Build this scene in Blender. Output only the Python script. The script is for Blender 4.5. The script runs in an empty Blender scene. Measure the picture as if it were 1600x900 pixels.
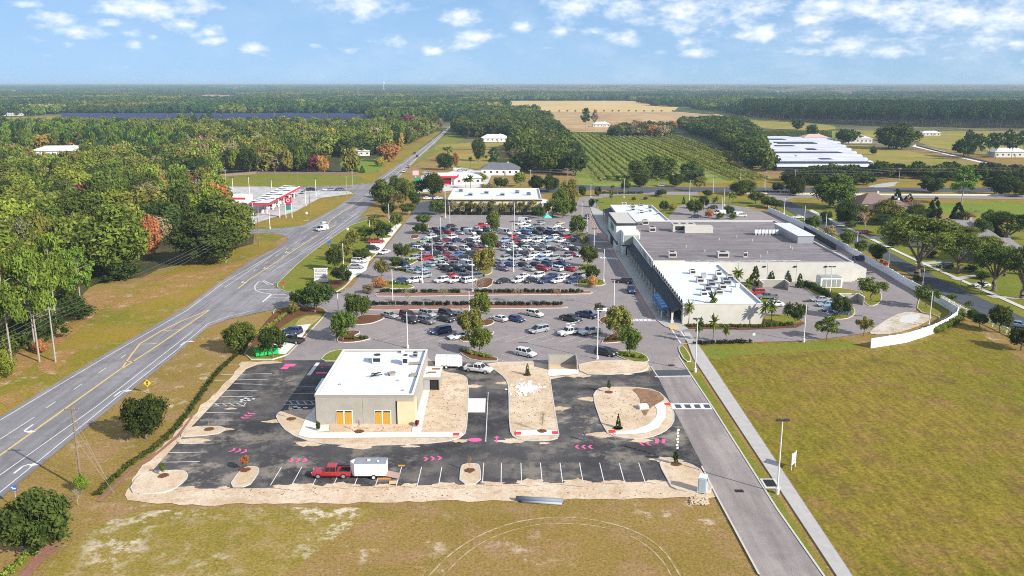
import bpy, bmesh, math, random
import numpy as np
from mathutils import Vector, Matrix

C = bpy.context.scene.collection
scene = bpy.context.scene
random.seed(7)

# ------------------------------------------------------------------ camera
F_PX, HOR, CAM_H = 1350.0, 129.0, 57.0          # focal length (photo pixels), horizon row, drone height
PITCH = math.atan((450 - HOR) / F_PX)
CP, SP = math.cos(PITCH), math.sin(PITCH)
cam_d = bpy.data.cameras.new('camera')
cam = bpy.data.objects.new('camera', cam_d)
C.objects.link(cam)
cam.location = (0, 0, CAM_H)
cam.rotation_euler = (math.pi / 2 - PITCH, 0, 0)
cam_d.sensor_width = 36
cam_d.lens = 36 * F_PX / 1600
cam_d.clip_start = 1
cam_d.clip_end = 90000
scene.camera = cam

# ------------------------------------------------------------------ light
SUN_EL = math.radians(29)
SUN_AZ = math.radians(127.7)                     # clockwise from +Y
sd = Vector((math.sin(SUN_AZ) * math.cos(SUN_EL), math.cos(SUN_AZ) * math.cos(SUN_EL), math.sin(SUN_EL)))
sun_l = bpy.data.lights.new('sun', 'SUN')
sun_l.energy = 5.0
sun_l.angle = math.radians(0.6)
sun_l.color = (1.0, 0.95, 0.86)
sun = bpy.data.objects.new('sun', sun_l)
C.objects.link(sun)
sun.rotation_euler = (-sd).to_track_quat('-Z', 'Y').to_euler()

def ray_dir(px, py):
    x, y = (px - 800) / F_PX, (450 - py) / F_PX
    return Vector((x, CP + y * SP, -SP + y * CP)).normalized()

world = bpy.data.worlds.new('World')
scene.world = world
world.use_nodes = True
nt = world.node_tree
nt.nodes.clear()
N = nt.nodes.new
L = nt.links.new
sky = N('ShaderNodeTexSky')
sky.sky_type = 'NISHITA'
sky.sun_disc = False
sky.sun_elevation = SUN_EL
sky.sun_rotation = SUN_AZ
sky.altitude = 100
sky.air_density = 0.6
sky.dust_density = 0.0
sky.ozone_density = 5.0
hs = N('ShaderNodeHueSaturation')
hs.inputs['Saturation'].default_value = 1.15
hs.inputs['Saturation'].default_value = 1.0
# soft shoulder: keeps the bright low sky from burning out to white
def soft(v, k):
    a = N('ShaderNodeMath'); a.operation = 'MULTIPLY'; L(v, a.inputs[0]); a.inputs[1].default_value = k
    q = N('ShaderNodeMath'); q.operation = 'MULTIPLY_ADD'; L(v, q.inputs[0]); L(v, q.inputs[1]); q.inputs[2].default_value = k * k
    r = N('ShaderNodeMath'); r.operation = 'SQRT'; L(q.outputs[0], r.inputs[0])
    d = N('ShaderNodeMath'); d.operation = 'DIVIDE'; L(a.outputs[0], d.inputs[0]); L(r.outputs[0], d.inputs[1]); return d.outputs[0]
sc_ = N('ShaderNodeSeparateColor'); cc_ = N('ShaderNodeCombineColor')
L(sky.outputs[0], sc_.inputs[0])
for i_, k_ in enumerate((2.35, 3.75, 5.7)): L(soft(sc_.outputs[i_], k_), cc_.inputs[i_])
L(cc_.outputs[0], hs.inputs['Color'])
bg = N('ShaderNodeBackground')
bg.inputs['Strength'].default_value = 0.15
L(hs.outputs[0], bg.inputs['Color'])
tc = N('ShaderNodeTexCoord')
sx = N('ShaderNodeSeparateXYZ')
L(tc.outputs['Generated'], sx.inputs[0])

def mth(op, a, b=None, clamp=False):
    n = N('ShaderNodeMath'); n.operation = op; n.use_clamp = clamp
    for i, v in enumerate((a, b)):
        if v is None: continue
        if isinstance(v, (int, float)): n.inputs[i].default_value = v
        else: L(v, n.inputs[i])
    return n.outputs[0]
az = mth('ARCTAN2', sx.outputs[0], sx.outputs[1])
el = sx.outputs[2]
cmb = N('ShaderNodeCombineXYZ')
L(az, cmb.inputs[0]); L(mth('MULTIPLY', el, 1.9), cmb.inputs[1])
nz = N('ShaderNodeTexNoise'); nz.inputs['Scale'].default_value = 26; nz.inputs['Detail'].default_value = 7; nz.inputs['Roughness'].default_value = 0.6
L(cmb.outputs[0], nz.inputs['Vector'])
nz2 = N('ShaderNodeTexNoise'); nz2.inputs['Scale'].default_value = 70; nz2.inputs['Detail'].default_value = 5
L(cmb.outputs[0], nz2.inputs['Vector'])
# clouds of the photographed sky: centre x, y, half width, half height, strength
CLOUDS = [(93,31,24,10,1),(137,50,30,11,1),(170,37,24,8,.8),(250,12,70,14,1),(288,38,26,10,.9),(328,49,20,9,.9),(335,63,16,6,.9),
 (394,75,18,8,.9),(203,51,20,7,.8),(240,57,9,6,.7),(105,68,16,6,.35),(282,77,10,5,.5),(570,6,62,15,1),(612,66,24,12,.7),(724,27,26,11,1),
 (700,31,22,6,.5),(748,58,34,9,.95),(722,69,28,10,.95),(818,41,24,9,.9),(878,50,16,7,.9),(930,50,18,8,.9),(975,59,26,10,1),(735,90,16,5,.5),
 (676,80,20,9,.6),(910,8,50,20,1),(960,16,44,16,.9),(1080,20,58,24,1.1),(1172,15,44,20,1.1),(1110,46,22,9,.6),(1073,66,20,10,.8),(1080,84,34,8,.8),(1060,70,16,6,.4),
 (1190,52,34,15,.9),(1255,32,26,12,.8),(1270,52,40,14,.8),(1325,66,36,14,.9),(1230,48,50,12,.7),(1300,8,60,13,1),(1400,12,60,22,1),(1360,20,50,14,.9),
 (1435,47,48,17,1),(1500,30,60,24,1.1),(1560,28,50,22,1.1),(1540,60,40,12,.8),(1590,66,22,8,.9),(1350,48,24,8,.6),(1400,80,60,9,.5),(1480,92,40,7,.4),
 (1240,80,50,8,.5),(1330,107,30,4,.3),(210,68,16,6,.4),(490,70,14,5,.5),(550,78,20,7,.3),(860,75,24,5,.35),(1180,78,26,7,.5),(1610,95,30,7,.4),(40,5,30,6,.4),(380,11,16,5,.4)]
acc = None
wv = N('ShaderNodeCombineXYZ'); L(az, wv.inputs[0]); L(el, wv.inputs[1])
for cx, cy, rx, ry, st in CLOUDS:
    d0 = ray_dir(cx, cy); a0, e0 = math.atan2(d0.x, d0.y), d0.z
    s = N('ShaderNodeVectorMath'); s.operation = 'SUBTRACT'; L(wv.outputs[0], s.inputs[0]); s.inputs[1].default_value = (a0, e0, 0)
    m = N('ShaderNodeVectorMath'); m.operation = 'MULTIPLY'; L(s.outputs[0], m.inputs[0]); m.inputs[1].default_value = (F_PX / rx, F_PX / ry, 0)
    l = N('ShaderNodeVectorMath'); l.operation = 'LENGTH'; L(m.outputs[0], l.inputs[0])
    v = mth('SUBTRACT', st, l.outputs['Value'])
    acc = v if acc is None else mth('MAXIMUM', acc, v)
acc = mth('MAXIMUM', acc, -0.9)
# scattered fair-weather cloud higher up (outside the photographed strip)
hi = mth('MULTIPLY', mth('SUBTRACT', nz.outputs[0], 0.42), 4.0)
gate = mth('MULTIPLY', mth('SUBTRACT', el, 0.16), 12.0, True)
hi = mth('SUBTRACT', mth('MULTIPLY', hi, gate), mth('MULTIPLY', mth('SUBTRACT', 1.0, gate), 2.0))
acc = mth('MAXIMUM', acc, hi)
den = mth('ADD', acc, mth('MULTIPLY', mth('SUBTRACT', nz.outputs[0], 0.5), 4.2))
den = mth('ADD', den, mth('MULTIPLY', mth('SUBTRACT', nz2.outputs[0], 0.5), 1.8))
mr = N('ShaderNodeMapRange'); mr.interpolation_type = 'SMOOTHSTEP'
L(den, mr.inputs[0]); mr.inputs[1].default_value = -0.55; mr.inputs[2].default_value = 1.75; mr.inputs[4].default_value = 0.95
cbg = N('ShaderNodeBackground'); cbg.inputs['Color'].default_value = (0.93, 0.96, 1.0, 1); cbg.inputs['Strength'].default_value = 0.95
mx = N('ShaderNodeMixShader')
ws = N('ShaderNodeTexNoise'); ws.inputs['Scale'].default_value = 11; ws.inputs['Detail'].default_value = 8; ws.inputs['Roughness'].default_value = .62
L(cmb.outputs[0], ws.inputs['Vector'])
wr_ = N('ShaderNodeMapRange'); L(ws.outputs[0], wr_.inputs[0]); wr_.inputs[1].default_value = .46; wr_.inputs[2].default_value = .74; wr_.inputs[4].default_value = .26
L(mth('MAXIMUM', mr.outputs[0], mth('MULTIPLY', wr_.outputs[0], mth('MULTIPLY', mth('ADD', az, 0.75), 0.9, True))), mx.inputs[0]); L(bg.outputs[0], mx.inputs[1]); L(cbg.outputs[0], mx.inputs[2])
wo = N('ShaderNodeOutputWorld')
L(mx.outputs[0], wo.inputs['Surface'])

scene.view_settings.view_transform = 'Standard'
scene.view_settings.look = 'None'
scene.view_settings.exposure = 0.38
scene.view_settings.gamma = 1
scene.view_settings.use_curve_mapping = False
try:
    scene.cycles.filter_width = 1.0
    scene.cycles.use_denoising = False
    scene.cycles.sample_clamp_indirect = 3
    scene.cycles.max_bounces = 5
    scene.cycles.diffuse_bounces = 2
    scene.cycles.glossy_bounces = 2
    scene.cycles.transmission_bounces = 2
    scene.cycles.volume_bounces = 0
    scene.cycles.transparent_max_bounces = 4
    scene.cycles.caustics_reflective = False
    scene.cycles.caustics_refractive = False
except Exception:
    pass

# ------------------------------------------------------------------ placing: where a photographed ground point lies in the place
def G(px, py, z=0.0):
    x, y = (px - 800) / F_PX, (450 - py) / F_PX
    dy, dz = CP + y * SP, -SP + y * CP
    t = (z - CAM_H) / dz
    return Vector((x * t, dy * t, z))
def PR(X, Y, Z=0.0):
    d = Y * CP - (Z - CAM_H) * SP
    u = Y * SP + (Z - CAM_H) * CP
    return 800 + F_PX * X / d, 450 - F_PX * u / d
def HT(bx, by, ty):
    p = G(bx, by); lo, hi_ = 0.0, 55.0
    for _ in range(40):
        m_ = (lo + hi_) / 2
        if PR(p.x, p.y, m_)[1] > ty: lo = m_
        else: hi_ = m_
    return lo
def SC(py):                                      # pixels per metre at ground row py
    return (py - HOR) * CP / CAM_H

# ------------------------------------------------------------------ materials
MATS = {}
def mat(name, col, rough=0.8, col2=None, scale=1.0, amt=1.0, bump=0.0, metal=0.0, spec=0.3, detail=6, rnd=0.0, col3=None, scale3=0.1, lo=0.35, hi=0.65, coat=0.0, stretch=None):
    if name in MATS: return MATS[name]
    m = bpy.data.materials.new(name); m.use_nodes = True
    t = m.node_tree; t.nodes.clear()
    n = t.nodes.new; l = t.links.new
    out = n('ShaderNodeOutputMaterial'); b = n('ShaderNodeBsdfPrincipled')
    b.inputs['Roughness'].default_value = rough
    b.inputs['Metallic'].default_value = metal
    b.inputs['Specular IOR Level'].default_value = spec
    if coat: b.inputs['Coat Weight'].default_value = coat; b.inputs['Coat Roughness'].default_value = 0.08
    l(b.outputs[0], out.inputs[0])
    b.inputs['Base Color'].default_value = (*col, 1)
    src = None
    if col2 is not None:
        g = n('ShaderNodeNewGeometry')
        pos = g.outputs['Position']
        if stretch:
            vm = n('ShaderNodeVectorMath'); vm.operation = 'MULTIPLY'; l(pos, vm.inputs[0]); vm.inputs[1].default_value = stretch; pos = vm.outputs[0]
        ns = n('ShaderNodeTexNoise'); ns.inputs['Scale'].default_value = scale; ns.inputs['Detail'].default_value = detail; ns.inputs['Roughness'].default_value = 0.65
        l(pos, ns.inputs['Vector'])
        r = n('ShaderNodeMapRange'); l(ns.outputs[0], r.inputs[0]); r.inputs[1].default_value = lo; r.inputs[2].default_value = hi; r.inputs[4].default_value = amt
        mx_ = n('ShaderNodeMix'); mx_.data_type = 'RGBA'; l(r.outputs[0], mx_.inputs[0]); mx_.inputs[6].default_value = (*col, 1); mx_.inputs[7].default_value = (*col2, 1)
        src = mx_.outputs[2]
        if col3 is not None:
            n3 = n('ShaderNodeTexNoise'); n3.inputs['Scale'].default_value = scale3; n3.inputs['Detail'].default_value = 5
            l(pos, n3.inputs['Vector'])
            r3 = n('ShaderNodeMapRange'); l(n3.outputs[0], r3.inputs[0]); r3.inputs[1].default_value = .45; r3.inputs[2].default_value = .68
            m3 = n('ShaderNodeMix'); m3.data_type = 'RGBA'; l(r3.outputs[0], m3.inputs[0]); l(src, m3.inputs[6]); m3.inputs[7].default_value = (*col3, 1)
            src = m3.outputs[2]
        if bump:
            bp = n('ShaderNodeBump'); bp.inputs['Strength'].default_value = bump; bp.inputs['Distance'].default_value = 0.1; l(ns.outputs[0], bp.inputs['Height']); l(bp.outputs[0], b.inputs['Normal'])
    if rnd:
        oi = n('ShaderNodeObjectInfo'); h = n('ShaderNodeHueSaturation')
        r = n('ShaderNodeMapRange'); l(oi.outputs['Random'], r.inputs[0]); r.inputs[3].default_value = 1 - rnd; r.inputs[4].default_value = 1 + rnd
        l(r.outputs[0], h.inputs['Value'])
        if src is not None: l(src, h.inputs['Color'])
        else: h.inputs['Color'].default_value = (*col, 1)
        src = h.outputs[0]
    if src is not None: l(src, b.inputs['Base Color'])
    MATS[name] = m
    return m

def ground_mat(name, stops, big, mid, fine, speck=None, speck_amt=0.0, fine_amt=0.35, stripe=None, speck_scale=0.25, speck_lo=.56):
    """earth and turf: three colours mixed by noise of three sizes, plus optional pale bare specks and mowing streaks"""
    if name in MATS: return MATS[name]
    m = bpy.data.materials.new(name); m.use_nodes = True
    t = m.node_tree; t.nodes.clear(); n = t.nodes.new; l = t.links.new
    out = n('ShaderNodeOutputMaterial'); b = n('ShaderNodeBsdfPrincipled'); b.inputs['Roughness'].default_value = 0.95; b.inputs['Specular IOR Level'].default_value = 0.1
    l(b.outputs[0], out.inputs[0])
    g = n('ShaderNodeNewGeometry'); pos = g.outputs['Position']
    def noise(s, d=5, r=0.6, vec=None):
        x = n('ShaderNodeTexNoise'); x.inputs['Scale'].default_value = s; x.inputs['Detail'].default_value = d; x.inputs['Roughness'].default_value = r
        l(vec or pos, x.inputs['Vector']); return x.outputs[0]
    def mr_(v, a, b_, c=0.0, d=1.0):
        x = n('ShaderNodeMapRange'); l(v, x.inputs[0]); x.inputs[1].default_value = a; x.inputs[2].default_value = b_; x.inputs[3].default_value = c; x.inputs[4].default_value = d; return x.outputs[0]
    def mix(f, a, b_):
        x = n('ShaderNodeMix'); x.data_type = 'RGBA'
        l(f, x.inputs[0])
        for i, v in ((6, a), (7, b_)):
            if isinstance(v, tuple): x.inputs[i].default_value = (*v, 1)
            else: l(v, x.inputs[i])
        return x.outputs[2]
    c = mix(mr_(noise(big), .38, .62), stops[0], stops[1])
    c = mix(mr_(noise(mid, 6, .7), .48, .70), c, stops[2])
    fn = noise(fine, 4, .8)
    h = n('ShaderNodeHueSaturation'); l(c, h.inputs['Color']); l(mr_(fn, .3, .7, 1 - fine_amt, 1 + fine_amt), h.inputs['Value']); c = h.outputs[0]
    if stripe:
        vm = n('ShaderNodeVectorMath'); vm.operation = 'MULTIPLY'; l(pos, vm.inputs[0]); vm.inputs[1].default_value = stripe
        h2 = n('ShaderNodeHueSaturation'); l(c, h2.inputs['Color']); l(mr_(noise(1.0, 3, .6, vm.outputs[0]), .35, .65, .82, 1.18), h2.inputs['Value']); c = h2.outputs[0]
    if speck:
        mk = n('ShaderNodeMath'); mk.operation = 'MULTIPLY'
        l(mr_(noise(speck_scale, 6, .75), speck_lo, speck_lo + .1), mk.inputs[0]); l(mr_(noise(speck_scale * .16, 3), .44, .58, 0, speck_amt), mk.inputs[1])
        c = mix(mk.outputs[0], c, speck)
    l(c, b.inputs['Base Color'])
    bp = n('ShaderNodeBump'); bp.inputs['Strength'].default_value = 0.5; bp.inputs['Distance'].default_value = 0.15; l(fn, bp.inputs['Height']); l(bp.outputs[0], b.inputs['Normal'])
    MATS[name] = m
    return m

M_turf = ground_mat('dry_turf', ((.300, .200, .060), (.245, .172, .038), (.35, .21, .115)), .045, .16, 2.6, speck=(.62, .52, .38), speck_amt=.8, fine_amt=.45)
M_lawn = ground_mat('mown_lawn', ((.175, .158, .014), (.235, .175, .026), (.25, .148, .05)), .022, .13, 1.7, fine_amt=.48, stripe=(.9, .22, 1), speck=(.12, .085, .03), speck_amt=.7, speck_scale=.12, speck_lo=.55)
M_verge = ground_mat('verge_turf', ((.29, .21, .025), (.19, .18, .018), (.34, .19, .07)), .04, .15, 2.2, speck=(.6, .52, .4), speck_amt=.5, fine_amt=.4)
M_green = ground_mat('fresh_lawn', ((.15, .20, .02), (.21, .20, .025), (.26, .20, .05)), .06, .3, 2.0)
M_green2 = ground_mat('bright_lawn', ((.13, .24, .02), (.20, .24, .03), (.22, .20, .05)), .02, .1, 1.0)
M_meadow = ground_mat('dry_meadow', ((.34, .27, .06), (.22, .22, .035), (.38, .26, .10)), .012, .05, .6)
M_straw = ground_mat('pine_straw', ((.34, .18, .065), (.27, .20, .035), (.42, .23, .11)), .06, .25, 2.0, speck=(.6, .48, .38), speck_amt=.7, fine_amt=.4)
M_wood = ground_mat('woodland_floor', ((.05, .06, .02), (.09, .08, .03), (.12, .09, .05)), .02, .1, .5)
M_far = ground_mat('far_country', ((.05, .08, .03), (.13, .12, .05), (.30, .23, .13)), .0011, .004, .03, fine_amt=.5)
M_sandy = ground_mat('site_sand', ((.60, .455, .31), (.71, .58, .43), (.50, .35, .21)), .12, .5, 3.0, fine_amt=.20, speck=(.28, .18, .10), speck_amt=.6, speck_scale=.9, speck_lo=.6)
M_earth = ground_mat('field_earth', ((.42, .27, .13), (.52, .38, .20), (.35, .22, .11)), .01, .05, .6, fine_amt=.15)
M_hay = ground_mat('hay_field', ((.62, .46, .20), (.55, .40, .15), (.60, .36, .18)), .006, .03, .4, fine_amt=.12)
M_mulch = ground_mat('red_mulch', ((.20, .07, .035), (.16, .08, .04), (.10, .06, .03)), .3, 1.2, 5.0)
M_redmul = ground_mat('red_gravel', ((.36, .165, .125), (.30, .16, .115), (.25, .15, .10)), .3, 1.2, 5.0)
M_oldasph = ground_mat('worn_asphalt', ((.285, .25, .245), (.32, .28, .27), (.245, .22, .22)), .05, .25, 6, fine_amt=.12, speck=(.17, .155, .155), speck_amt=.6, speck_scale=.35, speck_lo=.60)
M_road = ground_mat('highway_asphalt', ((.235, .225, .235), (.29, .275, .28), (.185, .175, .185)), .05, .2, 6, fine_amt=.12, stripe=(.55, .02, 1))
M_access = ground_mat('access_asphalt', ((.31, .27, .255), (.36, .31, .29), (.265, .235, .225)), .05, .22, 6, fine_amt=.12, stripe=(.5, .05, 1), speck=(.20, .18, .17), speck_amt=.6, speck_scale=.5, speck_lo=.60)
M_newasph = ground_mat('fresh_asphalt', ((.052, .050, .053), (.098, .092, .092), (.155, .142, .132)), .06, .20, 5, fine_amt=.30, speck=(.36, .31, .25), speck_amt=.85, speck_scale=.13, speck_lo=.49)
M_darkasph = ground_mat('dark_asphalt', ((.085, .095, .115), (.11, .115, .13), (.075, .08, .095)), .05, .2, 4, fine_amt=.1)
M_conc = mat('concrete', (.66, .64, .60), .9, (.56, .54, .50), 1.5)
M_concw = mat('new_concrete', (.80, .77, .72), .9, (.72, .69, .63), 1.2)
M_walk = mat('sidewalk_concrete', (.50, .47, .44), .9, (.42, .40, .38), .8)
M_curb = mat('kerb_concrete', (.62, .57, .51), .9, (.52, .48, .43), 2.0)
M_white = mat('white_line_paint', (.78, .78, .76), .8, (.60, .58, .56), 1.2)
M_yellow = mat('yellow_line_paint', (.78, .55, .16), .8, (.62, .45, .18), 1.0)
M_pink = mat('pink_marking_paint', (.90, .13, .36), .8, (.70, .12, .30), 2)
M_redpad = mat('red_tactile_pad', (.75, .05, .05), .8)
M_black = mat('black_opening', (.02, .02, .022), .7)
M_shingle = mat('white_membrane', (.80, .82, .86), .6, (.66, .69, .74), .35, lo=.4, hi=.7)
M_steel = mat('galvanised_steel', (.5, .51, .53), .4, metal=.6)
M_wpaint = mat('white_paint', (.82, .82, .80), .5)
M_polew = mat('pole_paint', (.70, .68, .65), .5)
M_bronze = mat('dark_bronze', (.05, .045, .04), .5)
M_woodpole = mat('weathered_pole', (.28, .21, .15), .9, (.18, .13, .09), 3)
M_greypole = mat('grey_pole', (.42, .39, .35), .9, (.30, .27, .24), 3)
M_wire = mat('wire', (.22, .21, .2), .6)
M_bark = mat('bark', (.22, .17, .125), .95, (.12, .09, .07), 3)
M_barkpale = mat('pale_bark', (.42, .36, .30), .95, (.30, .25, .2), 3)
M_tyre = mat('tyre_rubber', (.02, .02, .021), .9)
M_rim = mat('wheel_rim', (.55, .56, .58), .35, metal=.7)
M_glass = mat('car_glass', (.018, .022, .028), .12, spec=.5)
M_head = mat('headlamp_lens', (.75, .77, .8), .15)
M_tail = mat('taillamp_lens', (.5, .02, .02), .25)
M_blackp = mat('black_plastic', (.03, .03, .03), .6)

PAINT = {}
for k, c in dict(W=(.68, .68, .67), S=(.42, .44, .46), G=(.20, .21, .22), K=(.022, .023, .026), N=(.025, .045, .13), B=(.05, .12, .30), L=(.32, .48, .62),
                 R=(.40, .02, .028), M=(.15, .018, .035), T=(.50, .45, .32), V=(.22, .32, .27), P=(.16, .12, .22), O=(.75, .25, .10)).items():
    PAINT[k] = mat('car_paint_' + dict(W='white', S='silver', G='grey', K='black', N='navy', B='blue', L='light_blue', R='red', M='maroon', T='beige', V='sage', P='plum', O='orange')[k], c, .35, spec=.5, coat=.6, metal=.3 if k in 'SGL' else 0)
CNAME = dict(W='white', S='silver', G='grey', K='black', N='navy blue', B='blue', L='light blue', R='bright red', M='dark maroon', T='beige', V='sage green', P='plum purple', O='orange')

# ------------------------------------------------------------------ mesh builder
class MB:
    def __init__(s): s.v = []; s.f = []; s.m = []
    def add(s, vs, fs, mi=0):
        o = len(s.v); s.v.extend([tuple(v) for v in vs])
        for f in fs: s.f.append(tuple(i + o for i in f)); s.m.append(mi)
    def box(s, c, d, rz=0.0, mi=0, taper=1.0, ty=None):
        ty = taper if ty is None else ty
        hx, hy, hz = d[0] / 2, d[1] / 2, d[2] / 2; vs = []
        cs, sn = math.cos(rz), math.sin(rz)
        for z, t, t2 in ((-hz, 1, 1), (hz, taper, ty)):
            for x, y in ((-hx, -hy), (hx, -hy), (hx, hy), (-hx, hy)):
                x *= t; y *= t2
                vs.append((c[0] + x * cs - y * sn, c[1] + x * sn + y * cs, c[2] + z))
        s.add(vs, [(3, 2, 1, 0), (4, 5, 6, 7), (0, 1, 5, 4), (1, 2, 6, 5), (2, 3, 7, 6), (3, 0, 4, 7)], mi)
    def tube(s, a, b, r1, r2=None, n=8, mi=0, cap=True):
        r2 = r1 if r2 is None else r2
        a, b = Vector(a), Vector(b); d = (b - a)
        if d.length < 1e-6: return
        d.normalize(); u = d.orthogonal().normalized(); w = d.cross(u)
        vs = []
        for p, r in ((a, r1), (b, r2)):
            for i in range(n):
                t = 2 * math.pi * i / n; vs.append(p + u * math.cos(t) * r + w * math.sin(t) * r)
        fs = [(i, (i + 1) % n, n + (i + 1) % n, n + i) for i in range(n)]
        if cap: fs += [tuple(range(n - 1, -1, -1)), tuple(range(n, 2 * n))]
        s.add(vs, fs, mi)
    def loft(s, rings, mi=0, cap=True):
        n = len(rings[0]); vs = [p for r in rings for p in r]; fs = []
        for k in range(len(rings) - 1):
            for i in range(n): fs.append((k * n + i, k * n + (i + 1) % n, (k + 1) * n + (i + 1) % n, (k + 1) * n + i))
        if cap: fs += [tuple(range(n - 1, -1, -1)), tuple(range((len(rings) - 1) * n, len(rings) * n))]
        s.add(vs, fs, mi)
    def prism(s, pts, z0, z1, mi=0):
        n = len(pts)
        if sum(pts[i][0] * pts[(i + 1) % n][1] - pts[(i + 1) % n][0] * pts[i][1] for i in range(n)) < 0: pts = pts[::-1]
        s.add([(p[0], p[1], z0) for p in pts] + [(p[0], p[1], z1) for p in pts],
              [tuple(range(n - 1, -1, -1)), tuple(range(n, 2 * n))] + [(i, (i + 1) % n, n + (i + 1) % n, n + i) for i in range(n)], mi)
    def sphere(s, c, r, mi=0, n=10, k=6):
        r = (r, r, r) if isinstance(r, (int, float)) else r
        rings = []
        for j in range(k + 1):
            p = math.pi * j / k
            rings.append([(c[0] + r[0] * math.sin(p) * math.cos(2 * math.pi * i / n) + 0, c[1] + r[1] * math.sin(p) * math.sin(2 * math.pi * i / n), c[2] - r[2] * math.cos(p)) for i in range(n)])
        s.loft(rings, mi, False)
    def mesh(s, name, mats):
        me = bpy.data.meshes.new(name); me.from_pydata(s.v, [], s.f)
        for m_ in mats: me.materials.append(m_)
        if len(mats) > 1: me.polygons.foreach_set('material_index', s.m)
        me.update(); return me
    def build(s, name, mats, parent=None, smooth=False, tri=False):
        if not isinstance(mats, (list, tuple)): mats = [mats]
        me = s.mesh(name, mats)
        if tri:
            b = bmesh.new(); b.from_mesh(me); bmesh.ops.triangulate(b, faces=[f for f in b.faces if len(f.verts) > 4]); b.to_mesh(me); b.free()
        if smooth: me.polygons.foreach_set('use_smooth', [True] * len(me.polygons))
        o = bpy.data.objects.new(name, me); C.objects.link(o)
        if parent is not None: o.parent = parent
        return o

def tag(o, label=None, cat=None, group=None, kind=None):
    if label: o['label'] = label
    if cat: o['category'] = cat
    if group: o['group'] = group
    if kind: o['kind'] = kind
    return o
def empty(name, loc, rz=0.0, label=None, cat=None, group=None):
    o = bpy.data.objects.new(name, None); C.objects.link(o); o.location = loc; o.rotation_euler = (0, 0, rz); o.empty_display_size = .5
    return tag(o, label, cat, group)
KIDS = {}
def copy_tree(o, parent=None, paint=None):
    c = o.copy(); C.objects.link(c)
    if parent is not None: c.parent = parent
    if paint is not None and c.type == 'MESH':
        for s_ in c.material_slots:
            if s_.link == 'OBJECT': s_.material = paint
    for ch in list(o.children): copy_tree(ch, c, paint)
    return c
def obj_slot(o, i, m):
    o.material_slots[i].link = 'OBJECT'; o.material_slots[i].material = m

def chaikin(p, it=2, keep=()):
    for _ in range(it):
        q = []
        for i in range(len(p)):
            a, b = p[i], p[(i + 1) % len(p)]
            q += [(a[0] * .75 + b[0] * .25, a[1] * .75 + b[1] * .25), (a[0] * .25 + b[0] * .75, a[1] * .25 + b[1] * .75)]
        p = q
    return p
def wpoly(px, smooth=0):
    w = [tuple(G(*p)[:2]) for p in px]
    return chaikin(w, smooth) if smooth else w
def sheet(name, px, z, m, smooth=0, parent=None, world_pts=None, kind='structure', label=None):
    w = world_pts or wpoly(px, smooth)
    if sum(w[i][0] * w[(i + 1) % len(w)][1] - w[(i + 1) % len(w)][0] * w[i][1] for i in range(len(w))) < 0: w = w[::-1]
    mb = MB(); mb.add([(x, y, z) for x, y in w], [tuple(range(len(w)))])
    o = mb.build(name, m, parent, tri=True)
    if parent is None: o['kind'] = kind
    if label: o['label'] = label
    return o
def inset(w, d):
    n = len(w); out = []
    for i in range(n):
        a, b, c = Vector(w[i - 1]), Vector(w[i]), Vector(w[(i + 1) % n])
        e1, e2 = (b - a), (c - b)
        if e1.length < 1e-6 or e2.length < 1e-6: out.append(tuple(b)); continue
        e1.normalize(); e2.normalize()
        n1, n2 = Vector((-e1.y, e1.x)), Vector((-e2.y, e2.x)); nn = (n1 + n2)
        if nn.length < 1e-3: nn = n1
        nn.normalize(); k = d / max(.5, nn.dot(n1)); out.append(tuple(b + nn * k))
    return out
def island(name, px, m, smooth=2, h=.14, w=None, kerb=.2, parent=None, z0=0.0, label=None):
    """a kerbed island: kerb ring and raised bed"""
    w = w or wpoly(px, smooth)
    if sum(w[i][0] * w[(i + 1) % len(w)][1] - w[(i + 1) % len(w)][0] * w[i][1] for i in range(len(w))) < 0: w = w[::-1]
    n = len(w); inn = inset(w, kerb)
    mb = MB()
    mb.add([(x, y, z0) for x, y in w] + [(x, y, h) for x, y in w] + [(x, y, h) for x, y in inn] + [(x, y, h - .02) for x, y in inn],
           [(i, (i + 1) % n, n + (i + 1) % n, n + i) for i in range(n)] + [(n + i, n + (i + 1) % n, 2 * n + (i + 1) % n, 2 * n + i) for i in range(n)] +
           [(2 * n + i, 2 * n + (i + 1) % n, 3 * n + (i + 1) % n, 3 * n + i) for i in range(n)], 0)
    mb.add([(x, y, h - .02) for x, y in inn], [tuple(range(n))], 1)
    o = mb.build(name, [M_curb, m], parent, tri=True)
    if parent is None: o['kind'] = 'structure'
    if label: o['label'] = label
    return o
def jag(px, amp=.5, step=3.0, seed=1):
    """a ground outline with a ragged natural edge, in world coordinates"""
    W = [Vector(G(*p)[:2]) for p in px]; r = random.Random(seed); out = []
    for a, b in zip(W, W[1:] + W[:1]):
        n = max(1, int((b - a).length / step)); d = (b - a); nn = Vector((-d.y, d.x)).normalized() if d.length else Vector((0, 0))
        for k in range(n): out.append(tuple(a + d * (k / n) + nn * r.uniform(-amp, amp)))
    return out
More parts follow.
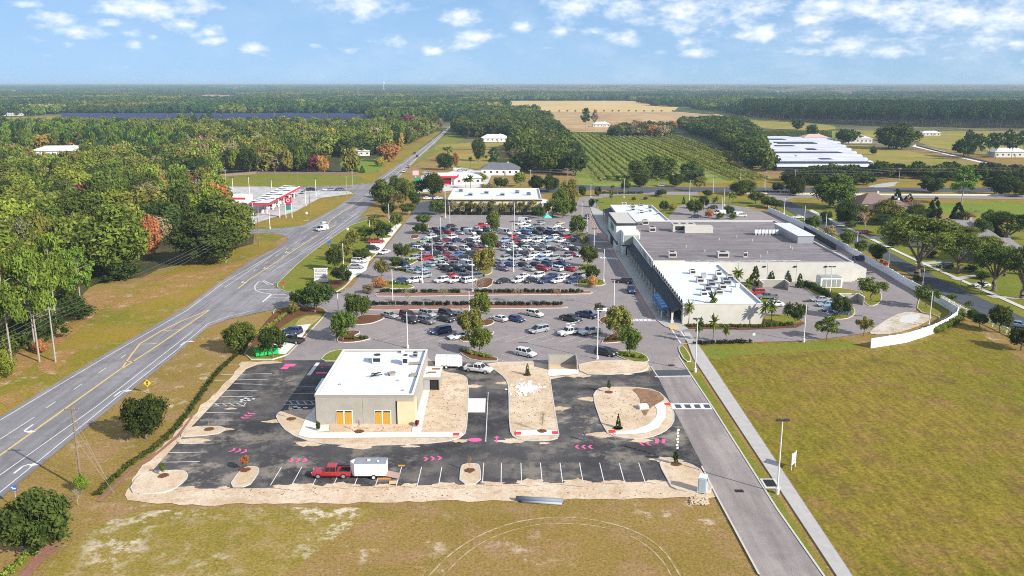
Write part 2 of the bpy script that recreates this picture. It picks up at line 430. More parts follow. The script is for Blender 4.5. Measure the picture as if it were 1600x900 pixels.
class Lines:
    """painted strips lying on a surface"""
    def __init__(s, z): s.mb = MB(); s.z = z
    def seg(s, a, b, w=.15):
        a, b = Vector(a[:2]), Vector(b[:2]); d = b - a
        if d.length < .01: return
        d.normalize(); n_ = Vector((-d.y, d.x)) * w / 2
        s.mb.add([(*(a - n_), s.z), (*(b - n_), s.z), (*(b + n_), s.z), (*(a + n_), s.z)], [(0, 1, 2, 3)])
    def px(s, pts, w=.15):
        g = [G(*p) for p in pts]
        s.path([tuple(p[:2]) for p in g], w)
    def path(s, pts, w=.15):
        P = [Vector(p) for p in pts]; Lf, Rt = [], []
        for i, p in enumerate(P):
            d = (P[min(i + 1, len(P) - 1)] - P[max(i - 1, 0)]); d.normalize(); n_ = Vector((-d.y, d.x)) * w / 2
            Lf.append(p + n_); Rt.append(p - n_)
        n = len(P)
        s.mb.add([(*p, s.z) for p in Rt] + [(*p, s.z) for p in Lf], [(i, i + 1, n + i + 1, n + i) for i in range(n - 1)])
    def dash(s, a, b, on, off, w=.15):
        a, b = Vector(a[:2]), Vector(b[:2]); T = (b - a).length; d = (b - a) / T; t = 0
        while t < T:
            s.seg(a + d * t, a + d * min(T, t + on), w); t += on + off
    def poly(s, pts): s.mb.add([(p[0], p[1], s.z) for p in pts], [tuple(range(len(pts)))])
    def build(s, name, m, parent=None):
        o = s.mb.build(name, m, parent, tri=True)
        if parent is None: o['kind'] = 'structure'
        return o
def arrow(L_, c, ang, s=1.0, turn=0):
    """painted lane arrow, optionally hooked to one side"""
    ca, sa = math.cos(ang), math.sin(ang)
    T = lambda x, y: (c[0] + (x * ca - y * sa) * s, c[1] + (x * sa + y * ca) * s)
    if not turn:
        L_.poly([T(-1.6, -.14), T(.5, -.14), T(.5, .14), T(-1.6, .14)]); L_.poly([T(.5, -.55), T(1.6, 0), T(.5, .55)])
    else:
        k = turn
        pts = [(-1.7, -.12), (.2, -.12), (.7, .25 * 1), (.7, .7)]; o_ = [(.42, .7), (.42, .35), (.1, .14), (-1.7, .14)]
        q = [T(x, y * k) for x, y in pts + o_]
        L_.poly(q if k > 0 else q[::-1])
        h = [T(.05, .7 * k), T(1.07, .7 * k), T(.56, 1.6 * k)]
        L_.poly(h if k > 0 else h[::-1])
HAZE = 0.000095

# ------------------------------------------------------------------ ground, fields
def rect(name, x0, y0, x1, y1, z, m):
    return sheet(name, None, z, m, world_pts=[(x0, y0), (x1, y0), (x1, y1), (x0, y1)])
rect('ground', -26000, -3000, 26000, 52000, 0.0, M_far)
rect('near_field_ground', -420, -120, 480, 760, .05, M_turf)
GZ = .05
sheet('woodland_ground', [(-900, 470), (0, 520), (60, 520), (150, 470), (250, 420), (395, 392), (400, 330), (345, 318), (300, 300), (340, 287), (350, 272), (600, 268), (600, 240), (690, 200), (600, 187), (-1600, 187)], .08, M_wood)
sheet('highway_verge_grass', [(-500, 830), (0, 652), (250, 503), (395, 400), (470, 353), (560, 305), (640, 245), (690, 205), (650, 212), (600, 240), (590, 270), (340, 287), (300, 305), (395, 335), (400, 380), (240, 425), (140, 480), (60, 548), (0, 570), (-500, 640)], .10, M_verge)
sheet('pine_straw_ground', [(150, 440), (250, 432), (330, 420), (410, 400), (380, 415), (330, 440), (250, 455), (170, 470), (120, 520), (60, 565), (0, 610), (-60, 620), (-60, 560), (0, 560), (60, 545), (100, 510), (120, 470)], .12, M_straw, 2)
for i_, q_ in enumerate((((170, 470), (240, 452), (330, 432), (350, 436), (260, 462), (180, 485)), ((55, 575), (95, 545), (120, 550), (80, 590)), ((0, 625), (40, 600), (60, 605), (15, 640)))): sheet('pine_straw_ground', None, .125 + .002 * i_, M_straw, world_pts=jag(q_, .7, 2.5, i_))
sheet('lawn', [(1072, 536), (1175, 536), (1256, 535), (1315, 529), (1362, 545), (1430, 530), (1500, 500), (1560, 540), (1620, 575), (2200, 900), (2400, 1100), (1460, 1100), (1330, 896)], .09, M_lawn)
sheet('lawn', [(1085, 541), (1175, 539), (1256, 537), (1330, 532), (1352, 545), (1250, 552), (1150, 556), (1110, 566)], .11, M_green, 1)
sheet('grass_verge', [(1060, 556), (1075, 556), (1345, 980), (1330, 1020)], .10, M_green)
sheet('residential_lawn', [(1205, 325), (1260, 318), (1620, 322), (1900, 330), (2400, 700), (1640, 560), (1500, 480), (1392, 412), (1240, 350)], .09, M_green)
sheet('pasture', [(1380, 322), (1620, 314), (1620, 350), (1500, 352), (1400, 340)], .12, M_green2, 2)
sheet('brown_field_patch', [(1390, 330), (1600, 345), (1620, 352), (1480, 352), (1400, 345)], .13, M_straw, 2)
sheet('pasture', [(1270, 232), (1330, 224), (1420, 236), (1480, 250), (1560, 262), (1500, 266), (1410, 262), (1330, 254)], .12, M_meadow, 1)
sheet('pasture', [(1420, 205), (1640, 205), (1640, 245), (1560, 246), (1430, 226)], .14, M_meadow, 1)
sheet('meadow', [(1130, 184), (1180, 183), (1300, 195), (1310, 203), (1240, 204), (1150, 197)], .12, M_meadow, 1)
sheet('meadow', [(1310, 203), (1440, 205), (1430, 215), (1320, 214)], .16, M_meadow)
sheet('grass_field', [(344, 274), (450, 272), (560, 274), (572, 282), (548, 290), (343, 290), (320, 288)], .12, M_green, 1)
sheet('grass_field', [(528, 252), (560, 248), (605, 250), (600, 262), (580, 272), (540, 272)], .12, M_green2, 1)
sheet('grass_field', [(392, 351), (420, 342), (450, 330), (520, 305), (556, 300), (548, 312), (500, 334), (470, 352), (430, 358), (396, 358)], .12, M_verge)
sheet('grass_field', [(700, 236), (795, 234), (800, 262), (730, 264), (695, 262)], .12, M_meadow, 1)
sheet('ploughed_strip', [(708, 236), (790, 235), (792, 240), (706, 241)], .16, M_straw)
sheet('grass_field', [(690, 224), (830, 222), (826, 232), (700, 234), (672, 234)], .12, M_meadow, 1)
sheet('road_verge_grass', [(690, 205), (705, 205), (735, 212), (690, 235), (640, 262), (600, 300), (585, 318), (565, 338), (590, 345), (540, 380), (500, 420), (455, 455), (428, 446), (500, 380), (560, 335), (640, 262), (700, 208)], .10, M_green)
sheet('vineyard_ground', [(868, 206), (1062, 216), (1068, 250), (1110, 225), (1160, 285), (960, 292), (905, 290)], .13, ground_mat('orchard_grass', ((.16, .22, .03), (.24, .26, .05), (.30, .28, .09)), .02, .08, .6))
sheet('rear_grass', [(905, 312), (960, 304), (1085, 306), (1180, 312), (1200, 326), (1160, 322), (1120, 316), (1060, 345), (960, 345), (930, 330)], .10, M_green)
sheet('rear_verge', [(850, 284), (1700, 282), (1700, 322), (1200, 318), (850, 306)], .09, M_verge)
sheet('hay_field', [(770, 158), (990, 158), (1060, 168), (1050, 176), (800, 176)], .3, M_hay)
sheet('bare_earth_field', [(800, 175), (1060, 175), (1165, 184), (1120, 195), (1030, 192), (1000, 208), (870, 206), (850, 190)], .35, M_earth)
FARF = []
rff = random.Random(31)
for i in range(26):
    fx = rff.uniform(-20, 1600); fy = rff.uniform(133.5, 158); fw = rff.uniform(25, 90) * (1.3 if fy < 142 else 1); fh = (fy - 129) * rff.uniform(.05, .11)
    if 740 < fx < 1080 and fy > 150: continue
    q_ = [(fx - fw / 2, fy), (fx + fw / 2, fy + rff.uniform(-.2, .2)), (fx + fw * .45, fy + fh), (fx - fw * .5, fy + fh)]; FARF.append(q_)
    sheet('far_field', q_, .3 + .01 * i, (M_hay, M_meadow, M_earth)[i % 3])
sheet('far_field', [(320, 150), (400, 150), (395, 154), (325, 154)], .3, M_hay)
sheet('far_field', [(330, 141), (420, 141), (420, 142.5), (330, 143)], .3, M_hay)
sheet('far_field', [(-60, 185), (90, 182), (92, 187), (-60, 188)], .3, M_meadow)
sheet('far_field', [(1030, 157.5), (1180, 153), (1190, 155), (1040, 160)], .3, M_meadow)
sheet('far_field', [(1180, 146), (1400, 150), (1400, 151.5), (1180, 148)], .3, M_earth)

M_fore = ground_mat('forecourt_concrete', ((.48, .47, .46), (.55, .53, .51), (.36, .35, .35)), .05, .2, 4, fine_amt=.08, stripe=(.4, .1, 1))
# ------------------------------------------------------------------ highway
hw_left = [(-220, 805), (0, 652), (157, 558), (292, 480), (349, 438), (392, 408), (447, 380), (452, 376), (447, 370), (425, 364), (395, 366), (345, 368), (345, 360), (395, 359), (440, 357), (470, 353), (505, 336), (545, 312), (556, 304), (545, 298), (415, 299), (343, 296), (343, 291), (415, 293), (548, 290), (565, 288), (580, 287), (640, 245), (675, 220), (702, 198)]
hw_right = [(705.5, 198), (680, 225), (652, 249), (620, 280), (588, 312), (560, 341), (585, 340), (562, 345), (500, 385), (440, 436), (427, 447), (445, 456), (480, 459), (520, 459), (535, 456), (560, 470), (512, 492), (503, 482), (479, 480), (447, 481), (400, 490), (355, 500), (326, 511), (271, 558), (200, 616), (0, 781), (-160, 915)]
highway = sheet('highway', hw_left + hw_right, .15, M_road)
Z1 = .17
yl = Lines(Z1)
yl.px([(-100, 780), (0, 713), (191, 576)], .35); yl.px([(191, 576), (205, 556), (219, 538), (252, 518), (285, 502), (327, 485)], .35); yl.px([(191, 577), (240, 545), (290, 511), (328, 485)], .35)
yl.px([(197, 566), (210, 566)], .35); yl.px([(219, 539), (245, 538)], .35); yl.px([(254, 518), (281, 516)], .35)
yl.px([(372, 452), (389, 438), (496, 368)], .35)
yl.px([(507, 360), (516, 345), (577, 304)], .35); yl.px([(508, 361), (525, 352)], .35); yl.px([(600, 287), (640, 257), (703, 199)], .4)
yl.build('yellow_road_line', M_yellow, highway)
wl = Lines(Z1)
wl.px([(-100, 716), (0, 658), (157, 564), (292, 486), (349, 443), (447, 386)], .18)
wl.px([(0, 688), (54, 653)], .18)
wl.dash(G(72, 639), G(197, 555), 3.2, 6.5, .18)
wl.px([(0, 744), (150, 637), (301, 519)], .18)
wl.px([(-60, 825), (0, 771), (200, 608), (271, 552), (326, 506), (358, 495), (400, 485)], .18)
wl.px([(351, 450), (372, 436), (425, 400)], .15)
wl.dash(G(395, 425), G(560, 315), 3, 9, .18); wl.dash(G(440, 402), G(545, 335), 3, 9, .18)
wl.px([(470, 395), (505, 372), (556, 335)], .15); wl.px([(425, 425), (500, 380), (560, 338)], .15)
wl.px([(395, 361), (440, 359), (470, 356), (505, 339), (545, 316)], .15); wl.px([(395, 363.5), (440, 366), (470, 366), (505, 346)], .15)
wl.px([(590, 285), (640, 249), (701, 200)], .3); wl.px([(600, 300), (652, 247), (704, 200)], .3); wl.dash(G(570, 305), G(690, 212), 3, 9, .2)
wl.px([(427, 446), (412, 439), (404, 441), (398, 448), (399, 454), (408, 458), (430, 461), (447, 461)], .3)
wl.px([(404, 453), (440, 454)], .3); wl.px([(410, 473), (425, 460)], .5); wl.px([(413, 471), (447, 472)], .3); wl.px([(420, 465.5), (452, 465.5)], .2); wl.px([(410, 440), (420, 446)], .3)
wl.px([(380, 456), (440, 440), (470, 415)], .12)
wl.build('white_road_line', M_white, highway)
ar = Lines(Z1 + .005)
hd = math.atan2(*(G(200, 570) - G(0, 713))[:2][::-1])
for p, tn, fl in (((40, 673), 1, 1), ((35, 731), -1, 0), ((187, 614), -1, 0), ((288, 536), -1, 0), ((378, 442), 1, 1), ((412, 420), 1, 1), ((481, 345), -1, 1), ((512, 372), -1, 0), ((446, 395), 1, 1)):
    g = G(*p); arrow(ar, g, hd + (math.pi if fl else 0), 1.35 if p[1] > 500 else 1.1, tn)
ar.build('lane_arrow', M_white, highway)

# ------------------------------------------------------------------ car park and access road
parking = sheet('parking_lot', [(443, 562), (468, 536), (504, 500), (512, 489), (520, 475), (540, 452), (549, 449), (564, 430), (593, 398), (619, 366), (640, 339.5), (646, 335.5), (880, 335.5), (896, 330), (905, 309), (925, 306), (960, 301), (1090, 300), (1090, 306), (1010, 304), (960, 306), (927, 312), (945, 340), (990, 400), (1050, 490), (1075, 520), (1062, 558), (1017, 573), (1000, 569), (443, 569)], .16, M_oldasph)
access = sheet('access_road', [(1017, 572.5), (1062, 558), (1083, 592), (1111, 634), (1214, 797), (1286, 900), (1440, 1130), (1310, 1140), (1186, 900), (1121, 779), (1060, 660)], .17, M_access)
rearroad = sheet('rear_road', [(780, 300), (900, 289), (975, 293), (1600, 294), (1900, 296), (1900, 301), (1600, 300), (1085, 300), (1040, 299), (1010, 302), (985, 300), (960, 297), (900, 298), (780, 309)], .18, M_darkasph)
sheet('subdivision_road', [(1200, 303), (1300, 302), (1600, 306), (1900, 312), (1900, 318), (1600, 312), (1300, 309), (1240, 310), (1228, 314), (1215, 318), (1200, 312)], .19, M_oldasph)
sheet('residential_street', [(1215, 312), (1235, 316), (1262, 330), (1330, 365), (1407, 404), (1472, 439), (1540, 470), (1620, 506), (1800, 590), (1760, 610), (1620, 532), (1540, 494), (1465, 457), (1390, 409), (1310, 370), (1240, 335), (1210, 318)], .18, M_darkasph)
sheet('residential_sidewalk', [(1268, 328), (1430, 405), (1600, 480), (1800, 565), (1800, 571), (1600, 484.5), (1428, 407.2), (1264, 330)], .20, M_conc)
for i, (a, b) in enumerate((((1428, 412), (1470, 412)), ((1484, 435), (1522, 434)), ((1540, 462), (1600, 470)), ((1352, 372), (1400, 368)), ((1300, 350), (1350, 346)))):
    sheet('driveway', [(a[0], a[1]), (b[0], b[1] - 4), (b[0] + 6, b[1] - 1), (a[0] + 10, a[1] + 4)], .19, M_walk)
loop = sheet('service_drive', [(1062, 515), (1077, 537), (1175, 535.5), (1256, 534), (1315, 527), (1365, 519), (1402, 502), (1430, 487), (1436, 475), (1430, 460), (1402, 437), (1357, 411), (1315, 388), (1240, 352), (1198, 333), (1150, 322), (1105, 315), (1060, 322), (1040, 345), (1062, 480)], .165, M_oldasph)
sheet('sand_patch', [(1358, 519), (1385, 500), (1410, 488), (1432, 489), (1458, 495), (1450, 503), (1430, 513), (1395, 523), (1362, 524)], .17, ground_mat('rough_sand', ((.52, .44, .34), (.64, .58, .50), (.34, .27, .12)), .15, .35, 3), 1)
sheet('concrete_patch', [(1406, 499), (1418, 491), (1440, 492), (1434, 501), (1420, 507), (1404, 506)], .175, M_conc, 1)
sheet('station_forecourt', [(343, 292), (415, 292), (450, 295), (480, 297), (545, 299), (552, 303), (500, 310), (460, 332), (425, 341), (395, 351), (392, 340), (330, 300)], .19, M_fore, label='pale concrete forecourt of the fuel station')
sheet('station_drive', [(650, 290), (720, 262), (770, 270), (760, 292), (690, 300), (640, 302)], .17, M_conc)
sheet('parking_strip', [(640, 336), (652, 318), (690, 310), (704, 312), (690, 336)], .18, M_darkasph)

kw = dict(parent=None)
# sidewalk, kerbs along the access road
wk = island('sidewalk', None, M_walk, w=[tuple(G(*p)[:2]) for p in ((1068, 520), (1078, 521), (1100, 552), (1355, 936), (1330, 936), (1083, 560))], h=.22, kerb=.02)
kb = Lines(.24)
kb.px([(1060, 557), (1083, 592), (1111, 634), (1214, 797), (1286, 900), (1330, 962)], .28); kb.px([(1186, 900), (1121, 779), (1096, 730)], .25)
kb.px([(1017, 574), (1029, 592)], .25); kb.build('kerb', M_curb)
sheet('store_sidewalk', [(1066, 509), (1075, 515), (1062, 520), (1040, 512), (1027, 502), (965, 402), (955, 384), (952, 372), (940, 360), (925, 333), (921, 322), (947, 334), (985, 395), (1045, 470)], .30, ground_mat('store_walk', ((.42, .44, .41), (.47, .48, .44), (.36, .38, .36)), .1, .4, 3, fine_amt=.1))
sheet('brick_fire_lane', [(1040, 512), (1027, 502), (965, 402), (952, 378), (934, 358), (922, 333), (918, 333), (929, 360), (946, 380), (958, 402), (1016, 500)], .18, mat('fire_lane_pavers', (.40, .27, .24), .9, (.34, .24, .22), 2))
fl = Lines(.31)
fl.px([(1040, 512), (1027, 502), (965, 402), (952, 378), (934, 358), (922, 333)], .22)
fl.build('kerb', M_curb)
sheet('corner_ramp', [(1043, 509), (1058, 510), (1063, 516), (1048, 517)], .31, mat('ramp_yellow', (.72, .48, .22), .9, (.6, .42, .22), 2))
# zebra crossings
zc = Lines(.19)
def zebra(p0, p1, n, depth_px):
    (xa, ya), (xb, yb) = p0, p1
    zc.px([p0, p1], .3); zc.px([(xa + depth_px * .6, ya + depth_px), (xb + depth_px * .6, yb + depth_px)], .3)
    for i in range(n):
        t = (i + .5) / n; x = xa + (xb - xa) * t; y = ya + (yb - ya) * t
        zc.px([(x, y), (x + depth_px * .6, y + depth_px)], .9)
zebra((984, 499.5), (1024, 499.5), 6, 3.6)
zebra((926, 377), (950, 378), 7, 1.6); zebra((932, 388), (960, 389), 7, 2); zebra((937, 402), (964, 404), 7, 2.5)
zc.px([(1049, 515), (1064, 538)], .35); zc.px([(1060, 513), (1077, 538)], .35)
for i in range(6): zc.px([(1051 + i * 2.6, 518 + i * 4), (1061 + i * 2.7, 518 + i * 4)], .18)
# crosswalk on access road with grey squares
zc.poly([tuple(G(*p)[:2]) for p in ((1050, 641), (1115.5, 641), (1110, 631.5), (1045, 631.5))])
zc.px([(1139, 806.5), (1150, 807)], .05)
zc.build('crosswalk', M_white)
sq = Lines(.195)
for x in (1052.5, 1067.5, 1082.5, 1097.5):
    sq.poly([tuple(G(*p)[:2]) for p in ((x + 4, 639), (x + 13, 639), (x + 10, 633.5), (x + 1, 633.5))])
sq.build('crosswalk_square', M_darkasph)
sheet('crosswalk_square', [(1017, 580), (1074, 579), (1080, 588), (1023, 589)], .185, M_darkasph, label='dark asphalt patch strip across the access road')
sheet('kerb_strip', [(1023, 589), (1080, 588), (1080.5, 589.5), (1024, 590.5)], .187, M_conc)
for i, (x, y) in enumerate(((1155, 769), (1049, 572))):
    g = G(x, y); o = tag(MB(), 0) if False else None
    mb = MB(); mb.box((g.x, g.y, .2), (1.2, .8, .04)); o = mb.build('storm_drain', M_black)
    tag(o, ['black storm drain grate in the access road opposite the double-headed lamp', 'black storm drain grate just above the dark asphalt strip'][i], 'drain', 'storm drains in the access road')
mb = MB(); g = G(1203, 758)
mb.box((g.x, g.y, .26), (2.2, 3.0, .1), mi=1); mb.box((g.x, g.y, .33), (1.5, 2.2, .06))
tag(mb.build('drain_inlet', [M_black, M_conc]), 'concrete kerb inlet with dark grate beside the sidewalk lamp post', 'drain')

# ------------------------------------------------------------------ building site
site = sheet('building_site_sand', None, .12, M_sandy, world_pts=jag([(196, 783), (206, 750), (225, 728), (300, 650), (360, 590), (378, 566), (1014, 563), (1030, 592), (1096, 730), (1122, 779), (900, 782), (600, 786), (300, 790)], .4, 1.6))
newlot = sheet('new_parking_lot', [(262, 765.5), (237, 739), (301, 667), (385, 578), (402, 571), (440, 568), (443, 564), (525, 564), (665, 564), (765, 568), (860, 594), (904, 586), (955, 587), (1003, 583), (1017, 580), (1029, 592), (1060, 655), (1099, 732), (1050, 753), (1040, 753.5), (700, 759), (400, 764)], .18, M_newasph)
island('site_island', [(200, 771), (215, 745), (237, 738), (252, 738), (284, 736), (295, 742), (292, 752), (268, 770), (230, 774)], M_sandy, 1, .30)
island('site_island', [(280, 684), (296, 668), (344, 668), (353, 671), (348, 677), (336, 681), (290, 685)], M_sandy, 1, .30)
island('site_island', [(356, 763.5), (373, 739), (385, 731), (402, 731), (406, 736), (402, 746), (388, 763.5)], M_sandy, 1, .30)
island('site_island', [(717.5, 759), (719, 733), (724, 727), (745, 726), (751, 731), (752, 758)], M_sandy, 1, .30)
island('site_island', [(1044, 755), (1029, 727), (1034, 722), (1050, 721), (1078, 726), (1098, 738), (1118, 772), (1080, 772), (1050, 765)], M_sandy, 1, .30)
bisl = island('building_island', [(431, 656), (433, 647), (446, 643), (500, 642), (522, 590), (540, 556), (664, 556), (690, 583), (722, 586), (733, 596), (731, 664), (726, 684), (693, 694), (600, 698), (540, 697), (489, 694), (450, 680)], M_sandy, 1, .30)
island('drive_island', [(757, 568), (770, 578), (789, 592), (794.5, 606), (795, 673), (803, 687), (822, 691), (858, 691), (875, 686), (871, 665), (860, 595), (857, 566)], M_sandy, 1, .30)
risl = island('drive_island', [(925, 622), (932, 610), (945, 606.5), (991, 606.5), (1027, 611), (1047, 630), (1056, 654), (1047, 671), (1026, 683), (1000, 688), (965, 686), (944, 677)], M_sandy, 1, .30)
island('site_island', [(904, 566), (1010, 564), (1015, 576), (1000, 584), (955, 587), (906, 586)], M_sandy, 1, .30)
bc = .335
def slab(name, px, z, m, parent=None, smooth=0, label=None): return sheet(name, px, z, m, smooth, parent, label=label)
slab('site_sidewalk', [(466, 683), (489, 678.5), (722, 677.5), (724, 684), (700, 686), (484, 687.5)], bc, M_concw)
slab('site_sidewalk', [(466, 683), (478, 655), (492, 640), (494, 668), (514, 666), (514, 676), (489, 679), (484, 687)], bc + .004, M_concw)
slab('site_sidewalk', [(643, 678), (655, 624), (668, 590), (676, 590), (669, 624), (658, 678)], bc + .008, M_concw)
slab('site_sidewalk', [(806, 675.5), (870, 674.5), (872, 683), (806, 684)], bc, M_concw)
slab('site_sidewalk', [(955, 677), (991, 675), (1014, 665), (1025, 654), (1027, 643), (1020, 632), (1042, 631), (1040, 641), (1040, 655), (1029, 671), (1008, 680), (962, 682)], bc, M_concw, smooth=0)
for p in ((957, 677), (1043, 634), (809.5, 680), (867.5, 679), (713, 681.5)):
    g = G(*p); mb = MB(); mb.box((g.x, g.y, bc + .03), (1.0, 1.1, .04)); mb.build('tactile_pad', M_redpad)['kind'] = 'structure'
sheet('brown_dirt_patch', [(984, 608), (1025, 612), (1040, 625), (1030, 632), (1015, 640), (1008, 655), (1001, 640), (1000, 622)], bc + .002, ground_mat('brown_dirt', ((.30, .16, .09), (.22, .13, .08), (.40, .26, .16)), .3, .9, 4, fine_amt=.3), 1)
slab('concrete_pad', [(731, 624), (759, 624), (758, 646), (730, 646)], .2, M_concw)
slab('concrete_pad', [(856, 588), (857, 579), (904, 579), (904, 587), (860, 590)], .31, M_concw)
slab('centre_line', [(762.5, 614), (763.3, 614), (759.7, 692), (758.3, 692)], .2, M_white, newlot)
ln = Lines(.2)
for a, b in (((345, 587), (425, 585)), ((332, 596), (418, 594)), ((366, 601), (410, 602)), ((352, 612), (402, 612)), ((346, 621), (395, 621)), ((335, 632), (386, 631)), ((330, 636), (384, 636)), ((322, 646), (375, 647)), ((312, 658), (365, 658)), ((278, 695), (335, 694)), ((264, 709), (323, 708)), ((254, 724), (312, 723)),
             ((464, 606), (500, 606)), ((457, 616), (494, 616)), ((448, 628), (492, 628)), ((444, 634), (492, 633.5))):
    ln.px([a, b], .16)
for (x0, x1) in ((334, 346), (346, 358), (358, 370), (370, 383)): ln.px([(x0, 631.5), (x1 - 3, 636)], .14)
for x in (452, 463, 474, 485): ln.px([(x, 628), (x + 6, 634)], .14)
ln.px([(384, 631), (380, 637)], .14)
for xb in (422.5, 455.6, 488.4, 521, 553.7, 586.8, 619.4, 652, 685.3): ln.px([(xb, 760.5), (xb + (792 - xb) * .0475, 731.5)], .13)
for xb in (754, 783, 815, 847, 879, 911, 944, 976, 1008): ln.px([(xb, 755.5), (xb + (792 - xb) * .047, 725)], .13)
for i in range(0): pass
ln.px([(482, 588), (497, 568)], .8)
ln.build('stall_line', M_white, newlot)
pk = Lines(.205)
def chev(px, py, n, ang, s=.78, step=1.35):
    g = G(px, py); ca, sa = math.cos(ang), math.sin(ang)
    for i in range(n):
        ox = (i - (n - 1) / 2) * step * s
        T = lambda x, y: (g.x + ((x + ox) * ca - y * sa * 1.0), g.y + ((x + ox) * sa + y * ca))
        pk.poly([T(-.5 * s, -.95 * s), T(0, -.95 * s), T(.55 * s, 0), T(0, 0)]); pk.poly([T(0, 0), T(.55 * s, 0), T(0, .95 * s), T(-.5 * s, .95 * s)])
chev(387, 651, 3, math.radians(-105)); chev(373, 706, 3, math.radians(-15)); chev(466, 721, 3, 0); chev(676, 718, 3, math.radians(10)); chev(912, 700, 3, math.pi); chev(1008, 695, 2, math.pi)
g = G(1030, 691); pk.poly([(g.x - .9, g.y - .9), (g.x - .3, g.y - .9), (g.x + .1, g.y + .9), (g.x - .5, g.y + .9)]); pk.poly([(g.x + .2, g.y - .9), (g.x + .8, g.y - .9), (g.x + 1.2, g.y + .9), (g.x + .6, g.y + .9)])
g = G(776, 688); arrow(pk, g, math.pi / 2, .9)
g = G(742, 689); pk.poly([(g.x + 1.15 * math.cos(t), g.y + .8 * math.sin(t)) for t in [i * math.pi / 8 for i in range(16)]])
g = G(450, 574); pk.poly([(g.x - 1.0, g.y + 0), (g.x + 1.2, g.y + 0), (g.x + 1.4, g.y + 1.7), (g.x - .9, g.y + 1.7)]); pk.poly([(g.x - 1.2, g.y - 1.6), (g.x + .3, g.y - 1.6), (g.x + .3, g.y - .1), (g.x - .9, g.y - .1)])
g = G(503, 584); pk.poly([(g.x - 1.2, g.y - .5), (g.x + 1.0, g.y - .5), (g.x + 1.0, g.y + .5), (g.x - 1.2, g.y + .5)])
g = G(508, 575); arrow(pk, g, math.pi, .8)
pk.build('pink_marking', M_pink, newlot)
hc = Lines(.207)
for p, s in (((462, 640), 1.0), ((384, 626), .8)):
    g = G(*p)
    for k in range(9):
        a = k * 2.399; r = .25 * k * s * .55
        hc.poly([(g.x + 1.6 * r * math.cos(a) + .5 * s * math.cos(t), g.y + r * math.sin(a) * 1.2 + .42 * s * math.sin(t)) for t in (0, 1.2, 2.5, 3.6, 5)])
hc.build('white_paint_splash', M_white, newlot)
rsp = random.Random(12)
for i, (sx0, sy0) in enumerate(((290, 765), (350, 764), (440, 762), (470, 762), (530, 761), (600, 761), (640, 760), (700, 760), (770, 757), (830, 756), (900, 756), (960, 755), (1020, 754), (360, 640), (480, 695), (560, 699), (640, 699), (720, 690), (800, 690), (850, 694), (940, 680), (1000, 690), (740, 640), (735, 605), (790, 600), (870, 640), (925, 625), (430, 660), (345, 672), (300, 690), (1040, 720), (900, 588), (980, 586))):
    g = G(sx0, sy0); ra = rsp.uniform(.5, 1.4)
    sheet('sand_spill', None, .186 + .0004 * i, M_sandy, world_pts=[(g.x + ra * 2.2 * math.cos(t) * rsp.uniform(.5, 1.2), g.y + ra * math.sin(t) * rsp.uniform(.5, 1.1)) for t in [k * math.pi / 9 for k in range(18)]], parent=newlot)
# tyre tracks in the turf
tt = Lines(.075)
def arc(pts, w):
    P = [Vector(G(*p)[:2]) for p in pts]
    for _ in range(3):
        Q = [P[0]]
        for a, b in zip(P, P[1:]): Q += [a * .75 + b * .25, a * .25 + b * .75]
        P = Q + [P[-1]]
    tt.path([tuple(p) for p in P], w)
arc([(668, 903), (700, 868), (745, 838), (800, 817), (850, 809), (905, 809), (960, 819), (1005, 836), (1040, 862), (1064, 903)], .26)
arc([(690, 903), (725, 866), (770, 838), (830, 821), (870, 818), (920, 820), (960, 829)], .18)
arc([(985, 838), (1015, 856), (1038, 880), (1050, 903)], .2)
tt.build('tyre_track', mat('bare_track_sand', (.50, .40, .26), .95, (.31, .22, .07), .9, lo=.42, hi=.58))
sheet('sandy_turf', [(60, 900), (110, 850), (190, 800), (330, 795), (560, 792), (600, 800), (520, 840), (440, 905), (300, 960), (60, 960)], .07, ground_mat('sandy_turf_ground', ((.30, .22, .05), (.24, .19, .03), (.38, .26, .12)), .06, .3, 2.8, speck=(.66, .57, .44), speck_amt=1.0, speck_scale=.33, speck_lo=.50, fine_amt=.45), 2)
sheet('bare_sand_patch', [(1078, 778), (1100, 780), (1105, 785), (1090, 792), (1076, 788)], .13, M_sandy, 1)

ck = Lines(.178); rk = random.Random(8)
def crack(pts, w=.07):
    P = []
    for a, b in zip(pts, pts[1:]):
        for j in range(8): t = j / 8; g_ = G(a[0] + (b[0] - a[0]) * t, a[1] + (b[1] - a[1]) * t); P.append((g_.x + rk.uniform(-.14, .14), g_.y + rk.uniform(-.25, .25)))
    ck.path(P, w)
for c_ in (((1158, 790), (1185, 830), (1215, 872), (1245, 905)), ((1108, 690), (1130, 735), (1140, 765)), ((1085, 655), (1100, 690)), ((1170, 800), (1200, 806)), ((1050, 600), (1062, 640)), ((1015, 545), (1040, 610)), ((985, 520), (1010, 560)), ((1188, 770), (1230, 790)),
           ((560, 545), (640, 552)), ((700, 545), (790, 540)), ((560, 470), (700, 468)), ((720, 469), (900, 468)), ((960, 430), (985, 490)), ((820, 540), (930, 545)), ((500, 530), (540, 500)), ((480, 555), (520, 530))): crack(c_)
ck.build('crack_seal', mat('crack_seal', (.42, .39, .37), .9, (.22, .2, .2), 1.5))
rc_ = Lines(.158)
for a, b, w_ in (((130, 640), (60, 700), .5), ((330, 470), (250, 530), .45), ((480, 350), (420, 400), .5), ((540, 330), (470, 380), 1.6), ((575, 312), (545, 333), 1.4)): rc_.px([a, b], w_)
rc_.build('tar_patch', mat('tar_patch', (.15, .145, .15), .9, (.22, .21, .22), .8), highway)

